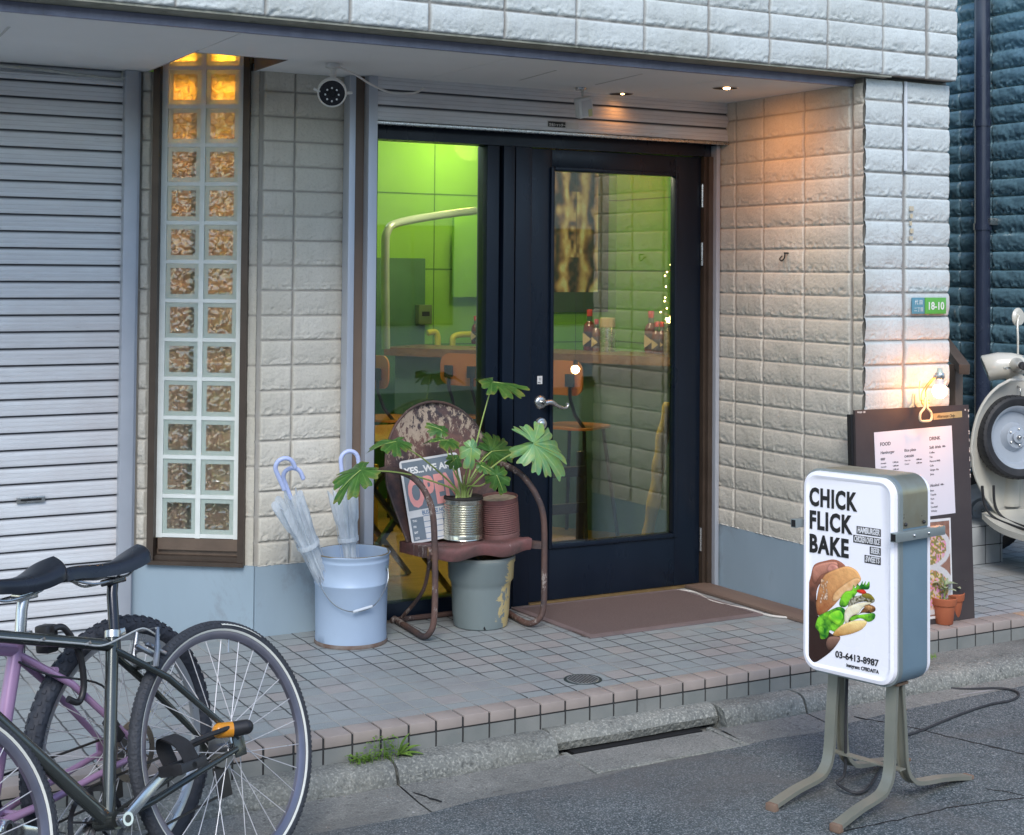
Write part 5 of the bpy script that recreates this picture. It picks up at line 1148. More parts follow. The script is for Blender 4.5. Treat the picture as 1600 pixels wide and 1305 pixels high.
cB = Vector((3.082, 5.60, .362)); RB = Matrix.Rotation(rad(-6), 3, 'Y') @ Matrix.Rotation(rad(3), 3, 'X')
mb = MB(); can(mb, cB, .0815, .172, 15, RB); rc = mb.build('rusty_can', [rust_mat('can_rust', (.19, .085, .08), (.24, .13, .12), (.14, .075, .07), .66)], None, 60, origin=tuple(cB)); tagit(rc, 'rusty maroon ribbed can tilted on the right of the chair seat', 'can')
mb = MB(); mb.lathe([(.0001, .160), (.079, .162)], cB, 'Z', 30, R=RB); mb.build('dried_earth', simple('dry_earth', (.42, .36, .27), (.25, .22, .17), 30, .95, 0, .8, 60), rc)
# the plant
m_leafA = leaf_mat('philodendron_light', (.12, .32, .15), (.22, .38, .09), .12, (.42, .58, .28)); m_leafB = leaf_mat('philodendron_dark', (.035, .12, .025), (.075, .19, .035), .2, (.16, .30, .08))
m_pet = simple('petiole', (.30, .42, .10), (.38, .48, .16), 20, .4)
def lobed_leaf(mb, base, tip_dir, nrm, L, lobes=5, deep=.55, seed=0, cup=.12, wid=.52):
    """deeply lobed leaf: finger lobes fanning from the stalk joint, raised between the veins"""
    r = np.random.RandomState(seed); base = Vector(base); d = Vector(tip_dir).normalized(); nrm = Vector(nrm); nrm = (nrm - d * nrm.dot(d)).normalized(); s_ = d.cross(nrm)
    K = lobes; step = rad(150) / K; cen = [k * step for k in range(-K, K + 1)]; n = 220; rings = 14; vs = []; tn_ = []
    ln = {k: (1.0 - .36 * abs(k / K) ** .8 + .05 * r.randn()) for k in range(-K, K + 1)}
    A = np.linspace(-PI, PI, n + 1); Rr = np.zeros(n + 1); ph = np.zeros(n + 1)
    for i, a in enumerate(A):
        k = int(round(max(-K, min(K, a / step)))); off = (a - k * step) / (step / 2)
        if abs(off) > 1 and abs(k) == K: Rr[i] = .16 + .30 * max(0, 1 - (abs(off) - 1) * .9); ph[i] = 1; continue
        edge_ = max(0.0, 1 - abs(off) ** 3.2); dp = .50 if abs(k) > 0 else .42
        Rr[i] = ln[k] * (1 - dp + dp * edge_ ** .55) * (1 - .05 * math.cos(off * 6)); ph[i] = abs(off)
    for q in range(rings + 1):
        f = q / rings
        for i, a in enumerate(A):
            rr = Rr[i] * f * L * (.66 - .05 * abs(math.sin(seed * 1.7))); x = rr * math.cos(a) * 1.12; y = rr * math.sin(a) * .94
            z = -cup * 1.5 * L * (f * Rr[i]) ** 2 * (.35 + .9 * abs(math.sin(a)) + .5 * math.sin(a * 2.3 + seed * 2)) + .05 * L * f * f * math.sin(a * 4.1 + seed) + .030 * L * f * ph[i] ** 2 * (1 - f * .4) - .20 * L * (max(0, x) / L) ** 2 + .010 * L * math.sin(a * 7 + seed) * f
            vs.append(base + d * (x + L * .10 * f) + s_ * y + nrm * z); tn_.append((max(0, 1 - ph[i] * 7) * (1 - .5 * f) * .9 + .25 * max(0, math.cos((f * 9 + ph[i] * 5) * PI)) ** 8, .6 * f ** 6, 0))
    m = n + 1; mb.add(vs, [(k * m + i, k * m + i + 1, (k + 1) * m + i + 1, (k + 1) * m + i) for k in range(rings) for i in range(n)])
    return np.array(tn_)
def px5(x, y, Y): return ony(x, y, Y)
root_pt = cA + Vector((0, 0, .178))
leaves = [  # base px, depth y, tip direction, facing normal, length, lobes, material, seed
    ((835, 694), 5.40, (1.0, -.05, -.35), (-.25, -.80, .55), .272, 5, 0, 1),
    ((770, 597), 5.55, (1.0, -.25, -.10), (0, -.25, 1.0), .215, 4, 1, 2),
    ((618, 690), 5.42, (-.95, -.15, -.08), (.05, -.25, .97), .165, 4, 1, 3),
    ((700, 688), 5.40, (-.75, -.2, .10), (.1, -.22, .97), .14, 3, 1, 9),
    ((563, 735), 5.30, (-.75, -.2, -.42), (-.30, -.30, .90), .190, 4, 1, 4),
    ((768, 705), 5.66, (.72, .1, .02), (-.1, -.95, .35), .185, 5, 1, 5),
    ((776, 742), 5.45, (.35, -.15, -.85), (-.2, -.95, .1), .115, 3, 1, 6),
    ((736, 700), 5.42, (-.05, -.1, -.30), (0, -.9, .4), .105, 2, 0, 7),
    ((712, 716), 5.52, (-.4, -.2, -.20), (0, -.7, .6), .08, 2, 1, 8),
    ((690, 672), 5.62, (-.5, .2, .25), (-.2, -.6, .8), .10, 3, 1, 12), ((752, 728), 5.36, (.6, -.4, -.3), (-.1, -.6, .8), .075, 3, 1, 14)]
for px, Yd, td, nm, L, lb, mi, sd in leaves:
    b = px5(px[0], px[1], Yd); mb = MB(); tn = lobed_leaf(mb, b - Vector(td).normalized() * L * .02, td, nm, L, lb, .62, sd); lf = mb.build('leaf', [m_leafA, m_leafB][mi], PC, 70, tone=tn)
    mb = MB(); mid = (root_pt + b) / 2 + Vector((0, 0, .045 if abs(b.x - root_pt.x) > .1 else .0)) + Vector(((b.x - root_pt.x) * .08, 0, 0))
    st = root_pt + Vector(((b.x - root_pt.x) * .12, (b.y - root_pt.y) * .1, .0)); mb.tube(catmull([root_pt + Vector((0, 0, -.01)) + (st - root_pt) * .6, st + Vector((0, 0, .04)), mid, b], 7), [.0055, .004, .0032, .0026], 8); mb.build('leaf_stalk', m_pet, PC)
    mb = MB(); d_ = Vector(td).normalized(); nn_ = Vector(nm); nn_ = (nn_ - d_ * nn_.dot(d_)).normalized()
    mb.tube([b + d_ * (L * .75 * t) + nn_ * (.0015 - .22 * L * (t * .75) ** 2) for t in np.linspace(0, .8, 8)], [.0018, .0008], 6); mb.build('midrib', m_pet, lf)
mb = MB(); r = np.random.RandomState(12)
for i in range(9): a = r.rand() * 6.28; q_ = .03 * r.rand(); mb.tube([root_pt + Vector((q_ * math.cos(a), q_ * math.sin(a), -.012)), root_pt + Vector((q_ * 1.5 * math.cos(a), q_ * 1.5 * math.sin(a), .03 + .06 * r.rand()))], [.006, .002], 6)
mb.build('shoots', simple('pale_shoot', (.48, .46, .24), (.36, .4, .16), 20, .6), PC)

# ---------------------------------------------------------------- grey bucket under the chair
gx, gy = 2.985, 5.592
GP = root('grey_plant_pot', 'grey plastic plant pot with peeling yellow patches under the metal chair', 'plant pot', (gx, gy, 0))
def peel_mat():
    t = NT('peeling_pot'); v = t.coord(); sp = t.new('SeparateXYZ'); t.link(v, sp.inputs[0])
    f = t.noise(v, 12, 8, .72, .6); k = t.new('MapRange'); t.link(sp.outputs[0], k.inputs[0]); k.inputs[1].default_value = -.02; k.inputs[2].default_value = .09; k.inputs[3].default_value = -.16; k.inputs[4].default_value = .20
    m = t.ramp(t.math('ADD', f, k.outputs[0]), [(.565, 0), (.575, 1)])
    base = t.mix(t.noise(t.coord((1, 1, .3)), 12, 5), (.15, .19, .19), (.21, .25, .25)); col = t.mix(m, base, t.mix(t.noise(v, 30, 3), (.56, .40, .13), (.52, .46, .28)))
    t.set(Base_Color=col, Roughness=.55, Normal=t.bump(m, .3, .001)); return t.m
mb = MB(); mb.lathe([(.0001, .004), (.100, .004), (.106, .0), (.112, .004), (.120, .06), (.1235, .165), (.127, .185), (.137, .200), (.140, .265), (.144, .272), (.144, .290), (.138, .294), (.131, .288), (.125, .18), (.110, .02), (.0001, .015)], (gx, gy, 0), 'Z', 56); mb.build('pot', peel_mat(), GP, 40)
mb = MB(); mb.lathe([(.128, .296), (.143, .296), (.1445, .285), (.128, .28)], (gx, gy, 0), 'Z', 56); mb.build('rim', simple('rim_grey', (.26, .28, .26), (.2, .22, .2), 12, .5), GP, 40)
mb = MB(); p_ = Vector((gx - .035, gy - .1075, .012)); mb.disc(p_, .008, (0, -1, 0), 12); mb.build('drain_hole', m_dark, GP, 0)

# ---------------------------------------------------------------- blue-white pail with umbrellas
bx, by = 2.392, 5.585
BK = root('metal_pail', 'dented pale blue metal pail with wire handle holding umbrellas', 'bucket', (bx, by, 0))
m_pail = simple('pail_paint', (.40, .51, .66), (.35, .45, .59), 3, .42, .1, .12, 40, dirt=(.27, .30, .34), dirt_amt=.60, dirt_scale=22)
mb = MB(); pf = [(.0001, .008), (.140, .008), (.1435, .012), (.1475, .30), (.1480, .262)]
pf = [(.0001, .01), (.139, .01), (.1435, .014), (.1440, .05), (.1455, .235), (.1478, .238), (.1478, .243), (.1458, .246), (.1470, .300), (.1475, .325), (.1485, .328), (.1485, .331), (.1475, .334), (.1475, .345), (.152, .350), (.153, .357), (.149, .360), (.1415, .352), (.136, .03), (.0001, .02)]
mb.lathe(pf, (bx, by, 0), 'Z', 64)
mb.v = [((x + .0022 * math.sin(5 * math.atan2(y - by, x - bx) + z * 9) * (1 if z > .02 else 0)), y + .0015 * math.sin(z * 31), z) for x, y, z in mb.v]
mb.build('body', m_pail, BK, 45)
mb = MB(); mb.lathe([(.140, .0), (.1465, .001), (.1475, .008), (.1445, .016)], (bx, by, 0), 'Z', 64); mb.build('bottom_rim', simple('pail_rust', (.13, .08, .06), (.2, .17, .15), 25, .8), BK, 40)
mb = MB(); mb.lathe([(.1445, .352), (.1500, .3615), (.1535, .357)], (bx, by, 0), 'Z', 64); mb.build('top_rim', simple('pail_rim', (.12, .10, .07), (.2, .18, .13), 25, .6), BK, 40)
mb = MB(); a0 = rad(-38); a1 = rad(142 + 60); e1 = Vector((bx + .150 * math.cos(rad(-40)), by + .150 * math.sin(rad(-40)), .300)); e2 = Vector((bx - .151, by - .02, .295))
hp = catmull([e1, e1 + Vector((-.012, -.022, -.055)), Vector((bx + .03, by - .165, .175)), Vector((bx - .055, by - .160, .155)), Vector((bx - .115, by - .115, .175)), Vector((bx - .152, by - .065, .235)), e2], 8); mb.tube(hp, .0022, 8); mb.build('wire_handle', simple('handle_wire', (.3, .33, .36), None, 9, .35, .8), BK)
mb = MB(); mb.tube([Vector((bx + .018, by - .166, .170)), Vector((bx - .06, by - .159, .154))], .006, 10); mb.build('grip', simple('grip_white', (.6, .66, .72), None, 9, .5), BK)
mb = MB(); mb.lathe([(.0001, -.006), (.008, -.005), (.014, 0)], tuple(e1 + Vector((-.004, .002, 0))), 'Y', 20, R=Matrix.Rotation(rad(50), 3, 'Z')); mb.build('lug', simple('lug', (.2, .28, .32), None, 9, .4, .4), BK)
# umbrellas
def vinyl():
    t = NT('clear_vinyl'); v = t.coord(); n = t.noise(t.coord((1, 1, .25)), 40, 5, .65)
    t.set(Base_Color=(.80, .86, .90), Roughness=.18, Specular_IOR_Level=.8, Normal=t.bump(n, .8, .006))
    tr = t.new('BsdfTransparent'); tr.inputs[0].default_value = (.95, .97, 1, 1); tl = t.new('BsdfTranslucent'); tl.inputs[0].default_value = (.85, .9, .95, 1)
    m1 = t.new('MixShader'); m1.inputs[0].default_value = .35; t.link(t.b.outputs[0], m1.inputs[1]); t.link(tl.outputs[0], m1.inputs[2])
    m2 = t.new('MixShader'); t.link(t.ramp(n, [(.3, .6), (.65, .97)]), m2.inputs[0]); t.link(tr.outputs[0], m2.inputs[1]); t.link(m1.outputs[0], m2.inputs[2]); t.link(m2.outputs[0], t.out.inputs[0]); return t.m
m_vinyl = vinyl(); m_hook = simple('lilac_handle', (.50, .58, .86), (.44, .52, .80), 4, .3, 0, .02)
def umbrella(name, lab, tip, top, R_, hdir, twist, two=False, k=1.0, grp='clear vinyl umbrellas standing in the pail'):
    U_ = root(name, lab, 'umbrella', tuple(tip), group=grp); tip = Vector(tip); top = Vector(top); ax = (top - tip).normalized(); L = (top - tip).length
    s_ = ax.orthogonal().normalized(); w_ = ax.cross(s_); g = []; n = 96; r = np.random.RandomState(twist)
    for i in range(27):
        t = i / 26; row = []
        base_r = R_ * (.30 + .75 * t ** 1.1) if t < .80 else R_ * (1.05 + .30 * (t - .8) / .2)
        if .52 < t < .64: base_r *= .80
        for j in range(n):
            a = 2 * PI * j / n; ph = a * 8 + 3 * t + twist; rr = base_r * (.80 + .20 * math.sin(ph) + .07 * math.sin(a * 3 + t * 9))
            e = (.03 * math.sin(a * 8 + 1.3) if t > .96 else 0) * 1.0
            row.append(tuple(tip + ax * (L * (.80 * t) + e * .6) + (s_ * math.cos(a + t * .5) + w_ * math.sin(a + t * .5)) * rr))
        row.append(row[0]); g.append(row)
    mb = MB(); mb.grid(np.array(g)); mb.build('canopy', m_vinyl, U_, 60)
    mb = MB(); mb.tube([tip, tip + ax * L * .92], .004, 8)
    for j in range(8): a = 2 * PI * j / 8; mb.tube([tip + (s_ * math.cos(a) + w_ * math.sin(a)) * R_ * .3, tip + ax * L * .79 + (s_ * math.cos(a + .5) + w_ * math.sin(a + .5)) * R_ * 1.1], .0014, 5)
    mb.build('ribs', simple('white_rib', (.6, .66, .72), None, 9, .4, .3), U_)
    mb = MB(); mb.tube([tip + ax * L * .52 + s_ * 0, tip + ax * L * .545], R_ * .93, 24, cap=False); mb.build('strap', m_vinyl, U_)
    mb = MB(); hd_ = Vector(hdir).normalized(); hd_ = (hd_ - ax * hd_.dot(ax)).normalized(); c0 = tip + ax * L * .86; hr_ = .036; c1 = tip + ax * (L * .86 + .085)
    arc = [c0, c0.lerp(c1, .5), c1] + [c1 + hd_ * (hr_ * (1 - math.cos(b))) + ax * (hr_ * math.sin(b)) for b in np.linspace(.25, PI * .98, 14)] + [c1 + hd_ * hr_ * 2 - ax * .02]
    mb.tube(arc, .0088, 12); mb.sphere(arc[-1], .0088, 10, 6); mb.build('hook_handle', m_hook, U_)
zt = .05
umbrella('umbrella', 'clear umbrella with lilac hook handle leaning far left out of the pail', (2.372, 5.600, zt), tuple(px5(428, 728, 5.50)), .050, (1, -.2, .2), 3)
umbrella('umbrella', 'second clear umbrella of the left pair, its handle just inside the outer one', (2.358, 5.625, zt), tuple(px5(442, 745, 5.56)), .042, (.9, -.4, .1), 8)
umbrella('umbrella', 'clear umbrella with lilac hook standing nearly upright in the pail', (2.405, 5.555, zt), tuple(px5(532, 716, 5.56)), .046, (1, -.15, .1), 5)
# ---------------------------------------------------------------- scooter parked in the alley
m_cream2 = simple('scooter_cream', (.68, .66, .58), (.64, .62, .54), 3, .22, 0, .02, 60, coat=.6, dirt=(.45, .41, .33), dirt_amt=.66)
sx_, sy_ = 6.07, 5.54; haz = rad(14)
S = root('motor_scooter', 'cream classic motor scooter with a spare wheel behind its leg shield', 'scooter', (sx_, sy_, 0), mat4=Matrix.Translation((sx_, sy_, 0)) @ Matrix.Rotation(-haz, 4, 'Z'))
# local: +y = forward (away into the alley), x = right, z up; built in local space
def L_(mb, name, m, par=None, **k): return mb.build(name, m, par or S, local=True, **k)
g = []
for i in range(25):
    t = i / 24; z = .24 + .72 * t
    w_ = (.30 * math.sin(min(1, (t + .12) / .60) * PI / 2) if t < .5 else .30 * math.sqrt(max(0, 1 - ((t - .5) / .52) ** 2.6)) * .92 + .035) * 1.0
    row = []
    for j in range(21):
        q_ = -1 + j / 10; row.append((q_ * w_, -.02 - .085 * (abs(q_) ** 2) * .9 + .10 * (t - .4) * -1 - .02, z + .015 * (1 - q_ * q_)))
    g.append(row)
g = np.array(g); mb = MB(); mb.grid(g); g2 = g.copy(); g2[..., 1] += .006; mb.grid(g2[::-1]); sh = L_(mb, 'leg_shield', m_cream2, smooth=60)
mb = MB(); mb.tube([Vector(p) for p in list(map(tuple, g[:, 0])) + list(map(tuple, g[::-1, -1]))], .008, 8); L_(mb, 'shield_trim', m_cream2, sh)
# floorboard
gf = []
for i in range(12):
    t = i / 11; y = -.05 - t * .50; w_ = .20 + .03 * math.sin(t * PI) - .02 * t; z = .235 + .05 * (1 - t) ** 3
    gf.append([(q_ * w_, y, z - .012 * abs(q_) ** 4) for q_ in np.linspace(-1, 1, 11)])
gf = np.array(gf); lo = gf.copy(); lo[..., 2] -= .03; mb = MB(); mb.grid(gf); mb.grid(lo[::-1])
for c_ in (0, -1): mb.grid(np.array([gf[:, c_], lo[:, c_]]))
L_(mb, 'floorboard', m_cream2)
mb = MB()
for off in (-.165, -.12, .12, .165):
    mb.tube(catmull([(off * 1.45, -.115, .42), (off * 1.3, -.10, .32), (off * 1.1, -.13, .262), (off, -.25, .243), (off, -.5, .238)], 6), .007, 8)
L_(mb, 'floor_strips', m_rubber)
# steering column cover, headset, handlebar turned left
mb = MB(); mb.tube([(0, .02, .30), (0, -.035, .90), (0, -.045, 1.0)], [.06, .045, .04], 16); L_(mb, 'steering_column', m_cream2)
HR = Matrix.Rotation(rad(62), 3, 'Z'); hc = Vector((0, -.05, 1.02))
def hp_(x, y, z): return hc + HR @ Vector((x, y, z))
mb = MB(); rg = []
for y, w_, h_, dz in ((.155, .062, .060, .0), (.150, .068, .066, 0), (.09, .070, .072, 0), (.02, .062, .066, .005), (-.05, .050, .045, .01), (-.085, .025, .025, .012)):
    rg.append([hp_(w_ * math.cos(a), y + (.02 * math.sin(a) if y > .1 else 0), dz + h_ * math.sin(a) - (.012 if y > .1 else 0)) for a in np.linspace(0, 2 * PI, 25)[:-1]])
loft(mb, rg); mb.tube([hp_(-.16, -.01, .015), hp_(-.06, 0, .01), hp_(.06, 0, .01), hp_(.16, -.01, .015)], [.02, .040, .040, .02], 14); hs = L_(mb, 'headset', m_cream2, smooth=50)
mb = MB(); mb.add([hp_(.058 * math.cos(a), .158 + .02 * math.sin(a), .056 * math.sin(a) - .012) for a in np.linspace(0, 2 * PI, 25)[:-1]], [tuple(range(24))]); L_(mb, 'headlight', simple('lamp_glass', (.55, .58, .6), None, 5, .08), hs, smooth=0)
mb = MB(); mb.lathe([(.0001, .004), (.028, .003), (.033, -.004)], tuple(hp_(0, -.04, .052)), 'Z', 20); L_(mb, 'speedometer', simple('dial_blue', (.25, .33, .36), None, 5, .2), hs)
for sgn in (-1, 1):
    mb = MB(); mb.tube([hp_(sgn * .15, -.01, .015), hp_(sgn * .29, -.03, .02)], .0175, 14)
    for k in range(6): a_ = .17 + .02 * k; mb.tube([hp_(sgn * a_, -.012, .0155), hp_(sgn * (a_ + .008), -.013, .0158)], .0195, 12)
    L_(mb, 'grip', m_rubber, hs)
    mb = MB(); mb.sphere(hp_(sgn * .292, -.03, .02), .019, 12, 8); L_(mb, 'grip_end', simple('red_plastic', (.55, .03, .02), None, 5, .25), hs)
    mb = MB(); mb.tube(catmull([hp_(sgn * .12, .04, .0), hp_(sgn * .17, .075, .0), hp_(sgn * .28, .07, .005)], 5), .0055, 8); L_(mb, 'brake_lever', m_steel, hs)
mb = MB(); mb.tube(catmull([hp_(.10, -.02, .04), hp_(.10, -.02, .14), hp_(.12, -.02, .22), hp_(.14, -.03, .255), hp_(.16, -.03, .258)], 6), .0055, 8); mir = L_(mb, 'mirror', m_cream2, hs)
mb = MB(); mm = Matrix.Rotation(rad(20), 3, 'Z'); mb.lathe([(.0001, -.012), (.040, -.010), (.050, 0), (.0505, .004)], tuple(hp_(.17, -.03, .25)), 'Y', 28, R=mm); L_(mb, 'mirror_shell', m_cream2, mir)
mb = MB(); mb.lathe([(.0001, .0045), (.048, .0045)], tuple(hp_(.17, -.03, .25)), 'Y', 28, R=mm); L_(mb, 'mirror_glass', simple('mirror', (.75, .8, .82), None, 5, .03, 1.0), mir, smooth=0)
mb = MB(); mb.tube(catmull([(-.02, -.075, .93), (-.02, -.115, .91), (-.02, -.115, .87), (-.02, -.09, .865)], 5), .004, 8); L_(mb, 'bag_hook', m_steel)
mb = MB(); mb.lathe([(.0001, -.003), (.020, -.003), (.022, 0)], (-.17, -.105, .86), 'Y', 20); L_(mb, 'badge', simple('badge', (.2, .3, .32), None, 5, .3))
# wheels
def tyre(mb, c, R_, t_, axis='X', seg=56, sq=1.0):
    mb.lathe([(R_ - t_ + t_ * math.cos(a), t_ * sq * math.sin(a)) for a in np.linspace(0, 2 * PI, 17)[:-1]], c, axis, seg, closed=True)
def scoot_wheel(name, c, R3, par=S):
    w_ = MB(); o_ = None
    mb = MB(); mb.lathe([(.155, -.03), (.17, -.042), (.195, -.046), (.208, -.038), (.213, -.02), (.2145, 0), (.213, .02), (.208, .038), (.195, .046), (.17, .042), (.155, .03)], c, 'Y', 56, R=R3)
    tr_ = L_(mb, name, m_rubber, par)
    mb = MB()
    for k in range(44):
        a = 2 * PI * k / 44
        for s_ in (-1, 1):
            p0 = Vector((.2125 * math.cos(a), s_ * .006, .2125 * math.sin(a))); p1 = Vector((.2075 * math.cos(a + .07), s_ * .040, .2075 * math.sin(a + .07))); mb.tube([Vector(c) + R3 @ p0, Vector(c) + R3 @ p1], .0028, 4)
    L_(mb, 'tread_groove', m_dark, tr_)
    mb = MB(); mb.lathe([(.160, -.034), (.150, -.030), (.135, -.005), (.130, .015), (.075, .018), (.060, .0), (.055, -.012), (.030, -.014), (.028, -.03), (.0001, -.032)], c, 'Y', 44, R=R3); mb.lathe([(.160, -.034), (.163, -.028), (.16, .03), (.13, .016)], c, 'Y', 44, R=R3); L_(mb, 'rim', simple('rim_grey_blue', (.52, .57, .62), (.45, .5, .56), 6, .35, .3), tr_, smooth=40)
    mb = MB()
    for k in range(5): a = 2 * PI * k / 5; p = Vector(c) + R3 @ Vector((.043 * math.cos(a), -.016, .043 * math.sin(a))); mb.sphere(p, .006, 8, 5)
    p = Vector(c) + R3 @ Vector((0, -.036, 0)); mb.sphere(p, .012, 10, 6); L_(mb, 'nuts', m_steel, tr_)
scoot_wheel('spare_wheel', (-.055, -.125, .665), Matrix.Rotation(rad(-4), 3, 'X'))
scoot_wheel('front_wheel', (-.03, .20, .235), Matrix.Rotation(rad(62 + 90), 3, 'Z'))
mb = MB(); rg = []
for a in np.linspace(-.5, PI * .75, 16): rg.append([Vector((-.03, .20, .245)) + Matrix.Rotation(rad(62), 3, 'Z') @ Vector((math.cos(b) * .075, math.cos(a) * (.245 + math.sin(b) * .02), math.sin(a) * (.245 + math.sin(b) * .02))) for b in np.linspace(-.2, PI + .2, 9)])
mb.grid(np.array([[tuple(p) for p in q_] for q_ in rg])); L_(mb, 'front_fender', m_cream2, smooth=60)
# centre stand, rear body
mb = MB()
for s_ in (-1, 1): mb.tube(catmull([(s_ * .07, -.40, .22), (s_ * .10, -.42, .12), (s_ * .15, -.44, .02)], 5), .012, 10)
mb.tube([(-.1, -.415, .13), (.1, -.415, .13)], .01, 8); sd = L_(mb, 'centre_stand', m_blackp)
mb = MB()
for s_ in (-1, 1): mb.tube([(s_ * .147, -.44, .045), (s_ * .155, -.442, .004)], .018, 10)
L_(mb, 'stand_foot', m_rubber, sd)
mb = MB(); rg = []
for y, w_, z0, z1 in ((-.50, .12, .24, .50), (-.60, .19, .22, .66), (-.80, .225, .24, .70), (-1.05, .20, .27, .68), (-1.25, .12, .34, .60), (-1.33, .03, .42, .5)):
    rg.append([(w_ * math.copysign(abs(math.cos(a)) ** .7, math.cos(a)), y, (z0 + z1) / 2 + (z1 - z0) / 2 * math.copysign(abs(math.sin(a)) ** .7, math.sin(a))) for a in np.linspace(0, 2 * PI, 29)[:-1]])
loft(mb, [[Vector(p) for p in q_] for q_ in rg]); L_(mb, 'rear_body', m_cream2, smooth=60)
mb = MB(); rg = []
for y, w_, h_ in ((-.52, .05, .03), (-.60, .11, .05), (-.85, .14, .06), (-1.1, .12, .05), (-1.18, .05, .03)): rg.append([Vector((w_ * math.cos(a), y, .73 + h_ * math.sin(a))) for a in np.linspace(0, 2 * PI, 21)[:-1]])
loft(mb, rg); L_(mb, 'saddle', m_blackp, smooth=60)
scoot_wheel('rear_wheel', (0, -1.02, .2155), Matrix.Rotation(rad(90), 3, 'Z'))

# ---------------------------------------------------------------- bicycles
m_tyre = None
def tyre_mat(name, scale, strength, c):
    t = NT(name); v = t.coord(); vo = t.new('TexVoronoi'); vo.inputs['Scale'].default_value = scale; t.link(v, vo.inputs['Vector']); n = t.noise(v, 30, 4)
    t.set(Base_Color=t.mix(n, c, tuple(k * 1.6 for k in c)), Roughness=.7, Normal=t.bump(vo.outputs['Distance'], strength, .004)); return t.m
m_tyreA = tyre_mat('tyre_fine', 120, .5, (.030, .034, .042)); m_tyreB = tyre_mat('tyre_knobby', 60, .8, (.024, .028, .038))
m_spoke = simple('spoke', (.74, .74, .75), (.62, .62, .64), 9, .3, .25); m_rimA = simple('rim_grey', (.22, .22, .26), (.28, .28, .32), 8, .35, .6, dirt=(.35, .33, .33), dirt_amt=.6) if False else simple('rim_alloy', (.20, .20, .25), (.27, .26, .31), 8, .32, .7, .05)
m_rimS = simple('rim_silver', (.55, .57, .60), (.48, .50, .53), 8, .3, .8, .05); m_reflex = simple('reflex_stripe', (.72, .73, .66), (.62, .63, .58), 12, .45)
m_ffA = simple('bike_dark_green', (.085, .095, .09), (.05, .058, .055), 4, .22, .6, .04, 60, dirt=(.11, .11, .10), dirt_amt=.64, coat=.4)
m_ffB = simple('bike_mauve', (.42, .26, .43), (.36, .22, .37), 4, .35, .15, .05, 80, dirt=(.5, .42, .46), dirt_amt=.68, coat=.3)
m_alloy = simple('polished_alloy', (.66, .68, .70), (.58, .60, .62), 8, .22, .95, .03)
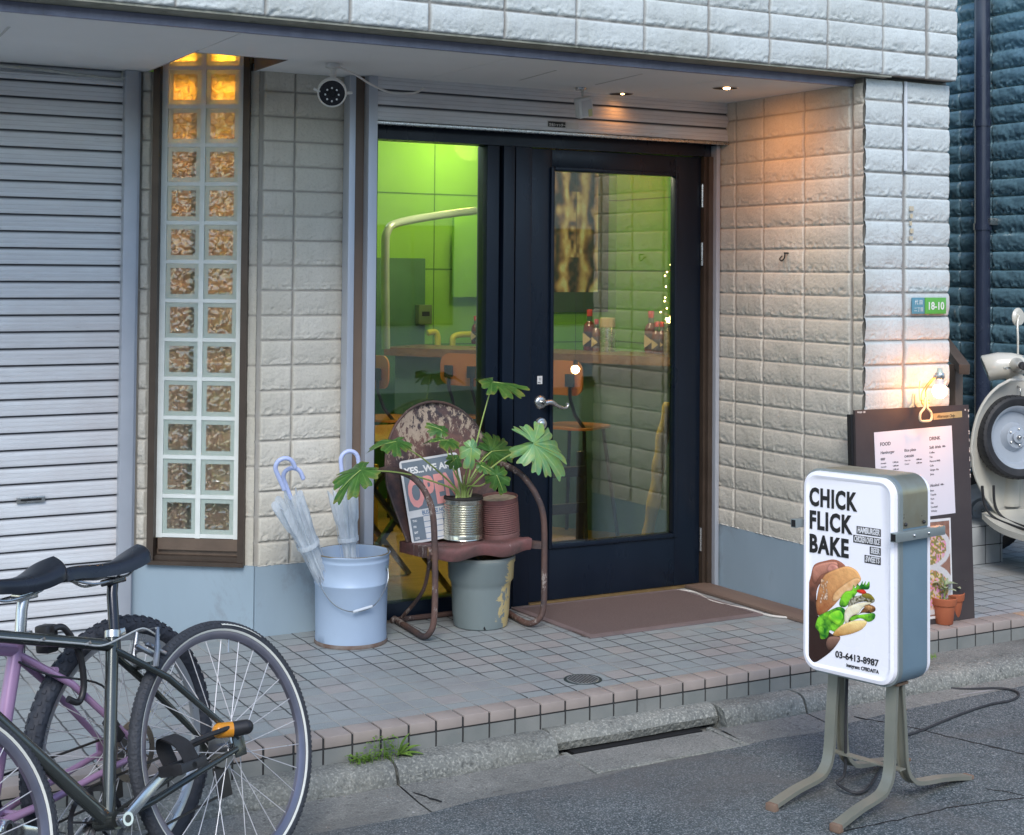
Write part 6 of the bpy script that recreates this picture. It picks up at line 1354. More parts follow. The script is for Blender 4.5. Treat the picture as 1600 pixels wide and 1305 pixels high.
def wheel_parts(T, c, R_, t_, tm, rm, stripe, knobs=0, rotor=False, spokes=28, hubw=.035):
    """c = (x, z) hub position in bike space; y = lateral (left of travel = +y)"""
    def Lb(mb, n, m, par=None, **k): return mb.build(n, m, par or T, local=True, **k)
    C3 = (c[0], 0, c[1]); prof = [(R_ - t_ + t_ * math.cos(a) * 1.0, t_ * math.sin(a)) for a in np.linspace(0, 2 * PI, 21)[:-1]]
    mb = MB(); mb.lathe(prof, C3, 'Y', 84, closed=True); wh = Lb(mb, 'wheel', tm)
    mb = MB(); r = np.random.RandomState(1)
    if knobs:
        n = knobs
        for k in range(n):
            a = 2 * PI * k / n
            for q_, of in ((-1.0, 0), (-.38, .5), (.38, .0), (1.0, .5)):
                aa = a + of * 2 * PI / n; ph = q_ * 1.05; rr = R_ - t_ + t_ * math.cos(ph) * 1.02; y = t_ * math.sin(ph) * 1.02
                p = Vector((C3[0] + rr * math.cos(aa), y, C3[2] + rr * math.sin(aa))); er = Vector((math.cos(aa), 0, math.sin(aa))); et = Vector((-math.sin(aa), 0, math.cos(aa))); nrm = er * math.cos(ph) + Vector((0, 1, 0)) * math.sin(ph); sd_ = nrm.cross(et)
                w1, w2, hh = (.0055, .0048, .0020)
                vs = [p + et * (a_ * w1) + sd_ * (b_ * w2) + nrm * hgt for hgt in (-.001, hh) for a_, b_ in ((-1, -1), (1, -1), (1, 1), (-1, 1))]
                mb.add(vs, [(4, 5, 6, 7), (0, 1, 5, 4), (1, 2, 6, 5), (2, 3, 7, 6), (3, 0, 4, 7)])
        Lb(mb, 'tread', tm, wh, smooth=0)
    else:
        for k in range(150):
            a = 2 * PI * k / 150; 
            for q_ in (-.95, .95):
                ph = q_; rr = R_ - t_ + t_ * math.cos(ph) * 1.0; y = t_ * math.sin(ph); et = Vector((-math.sin(a), 0, math.cos(a))); er = Vector((math.cos(a), 0, math.sin(a))); nrm = er * math.cos(ph) + Vector((0, 1, 0)) * math.sin(ph); sd_ = nrm.cross(et)
                p = Vector((C3[0] + rr * math.cos(a), y, C3[2] + rr * math.sin(a))); vs = [p + et * (x_ * .0035) + sd_ * (b_ * .0042) + nrm * hg for hg in (-.001, .0012) for x_, b_ in ((-1, -1), (1, -1), (1, 1), (-1, 1))]; mb.add(vs, [(4, 5, 6, 7), (0, 1, 5, 4), (1, 2, 6, 5), (2, 3, 7, 6), (3, 0, 4, 7)])
        Lb(mb, 'tread', tm, wh, smooth=0)
    Ri = R_ - 2 * t_ + .004
    mb = MB(); mb.lathe([(Ri + .003, -.0115), (Ri - .010, -.0112), (Ri - .019, -.006), (Ri - .020, 0), (Ri - .019, .006), (Ri - .010, .0112), (Ri + .003, .0115)], C3, 'Y', 84); Lb(mb, 'rim', rm, wh)
    if stripe:
        mb = MB()
        for s_ in (-1, 1): mb.lathe([(Ri + .001, s_ * .0125), (Ri + .005, s_ * .0158), (Ri + .010, s_ * (t_ * .93))], C3, 'Y', 84)
        Lb(mb, 'reflex_stripe', m_reflex, wh)
        mb = MB(); a0 = rad(52); rr = R_ - t_ * .62; y = t_ * .86
        for w_, off in ((.0045, 0),):
            gg = [[(C3[0] + (rr + o_) * math.cos(a), y - o_ * .9 + .0012, C3[2] + (rr + o_) * math.sin(a)) for o_ in (-.0045, .0045)] for a in np.linspace(rad(100), rad(128), 16)]
            mb.grid(np.array(gg))
        Lb(mb, 'tyre_label', m_reflex, wh)
    mb = MB(); mb.tube([(c[0], -hubw - .018, c[1]), (c[0], hubw + .018, c[1])], .008, 12); mb.lathe([(.010, -hubw), (.024, -hubw + .001), (.024, -hubw + .004), (.012, -hubw + .008), (.011, hubw - .008), (.024, hubw - .004), (.024, hubw - .001), (.010, hubw)], C3, 'Y', 24); mb.lathe([(.0001, hubw + .030), (.010, hubw + .029), (.012, hubw + .02), (.006, hubw + .016)], C3, 'Y', 16); Lb(mb, 'hub', m_alloy, wh)
    mb = MB()
    for k in range(spokes):
        s_ = 1 if k % 2 else -1; a = 2 * PI * k / spokes; da = (1 if (k // 2) % 2 else -1) * rad(62)
        p0 = (c[0] + .022 * math.cos(a + da), s_ * (hubw - .002), c[1] + .022 * math.sin(a + da)); p1 = (c[0] + (Ri - .018) * math.cos(a), s_ * .002, c[1] + (Ri - .018) * math.sin(a)); mb.tube([p0, p1], .0014, 5, cap=False)
    Lb(mb, 'spokes', m_spoke, wh)
    mb = MB(); a = rad(72); mb.tube([(c[0] - (Ri - .018) * math.cos(a), 0, c[1] + (Ri - .018) * math.sin(a)), (c[0] - (Ri - .055) * math.cos(a), 0, c[1] + (Ri - .055) * math.sin(a))], .003, 8); Lb(mb, 'valve', m_steel, wh)
    if rotor:
        mb = MB(); y = hubw + .004
        mb.lathe([(.062, y), (.080, y), (.080, y + .002), (.062, y + .002)], C3, 'Y', 48, closed=True)
        for k in range(8): a = 2 * PI * k / 8; mb.bar((c[0] + .018 * math.cos(a), y + .001, c[1] + .018 * math.sin(a)), (c[0] + .064 * math.cos(a + .5), y + .001, c[1] + .064 * math.sin(a + .5)), .002, .006, (0, 1, 0))
        Lb(mb, 'brake_rotor', simple('rotor', (.45, .38, .30), (.3, .26, .22), 20, .3, .85), wh)
    return wh
def saddle(T, p, ang, scale=1.0, mat=None):
    mb = MB(); n = 44; m = 26; g = []
    for i in range(n):
        t = (1 - math.cos(PI * i / (n - 1))) / 2; x = .135 - t * .27      # nose forward (+x) to tail
        q0 = max(0, (t - .22) / .70); q0 = min(1, q0); w_ = .017 + .052 * q0 * q0 * (3 - 2 * q0)
        if t > .86: w_ *= math.sqrt(max(.001, 1 - ((t - .86) / .141) ** 2.4)); 
        if t < .08: w_ *= math.sqrt(max(.001, 1 - ((.08 - t) / .081) ** 2))
        zt = .012 * math.cos((t - .05) * PI * 1.6) + .022 * t ** 2 - .004; dp = .034 + .010 * t
        row = []
        for j in range(m + 1):
            a = PI * j / m; row.append((x, w_ * math.cos(a) * (1 + .10 * math.sin(a)), zt - dp * (1 - math.sin(a) ** .55)))
        g.append(row)
    R3 = Matrix.Rotation(rad(-ang), 3, 'Y'); P = Vector(p)
    g = np.array(g); mb.grid(np.array([[tuple(P + R3 @ (Vector(q_) * scale)) for q_ in row] for row in g])); rim_ = [(P + R3 @ (Vector(row[0]) * scale)) for row in g] + [(P + R3 @ (Vector(row[-1]) * scale)) for row in g[::-1]]
    sdl = mb.build('saddle', mat or simple('saddle_leather', (.011, .014, .021), (.016, .02, .029), 9, .30, 0, .1, 120), T, 60, local=True)
    mb = MB(); lo_ = np.array([[tuple(P + R3 @ (Vector((q_[0], q_[1] * (1 - k * .8), q_[2] + k * .003)) * scale)) for q_ in (row[0],)] for row in g for k in (0,)])
    mb.grid(np.array([[tuple(P + R3 @ (Vector((row[0][0], row[0][1] * f, row[0][2] + .008 * (1 - abs(f)))) * scale)) for f in np.linspace(-1, 1, 5)] for row in g])); mb.build('shell', m_blackp, sdl, 60, local=True)
    for s_ in (-1, 1):
        mb = MB(); q_ = [Vector((.105, s_ * .004, -.028)), Vector((.06, s_ * .018, -.050)), Vector((.02, s_ * .021, -.055)), Vector((-.05, s_ * .021, -.055)), Vector((-.075, s_ * .025, -.047)), Vector((-.115, s_ * .034, -.020))]
        mb.tube([P + R3 @ (v_ * scale) for v_ in catmull(q_, 5)], .0035, 8); mb.build('rail', m_steel, sdl, 40, local=True)
    return sdl
def bicycle(name, lab, pose, fm, R_, t_, tm, rm, cs, bbz, sa, st_len, post_len, wb, stripe, knobs, rotor, post_m, sad_ang, fr=.019, hdz=.50):
    X0, Y0, az, lean = pose; f_ = Vector((math.sin(az), math.cos(az), 0)); nl = Vector((-f_.y, f_.x, 0)); up = Vector((0, 0, 1)) * math.cos(lean) + nl * math.sin(lean); nn_ = nl * math.cos(lean) - Vector((0, 0, 1)) * math.sin(lean)
    M_ = Matrix(((f_.x, nn_.x, up.x, X0), (f_.y, nn_.y, up.y, Y0), (f_.z, nn_.z, up.z, RZ + .002), (0, 0, 0, 1)))
    T = root(name, lab, 'bicycle', (X0, Y0, RZ), mat4=M_)
    def Lb(mb, n, m, par=None, **k): return mb.build(n, m, par or T, local=True, **k)
    H = (0, R_); B_ = (cs, bbz); S1 = (cs - math.cos(sa) * st_len, bbz + math.sin(sa) * st_len); S2 = (cs - math.cos(sa) * post_len, bbz + math.sin(sa) * post_len)
    Fh = (wb, R_); hd0 = (wb - .10, R_ + .36); hd1 = (wb - .14, R_ + hdz)
    v3 = lambda p, y=0: (p[0], y, p[1])
    mb = MB(); mb.tube([v3(B_), v3(S1)], fr * .88, 18); mb.tube([v3((S1[0] + .01, S1[1] - .022)), v3((hd1[0], hd1[1] - .03))], fr * .82, 18); mb.tube([v3(B_), v3((hd0[0], hd0[1] + .03))], fr * .96, 18); mb.tube([v3(hd0), v3(hd1)], fr * 1.05, 18); mb.tube([(B_[0], -.036, B_[1]), (B_[0], .036, B_[1])], .022, 18)
    fr_ = Lb(mb, 'frame', fm)
    mb = MB()
    for s_ in (-1, 1):
        mb.tube([(B_[0] - .02, s_ * .02, B_[1]), (B_[0] - .12, s_ * .042, B_[1] + .012 * (R_ - B_[1]) / .06), (.02, s_ * .062, R_ - .006)], [.012, .010, .008], 12)
        mb.tube([(S1[0] + .008, s_ * .010, S1[1] - .035), (S1[0] * .62, s_ * .044, S1[1] * .62 + R_ * .38), (.008, s_ * .062, R_ + .02)], [.009, .0095, .008], 12)
        mb.box(-.012, .03, s_ * .062 - .003, s_ * .062 + .003, R_ - .028, R_ + .03, .002)
    mb.tube([(S1[0] * .74, -.036, S1[1] * .74 + R_ * .26), (S1[0] * .74, .036, S1[1] * .74 + R_ * .26)], .008, 10); mb.tube([(B_[0] - .075, -.032, B_[1] + .005), (B_[0] - .075, .032, B_[1] + .005)], .008, 10)
    Lb(mb, 'rear_stays', fm, fr_)
    mb = MB()
    for s_ in (-1, 1): mb.tube(catmull([(hd0[0] + .015, s_ * .052, hd0[1] - .03), (wb - .06, s_ * .055, R_ + .2), (wb - .01, s_ * .055, R_)], 6), [.015, .012, .008], 12)
    mb.tube([(hd0[0] + .012, -.058, hd0[1] - .028), (hd0[0] + .012, .058, hd0[1] - .028)], .016, 12); mb.tube([v3(hd0), v3((hd0[0] + .012, hd0[1] - .03))], .02, 12); Lb(mb, 'fork', fm, fr_)
    mb = MB(); mb.tube([v3((S1[0], S1[1] - .05)), v3((S2[0] + .012, S2[1] - .03)), v3((S2[0] + .002, S2[1]))], .0145, 16); Lb(mb, 'seat_post', post_m)
    mb = MB(); a_ = Vector(v3(S1)); ax_ = Vector((-math.cos(sa), 0, math.sin(sa))); mb.tube([a_ - ax_ * .004, a_ + ax_ * .014], fr + .002, 18); mb.box(S1[0] - fr - .022, S1[0] - fr + .002, -.008, .008, S1[1] - .004, S1[1] + .014, .002); Lb(mb, 'seat_clamp', m_steel)
    mb = MB(); mb.box(S2[0] - .03, S2[0] + .03, -.018, .018, S2[1] - .006, S2[1] + .012, .004); Lb(mb, 'saddle_clamp', post_m)
    saddle(T, (S2[0] + .030, 0, S2[1] + .060), sad_ang)
    wheel_parts(T, H, R_, t_, tm, rm, stripe, knobs, rotor); wheel_parts(T, Fh, R_, t_, tm, rm, stripe, knobs, rotor and False)
    # drive side
    mb = MB(); mb.lathe([(.075, -.047), (.088, -.047), (.088, -.043), (.075, -.043)], v3(B_), 'Y', 44, closed=True)
    for k in range(40): a = 2 * PI * k / 40; mb.box(B_[0] + .0885 * math.cos(a) - .002, B_[0] + .0885 * math.cos(a) + .002, -.0465, -.0435, B_[1] + .0885 * math.sin(a) - .002, B_[1] + .0885 * math.sin(a) + .002)
    for k in range(5): a = 2 * PI * k / 5 + .3; mb.bar(v3(B_, -.045), (B_[0] + .078 * math.cos(a), -.045, B_[1] + .078 * math.sin(a)), .004, .014, (0, 1, 0))
    Lb(mb, 'chain_ring', simple('chain_ring', (.10, .10, .11), None, 9, .35, .8))
    mb = MB()
    for i, rr in enumerate((.020, .024, .028, .032, .036, .041, .046, .052)): mb.lathe([(.010, -.040 + i * .0038), (rr, -.040 + i * .0038), (rr, -.0385 + i * .0038), (.010, -.0385 + i * .0038)], v3(H), 'Y', 30)
    Lb(mb, 'cassette', simple('cassette', (.25, .24, .23), None, 9, .35, .8))
    mb = MB(); mb.tube([(B_[0], -.045, B_[1] + .088), (0, -.030, R_ + .038)], .0035, 6); mb.tube([(B_[0], -.045, B_[1] - .088), (.02, -.030, R_ - .12), (-.01, -.03, R_ - .10)], .0035, 6); mb.box(-.02, .03, -.036, -.024, R_ - .13, R_ - .045, .004); Lb(mb, 'chain', simple('chain', (.08, .075, .07), None, 40, .5, .7))
    return T, B_, S1, S2, Fh, Lb
poseA = (1.385, 3.905, 4.216, -.285)
T, B_, S1, S2, Fh, Lb = bicycle('bicycle', 'dark green bicycle in front with a black saddle and orange-ended lock, leaning away', poseA, m_ffA, .340, .0175, m_tyreA, m_rimA, .436, .272, rad(75), .450, .590, .93, True, 0, False, simple('black_post', (.02, .022, .03), None, 9, .12, .6, coat=.5), -3)
def crank(sgn, ang, foot=True, m=m_alloy):
    L = .170; a = ang; y = sgn * .062; e = (B_[0] + L * math.cos(a), y + sgn * .012, B_[1] + L * math.sin(a)); mb = MB()
    d = (Vector(e) - Vector((B_[0], y, B_[1]))).normalized(); mb.bar(Vector((B_[0], y, B_[1])) - d * .018, Vector(e) + d * .014, .014, .028, (-d.z, 0, d.x), .005); mb.tube([(B_[0], y - .016, B_[1]), (B_[0], y + .010 * sgn + (.0), B_[1])], .017, 18); c_ = Lb(mb, 'crank', m)
    mb = MB(); mb.tube([(B_[0], y + sgn * .0075, B_[1]), (B_[0], y + sgn * .0108, B_[1])], .0095, 16); Lb(mb, 'crank_bolt', simple('bolt_dark', (.1, .1, .1), None, 9, .3, .8), c_)
    if foot:
        mb = MB(); yy = e[1] + sgn * .02; mb.box(e[0] - .045, e[0] + .045, yy - .005, yy + .005, e[2] - .012, e[2] + .012, .002); mb.box(e[0] - .045, e[0] + .045, yy + sgn * .075 - .005, yy + sgn * .075 + .005, e[2] - .012, e[2] + .012, .002)
        for x_ in (-.04, .04): mb.box(e[0] + x_ - .006, e[0] + x_ + .006, min(yy, yy + sgn * .075), max(yy, yy + sgn * .075), e[2] - .014, e[2] + .014, .002)
        mb.tube([(e[0], e[1], e[2]), (e[0], yy + sgn * .08, e[2])], .008, 10); pd_ = Lb(mb, 'pedal', m_blackp, c_)
        mb = MB(); loop = catmull([(e[0] + .005, yy, e[2] + .012), (e[0] + .02, yy + sgn * .003, e[2] + .055), (e[0] + .035, yy + sgn * .035, e[2] + .080), (e[0] + .02, yy + sgn * .070, e[2] + .055), (e[0] + .005, yy + sgn * .077, e[2] + .012)], 6)
        rg = []
        for i, p in enumerate(loop): rg.append([p + Vector((dx, 0, 0)) + Vector((0, 0, .0)) for dx in (-.026, .026)])
        mb.grid(np.array([[tuple(p) for p in q_] for q_ in rg])); mb.grid(np.array([[tuple(p + Vector((0, 0, .004))) for p in q_] for q_ in rg])[::-1]); Lb(mb, 'foot_strap', simple('strap_black', (.02, .02, .022), None, 30, .75, 0, .3, 200), c_, smooth=60)
crank(1, rad(180 - 22) if False else rad(152)); crank(-1, rad(-28))
# rear brake, cable, lock
mb = MB(); q_ = (S1[0] * .70, S1[1] * .70 + R_ * .0 if False else 0)
zb = .340 + .355 * 1.0; bx_ = .215; bz_ = .340 + .315
for s_ in (-1, 1): mb.tube([(bx_ + .012, s_ * .036, bz_ - .050), (bx_ + .004, s_ * .046, bz_ - .01), (bx_ - .016, s_ * .040, bz_ + .045)], [.009, .0075, .005], 10); mb.bar((bx_ - .045, s_ * .020, bz_ - .028), (bx_ + .015, s_ * .020, bz_ + .012), .010, .012, (0, 1, 0), .003); mb.tube([(bx_ - .01, s_ * .02, bz_ - .005), (bx_ - .004, s_ * .046, bz_ - .002)], .005, 8)
mb.tube([(bx_ - .016, -.040, bz_ + .045), (bx_ - .016, .040, bz_ + .045)], .002, 6)
Lb(mb, 'rim_brake', m_alloy if False else simple('brake_grey', (.15, .18, .22), (.4, .4, .42), 9, .3, .8))
mb = MB(); zt_ = S1[1] - .03
tt_ = lambda k: (S1[0] + .01 + (.93 - .14 - S1[0] - .01) * k, .021, (S1[1] - .022) + ((.340 + .47) - (S1[1] - .022)) * k - .006)
ca = [tt_(.95), tt_(.7), tt_(.45), tt_(.25), tt_(.10), (S1[0] - .01, .026, zt_ + .022), (S1[0] - .08, .03, zt_ + .030), (S1[0] - .125, .034, zt_ - .0), (bx_ - .01, .040, bz_ + .045)]
mb.tube(catmull(ca, 7), .0026, 8); Lb(mb, 'brake_cable', simple('cable_silver', (.6, .62, .6), None, 9, .35, .4))
mb = MB()
for k_ in (.2, .5): p_ = tt_(k_); mb.tube([(p_[0], .010, p_[2]), (p_[0] - .006, .026, p_[2] + .003)], .004, 8)
Lb(mb, 'cable_stop', m_steel)
mb = MB(); lx, lz = .035, .340 + .045
mb.tube(catmull([(lx, .085, lz + .012), (lx + .10, .075, lz + .010), (lx + .145, .066, lz + .006), (lx + .150, .050, lz - .004), (lx + .10, .03, lz - .006), (lx, .02, lz - .004)], 6), .0065, 10); lk = Lb(mb, 'lock_shackle', m_blackp)
mb = MB(); mb.tube([(lx - .028, .098, lz + .0), (lx + .004, .078, lz + .004)], .020, 20); mb.sphere((lx - .028, .098, lz), .020, 14, 8); Lb(mb, 'lock_body', m_blackp, lk)
mb = MB(); mb.tube([(lx + .004, .078, lz + .004), (lx + .034, .060, lz + .010)], .0205, 20); mb.sphere((lx + .034, .060, lz + .010), .0205, 14, 8); Lb(mb, 'lock_end', simple('lock_orange', (.75, .30, .02), None, 9, .25, coat=.5), lk)
hb = MB(); hb.tube(catmull([(.93 - .05, -.20, .95), (.93 - .12, -.12, .945), (.93 - .13, 0, .94), (.93 - .12, .12, .945), (.93 - .05, .20, .95)], 6), .0125, 12); hb.tube([(.93 - .14, 0, .80), (.93 - .13, 0, .94)], .016, 12); Lb(hb, 'handlebar', m_blackp)
# mauve bicycle
T, B_, S1, S2, Fh, Lb = bicycle('bicycle', 'mauve bicycle behind, with knobby tyres, disc brake and silver seat post', (1.086, 3.995, 4.143, -.105), m_ffB, .350, .025, m_tyreB, m_rimS, .465, .300, rad(73), .432, .535, 1.05, False, 74, True, m_alloy, -3, .021)
crank(1, rad(205), False); crank(-1, rad(25), False)
mb = MB(); mb.box(.245, .285, .0, .045, .665, .735, .008); Lb(mb, 'lock_holder', m_blackp)
mb = MB(); mb.tube(catmull([(.27, .05, .725), (.235, .055, .72), (.195, .06, .65), (.185, .06, .57), (.205, .06, .53), (.24, .058, .545)], 7), .0085, 12); Lb(mb, 'lock_shackle', m_blackp)
hb = MB(); hb.tube(catmull([(1.05 - .05, -.20, 1.0), (1.05 - .12, 0, 1.0), (1.05 - .05, .20, 1.0)], 6), .0125, 12); hb.tube([(1.05 - .14, 0, .90), (1.05 - .13, 0, 1.0)], .016, 12); Lb(hb, 'handlebar', m_blackp)
mb = MB(); mb.bar((.06, .052, .40), (.10, .052, .46), .03, .025, (0, 1, 0), .004); Lb(mb, 'brake_caliper', m_blackp)
mb = MB(); mb.tube(catmull([(S1[0] + .02, .02, S1[1] - .05), (S1[0] - .06, .04, S1[1] - .10), (.12, .06, .55), (.08, .06, .45)], 6), .0028, 8); Lb(mb, 'brake_hose', m_blackp)

# ---------------------------------------------------------------- weeds at the kerb
W_ = root('kerb_weeds', 'green weeds sprouting from the joint between tiled step and kerb', 'weeds', (2.03, 4.44, -.09))
m_weed = leaf_mat('weed_leaf', (.12, .24, .035), (.22, .36, .07), .25); mb = MB(); r = np.random.RandomState(5)
for i in range(230):
    x = 1.90 + abs(r.randn()) * .07 if i < 150 else 2.02 + r.randn() * .035; y = 4.435 + r.randn() * .014; h = .004 + r.rand() * (.022 if i < 150 else .065); a = r.rand() * 6.28
    simple_leaf(mb, (x, y, -.085 + h), (math.cos(a), math.sin(a), .4), (0, 0, 1), .008 + .008 * r.rand(), .004, .3, 4)
    if i % 3 == 0: mb.tube([(x, y, -.09), (x, y, -.085 + h)], .0008, 4)
mb.build('small_leaves', m_weed, W_, 60); mb = MB()
for i, (dx, dy, up_, L) in enumerate(((1, .1, .25, .085), (.9, -.4, .05, .08), (.5, -.1, 1.1, .075), (1, -.3, -.05, .06), (.6, -.8, .1, .05), (-.4, -.7, .3, .045), (.8, .1, .7, .05))): simple_leaf(mb, (2.075, 4.44, -.08), (dx, dy, up_), (0, 0, 1), L, .011, .3, 9)
mb.build('broad_leaves', m_weed, W_, 60)
mb = MB()
for i in range(60):
    x = 4.50 + r.rand() * .08; y = 4.575 + r.randn() * .01; a = r.rand() * 6.28; mb.tube([(x, y, -.09), (x + .004 * math.cos(a), y + .004 * math.sin(a), -.09 + .02 * r.rand())], [.0012, .0004], 4)
tagit(mb.build('moss_tuft', simple('moss', (.14, .26, .04), (.2, .34, .06), 30, .8), None, 0, origin=(4.54, 4.575, -.09)), 'bright moss tuft at the foot of the tiled step beside the sign', 'moss')
mb = MB()
for (x, y, s_) in ((2.16, 4.21, .012), (3.05, 4.44, .008), (3.555, 4.53, .006)): pass
# ---------------------------------------------------------------- interior of the shop
m_green = simple('lime_wall', (.25, .50, .07), (.22, .46, .06), 2, .75, 0, .05)
m_floorw = simple('wood_floor', (.42, .23, .045), (.33, .17, .03), 4, .4, 0, .05, stretch=(1, 6, 1))
XI, YI = 5.85, 8.95
mb = MB(); mb.box(2.0, XI, YI, YI + .1, 0, 2.72); mb.box(XI, XI + .1, 6.0, YI, 0, 2.72); mb.box(2.0, 2.1, 6.22, YI, 0, 2.72); mb.box(4.405, XI, 5.95, 6.02, 0, 2.72); mb.box(2.10, 2.50, 6.03, 6.1, 0, 2.72)
mb.build('interior_wall', m_green, B, 0)
mb = MB(); mb.box(2.1, XI, 5.905, YI, -.02, 0.004); mb.build('interior_floor', m_floorw, B, 0)
mb = MB(); mb.box(2.1, XI, 5.905, YI, 2.70, 2.72); mb.build('interior_ceiling', simple('ceiling_white', (.7, .72, .65), None, 5, .9), B, 0)
mb = MB()
for z in (.5, 1.0, 1.5, 2.0, 2.5): mb.box(2.1, XI, YI - .003, YI, z - .004, z + .004); mb.box(XI - .003, XI, 6, YI, z - .004, z + .004)
for x in (2.4, 3.4, 4.4): mb.box(x - .003, x + .003, YI - .003, YI, 0, 2.7)
mb.build('wall_joints', simple('joint_green', (.09, .22, .03), None, 5, .9), B, 0)
# counter, slanting
C1 = Vector((3.62, 8.95, 0)); C2 = Vector((5.16, 6.45, 0)); CD = (C2 - C1).normalized(); CN = Vector((-CD.y, CD.x, 0)); CN = CN if CN.x > 0 else -CN
C1 = onz(600, 542, 1.02); C2 = onz(1054, 558, 1.02); C1.z = C2.z = 0; CD = (C2 - C1).normalized(); CN = Vector((CD.y, -CD.x, 0)); CN = CN if CN.y > 0 else -CN; CL_ = (C2 - C1).length
CT = root('bar_counter', 'long wooden bar counter with teal front inside the shop', 'counter', tuple(C1))
mb = MB(); mb.prism([(0, .97), (CL_, .97), (CL_, 1.02), (0, 1.02)], C1, CD, (0, 0, 1), CN, 0, .42); mb.build('counter_top', simple('counter_wood', (.26, .13, .06), (.17, .08, .04), 5, .3, stretch=(2, 2, 8)), CT, 0)
mb = MB(); mb.prism([(.02, .004), (CL_, .004), (CL_, .969), (.02, .969)], C1, CD, (0, 0, 1), CN, .10, .40); mb.build('counter_front', simple('teal_front', (.12, .21, .20), (.09, .17, .165), 4, .5), CT, 0)
def cpt(t, d, z): p = C1 + CD * (t * CL_) + CN * d; return Vector((p.x, p.y, z))
# bar chairs
m_ply = simple('plywood_orange', (.56, .20, .05), (.48, .16, .04), 4, .35, 0, .03, coat=.3)
def bar_chair():
    T = root('bar_chair', 'x', 'chair', (0, 0, 0), group='orange plywood chairs at the counter')
    def rr3(w, h, r_, z0, d, bow=.02): return [Vector((x, -.19 + d - bow * (1 - (x / (w / 2)) ** 2) * -1, y)) for x, y in rrect(w, h, r_, 5, z0)]
    mb = MB(); loft(mb, [rr3(.30, .19, .06, .81, 0), rr3(.30, .19, .06, .81, .012)]); mb.build('backrest', m_ply, T, 50, local=True)
    mb = MB(); loft(mb, [[Vector((x, y - .19, .62)) for x, y in rrect(.34, .34, .09, 5, 0)], [Vector((x, y - .19, .632)) for x, y in rrect(.34, .34, .09, 5, 0)]]); mb.build('seat', m_ply, T, 40, local=True)
    for s_ in (-1, 1):
        mb = MB(); mb.tube([(s_ * .08, -.202, .92), (s_ * .08, -.202, .80), (s_ * .08, -.15, .70), (s_ * .12, -.10, .615)], .010, 8); mb.box(s_ * .08 - .03, s_ * .08 + .03, -.212, -.202, .86, .93, .004); mb.build('back_bracket', m_blackp, T, 40, local=True)
        for q_ in (-1, 1): mb = MB(); mb.tube([(s_ * .11, q_ * .10, .615), (s_ * .17, q_ * .17, .008)], .011, 8); mb.build('leg', m_blackp, T, 40, local=True)
    return T
base = bar_chair(); first = True
def put(px, zb, rz, lab):
    global first
    p = onz(px[0], px[1], zb); o = base if first else copy_tree(base); first = False
    o.location = (p.x, p.y, 0); o.rotation_euler = (0, 0, rz); o['label'] = lab
cang = math.atan2(CD.y, CD.x)
put((612, 574), .92, cang + rad(-12), 'orange plywood chair nearest the window jamb, farthest left at the counter')
put((676, 564), .92, cang + rad(25), 'orange plywood chair turned sideways, second from the left at the counter')
put((748, 571), .92, cang + rad(-5), 'orange plywood chair half hidden by the window frame post')
put((902, 583), .92, cang + rad(-8), 'orange plywood chair seen through the door glass beside the lamp reflection')
# bottles and canisters on the counter
m_sauce = simple('sauce_glass', (.20, .03, .012), (.12, .02, .01), 5, .12, 0, 0, coat=.5); m_red = simple('red_cap', (.55, .04, .03), None, 5, .35); m_lab = simple('cream_label', (.70, .52, .30), None, 5, .6); m_dkl = simple('dark_label', (.05, .03, .03), None, 5, .5)
def bottle(p, h, lab, grp='sauce bottles inside the shop'):
    T = root('sauce_bottle', lab, 'bottle', tuple(p), group=grp); R_ = h * .155; mb = MB()
    mb.lathe([(.0001, .001), (R_ * .95, .001), (R_, .004), (R_, h * .55), (R_ * .85, h * .64), (R_ * .42, h * .72), (R_ * .38, h * .86), (.0001, h * .86)], p, 'Z', 20); mb.build('glass', m_sauce, T, 40)
    mb = MB(); mb.lathe([(R_ * .46, h * .84), (R_ * .48, h * .98), (R_ * .40, h), (.0001, h)], p, 'Z', 16); mb.build('cap', m_red, T, 40)
    mb = MB(); mb.lathe([(R_ * .44, h * .70), (R_ * .45, h * .83)], p, 'Z', 16); mb.build('neck_label', simple('neck_green', (.05, .12, .06), None, 5, .5), T, 40)
    mb = MB(); f = -CN; s_ = CD; a0 = Vector(p)
    for k in range(-3, 3):
        pass
    mb.lathe([(R_ * 1.01, h * .10), (R_ * 1.01, h * .46)], p, 'Z', 20); mb.build('label', m_dkl, T, 40)
    mb = MB(); d_ = f.normalized(); O_ = a0 + d_ * (R_ * 1.03) + Vector((0, 0, h * .12)); mb.prism([(-R_ * .7, 0), (R_ * .7, h * .16), (-R_ * .7, h * .32)], O_, s_, (0, 0, 1), d_, -.002, .0006); mb.build('label_print', m_lab, T, 0)
def at(px): return onz(px[0], px[1], 1.0205)
bottle(at((921, 547)), .245, 'tall red-capped sauce bottle left of the silver canister on the counter'); bottle(at((932, 548)), .19, 'short sauce bottle touching the left side of the silver canister')
bottle(at((1017, 551)), .245, 'tall red-capped sauce bottle standing left of the string lights'); bottle(at((1026, 552)), .185, 'short middle sauce bottle of the three left of the string lights'); bottle(at((1034, 552)), .185, 'short sauce bottle touching the light string holder')
bottle(at((743, 537)), .18, 'small sauce bottle seen at the right edge of the left window pane')
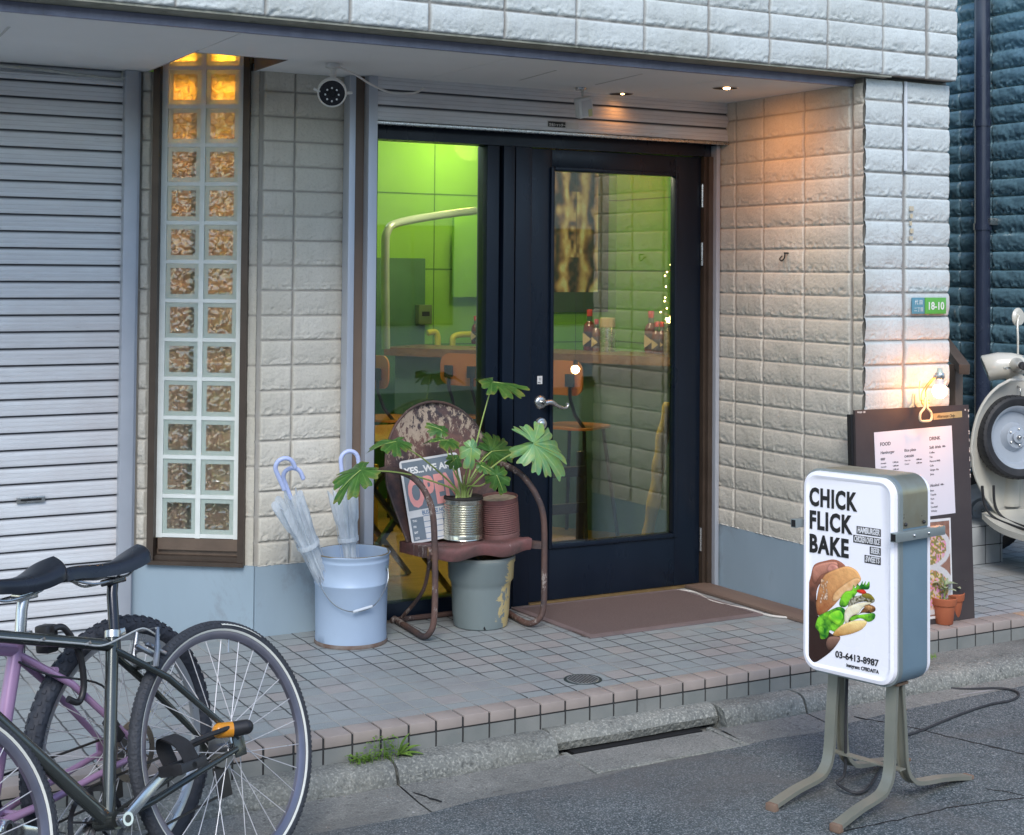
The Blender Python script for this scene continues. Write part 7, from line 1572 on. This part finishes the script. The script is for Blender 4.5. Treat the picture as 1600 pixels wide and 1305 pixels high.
def canister(name, lab, px, h, R_, m, lid):
    p = at(px); T = root(name, lab, 'canister', tuple(p)); mb = MB(); mb.lathe([(.0001, .001), (R_, .001), (R_, h * .72), (R_ * .98, h * .74)], p, 'Z', 28); mb.build('body', m, T, 40); mb = MB(); mb.lathe([(R_ * 1.0, h * .72), (R_ * 1.02, h * .75), (R_ * 1.0, h * .98), (R_ * .9, h), (.0001, h)], p, 'Z', 28); mb.build('lid', lid, T, 40); return T, p
canister('silver_canister', 'silver canister with pale wooden lid standing on the counter', (949, 549), .20, .045, m_steel, simple('wood_lid', (.66, .48, .30), None, 5, .5))
canister('white_canister', 'white capped canister at the right edge of the left window pane', (752, 538), .18, .035, m_steel, m_white)
T, p = canister('light_holder', 'ribbed holder with tiny warm string lights rising from it', (1046, 553), .18, .035, simple('ribbed_tin', (.5, .4, .28), (.2, .15, .1), 60, .4, .5), m_steel)
T['category'] = 'light string'
mb = MB(); r = np.random.RandomState(8); pts = [p + Vector((0, 0, .18))]; cur = p + Vector((0, 0, .20))
for k in range(16): pts.append(cur + Vector((.022 * math.sin(k * 1.9) - .006, .0, .021 * k)) + Vector((r.randn() * .010, r.randn() * .012, 0)))
mb.tube(catmull(pts, 3), .0012, 5); mb.build('wire', simple('copper_wire', (.5, .3, .1), None, 5, .4, .6), T)
mb = MB(); 
for q_ in pts[1:]: mb.sphere(q_, .0045, 8, 5)
for k in range(10): mb.sphere(p + Vector((r.randn() * .018, r.randn() * .015, .185 + r.rand() * .03)), .0065, 8, 5)
mb.build('bulbs', emit('fairy', (1, .72, .30), 14), T)
# yellow hoops behind the counter
HP = root('yellow_hand_rail', 'yellow bent tube rail hoops behind the counter', 'rail', (4.0, 8.4, 0))
m_yel = simple('yellow_tube', (.62, .56, .02), None, 5, .4)
for pts in (((668, 520), (682, 520), (684, 545), (684, 600)), ((707, 600), (707, 540), (712, 524), (745, 522))):
    mb = MB(); P = [ony(x, y, 8.7) for x, y in pts]; mb.tube(catmull(P, 5), .02, 10); mb.build('hoop', m_yel, HP)
# poster, door panel, fuse box, lime panel, wall lamp on the back wall
PS = root('wall_poster', 'tall glossy copper toned poster over a dark board shaped as its shadow on the green wall', 'poster', (4.9, YI, 1.5))
a = ony(850, 262, YI - .03); b = ony(934, 456, YI - .03)
mb = MB(); mb.box(a.x, b.x + .09, YI - .026, YI - .004, b.z - .14, a.z + .0); mb.build('frame', simple('poster_shadow', (.07, .10, .10), None, 5, .5), PS, 0)  # dark board showing right and below imitates the poster's shadow
nx, ny = 60, 130; U_, V_ = np.meshgrid(np.linspace(0, 1, nx), np.linspace(0, 1, ny)); r = np.random.RandomState(31); n1 = smooth_noise(U_.shape, (14, 5), r); n2 = smooth_noise(U_.shape, (5, 7), r); img = np.zeros(U_.shape + (3,))
n3 = smooth_noise(U_.shape, (26, 18), r); w_ = U_ + .10 * (n2 - .5) + .05 * (n1 - .5)
val = .5 + .5 * np.sin(w_ * 19 + 2.2 * n2 * V_); val = val * (.55 + .6 * n1) + .25 * (n3 - .5)  # vertical bands paint glossy reflections into the print
fig = np.exp(-((U_ - .56 - .04 * np.sin(V_ * 9)) / (.07 + .10 * V_)) ** 2) * ((V_ > .18) & (V_ < .72)); val = np.clip(val * (1 - .5 * fig) + .55 * fig * n3 * 1.6, 0, 1)
pal = np.array([(.05, .04, .05), (.30, .14, .12), (.62, .34, .26), (.88, .56, .42), (.95, .80, .68)]); q_ = val * 3.99; i0 = q_.astype(int); fr_ = (q_ - i0)[..., None]; img = pal[i0] * (1 - fr_) + pal[np.minimum(i0 + 1, 4)] * fr_
mb = MB(); mb.grid(np.array([[(a.x + (b.x - a.x) * u, YI - .028, a.z + (b.z - a.z) * v) for u in np.linspace(0, 1, nx)] for v in np.linspace(0, 1, ny)])); mb.build('print', vcol('copper_print', .25), PS, 0, tone=img.reshape(-1, 3))
DB = root('inner_door', 'grey green inner door on the back wall seen through the left pane', 'door', (2.9, YI, 0)); a = ony(560, 402, YI - .02); b = ony(664, 402, YI - .02); mb = MB(); mb.box(a.x, b.x, YI - .03, YI - .004, 0, a.z, .004); mb.build('door_panel', simple('inner_door', (.07, .18, .09), None, 5, .6), DB, 30); mb = MB(); mb.sphere((b.x - .08, YI - .06, .95), .03); mb.build('knob', m_steel, DB)
a = ony(652, 476, YI - .06); b = ony(672, 506, YI - .06); FB = root('fuse_box', 'small green grey box on the wall beside the inner door', 'box', ((a.x + b.x) / 2, YI, b.z)); mb = MB(); mb.box(a.x, b.x, YI - .09, YI - .004, b.z, a.z, .005); mb.build('case', simple('box_green', (.14, .2, .08), None, 5, .5), FB); mb = MB(); mb.box(a.x + .02, b.x - .02, YI - .093, YI - .0905, (a.z + b.z) / 2 - .01, (a.z + b.z) / 2 + .02); mb.build('slot', m_dark, FB, 0)
a = ony(709, 337, YI - .12); b = ony(757, 464, YI - .12); LP_ = root('lime_panel', 'bright lime hanging panel on the green wall', 'panel', ((a.x + b.x) / 2, YI - .1, b.z)); mb = MB(); mb.box(a.x, b.x + .15, YI - .13, YI - .10, b.z, a.z, .003); mb.build('board', simple('lime_board', (.24, .55, .02), None, 5, .6), LP_, 30); mb = MB(); mb.box((a.x + b.x) / 2, (a.x + b.x) / 2 + .02, YI - .10, YI - .004, b.z + .2, b.z + .22); mb.build('bracket', m_steel, LP_, 0)
# pale bent pipe near the window
PP = MB(); P = [ony(603, 545, 7.2), ony(602, 400, 7.2), ony(605, 362, 7.2), ony(622, 348, 7.25), ony(680, 337, 7.5), ony(742, 329, 7.8)]
PP.tube(catmull(P, 6), .022, 12); tagit(PP.build('bent_pipe', simple('pale_pipe', (.42, .52, .40), None, 5, .35, .3), None, origin=tuple(P[0])), 'pale bent pipe rising and turning across the green wall', 'pipe')
# window table, folding legs, bottles at the window jamb
TB = root('window_table', 'orange edged folding table standing just inside the left window pane', 'table', (2.95, 6.35, 0))
mb = MB(); mb.box(2.50, 3.25, 6.10, 6.75, .70, .73, .006); mb.build('table_top', m_ply, TB, 40)
for a, b in (((2.60, 6.2, .70), (3.15, 6.2, .01)), ((3.15, 6.22, .70), (2.60, 6.22, .01)), ((2.60, 6.65, .70), (3.15, 6.65, .01)), ((3.15, 6.63, .70), (2.60, 6.63, .01))): mb = MB(); mb.bar(a, b, .022, .035, (0, 1, 0), .003); mb.build('leg', simple('leg_grey', (.20, .21, .21), None, 5, .4, .5), TB, 30)
def wb_(x, y, h, lab): bottle(Vector((x, y, .731)), h, lab)
wb_(2.615, 6.16, .21, 'tall red-capped sauce bottle on the table by the window jamb'); wb_(2.665, 6.20, .16, 'shorter sauce bottle on the table behind the metal chair')
mb = MB(); mb.box(2.70, 2.76, 6.22, 6.28, .731, .84, .004); T_ = mb.build('napkin_box', simple('napkin', (.8, .7, .5), None, 5, .6), None, origin=(2.73, 6.25, .73)); tagit(T_, 'small pale box beside the sauce bottles on the window table', 'box'); mb = MB(); mb.box(2.699, 2.761, 6.219, 6.281, .84, .86, .004); mb.build('lid', m_red, T_)
mb = MB(); mb.box(2.52, 3.14, 7.0, 7.04, .02, .50, .004); YP_ = mb.build('wooden_screen', simple('yellow_wood', (.52, .34, .03), (.42, .25, .02), 4, .5, stretch=(1, 1, 4)), None, origin=(2.8, 7.0, 0)); tagit(YP_, 'yellow wooden screen standing low behind the folding table', 'screen')
# yellow pole added, standing in for a bright streak in the door glass
PL = MB(); P = [ony(1047, 630, 6.0), ony(1034, 690, 5.99), ony(1025, 760, 5.98), ony(1010, 850, 5.97), ony(1006, 905, 5.97)]; cv = catmull(P, 10); rs_ = [.030 + .004 * math.sin(i * .9) for i in range(len(cv))]
PL.tube(cv, rs_, 12); tagit(PL.build('streak_pole', simple('streak_yellow', (.90, .60, .06), (.78, .46, .03), 9, .4, stretch=(1, 1, .2)), None, origin=tuple(P[-1])), 'yellow knotted pole standing in for a bright streak in the door glass', 'pole')
# wooden crate & stools low inside the door
mb = MB(); 
for y_, z_ in ((6.30, .12), (6.30, .30), (6.30, .48)): mb.box(3.45, 3.95, y_, y_ + .02, z_, z_ + .05, .003)
for x_ in (3.47, 3.70, 3.92): mb.box(x_, x_ + .03, 6.32, 6.35, 0.004, .60, .003)
tagit(mb.build('slatted_rack', simple('dark_wood', (.05, .035, .03), None, 5, .5), None, 30, origin=(3.7, 6.3, 0)), 'low dark slatted rack just inside the door glass', 'rack')
for (x, y, z, e, c, s_) in ((4.45, 8.55, 2.30, 7.5, (1.0, .97, .22), .10), (3.0, 7.9, 2.5, 4.5, (.80, 1.0, .90), .15), (3.8, 6.8, 2.3, 34, (1.0, .80, .50), .1)): lamp('POINT', (x, y, z), e, c, s_)
for i, (x, y, l_) in enumerate(((4.45, 8.55, 'ceiling lamp deep in the shop above the counter'), (3.0, 7.9, 'ceiling lamp over the left half of the shop'))):
    T = root('ceiling_lamp', l_, 'lamp', (x, y, 2.6)); mb = MB(); mb.lathe([(.10, 2.58), (.12, 2.60), (.12, 2.70)], (x, y, 0), 'Z', 24); mb.build('shade', m_white, T); mb = MB(); mb.sphere((x, y, 2.585), .06, 14, 8); mb.build('bulb', emit('interior_bulb', (1, .95, .6), 4), T)

# ---------------------------------------------------------------- houses across the street (seen as reflections in the glass)
OB = root('opposite_building', 'beige rendered building across the narrow street, mirrored in the shop glass', 'building', (3, -6.6, RZ))
m_ob = simple('beige_render', (.60, .57, .52), (.53, .50, .46), 2, .85, 0, .1, 60, dirt=(.30, .28, .25), dirt_amt=.58)
mb = MB(); mb.box(-14, 20, -12, -6.5, RZ, 3.3); mb.build('wall', m_ob, OB, 0)
mb = MB(); mb.box(-14.15, 20.15, -12, -6.35, 3.3, 3.42, .02); mb.build('roof', simple('roof_grey', (.16, .17, .18), None, 6, .7), OB, 0)
for k in range(9):
    x = -7.6 + k * 2.7
    for z in (.75,):
        mb = MB(); mb.box(x - .62, x + .62, -6.5, -6.44, z, z + 1.35, .01); wf = mb.build('window', m_brown, OB, 0)
        mb = MB(); mb.box(x - .56, x - .02, -6.439, -6.434, z + .06, z + 1.29); mb.box(x + .02, x + .56, -6.439, -6.434, z + .06, z + 1.29); mb.build('pane', simple('far_pane', (.05, .07, .08), None, 4, .06), wf, 0)

q = ony(899, 577, 6.75); PB = root('spot_bulb', 'small glowing bulb added on a thin cord for the bright lamp spot in the door glass', 'lamp', (q.x, q.y, q.z))  # bulb and cord added for the bright lamp spot in the glass
mb = MB(); mb.sphere(q, .022, 16, 10); mb.build('bulb', emit('small_bulb', (1, .70, .35), 22), PB)
mb = MB(); mb.tube([q + Vector((0, 0, .02)), q + Vector((0, 0, .05))], .012, 10); mb.build('socket', m_blackp, PB)
mb = MB(); mb.tube([q + Vector((0, 0, .05)), Vector((q.x, q.y, 2.70))], .0012, 5); mb.build('cord', m_blackp, PB)
lamp('POINT', (q.x, q.y - .01, q.z), 1.0, (1, .50, .16), .026)
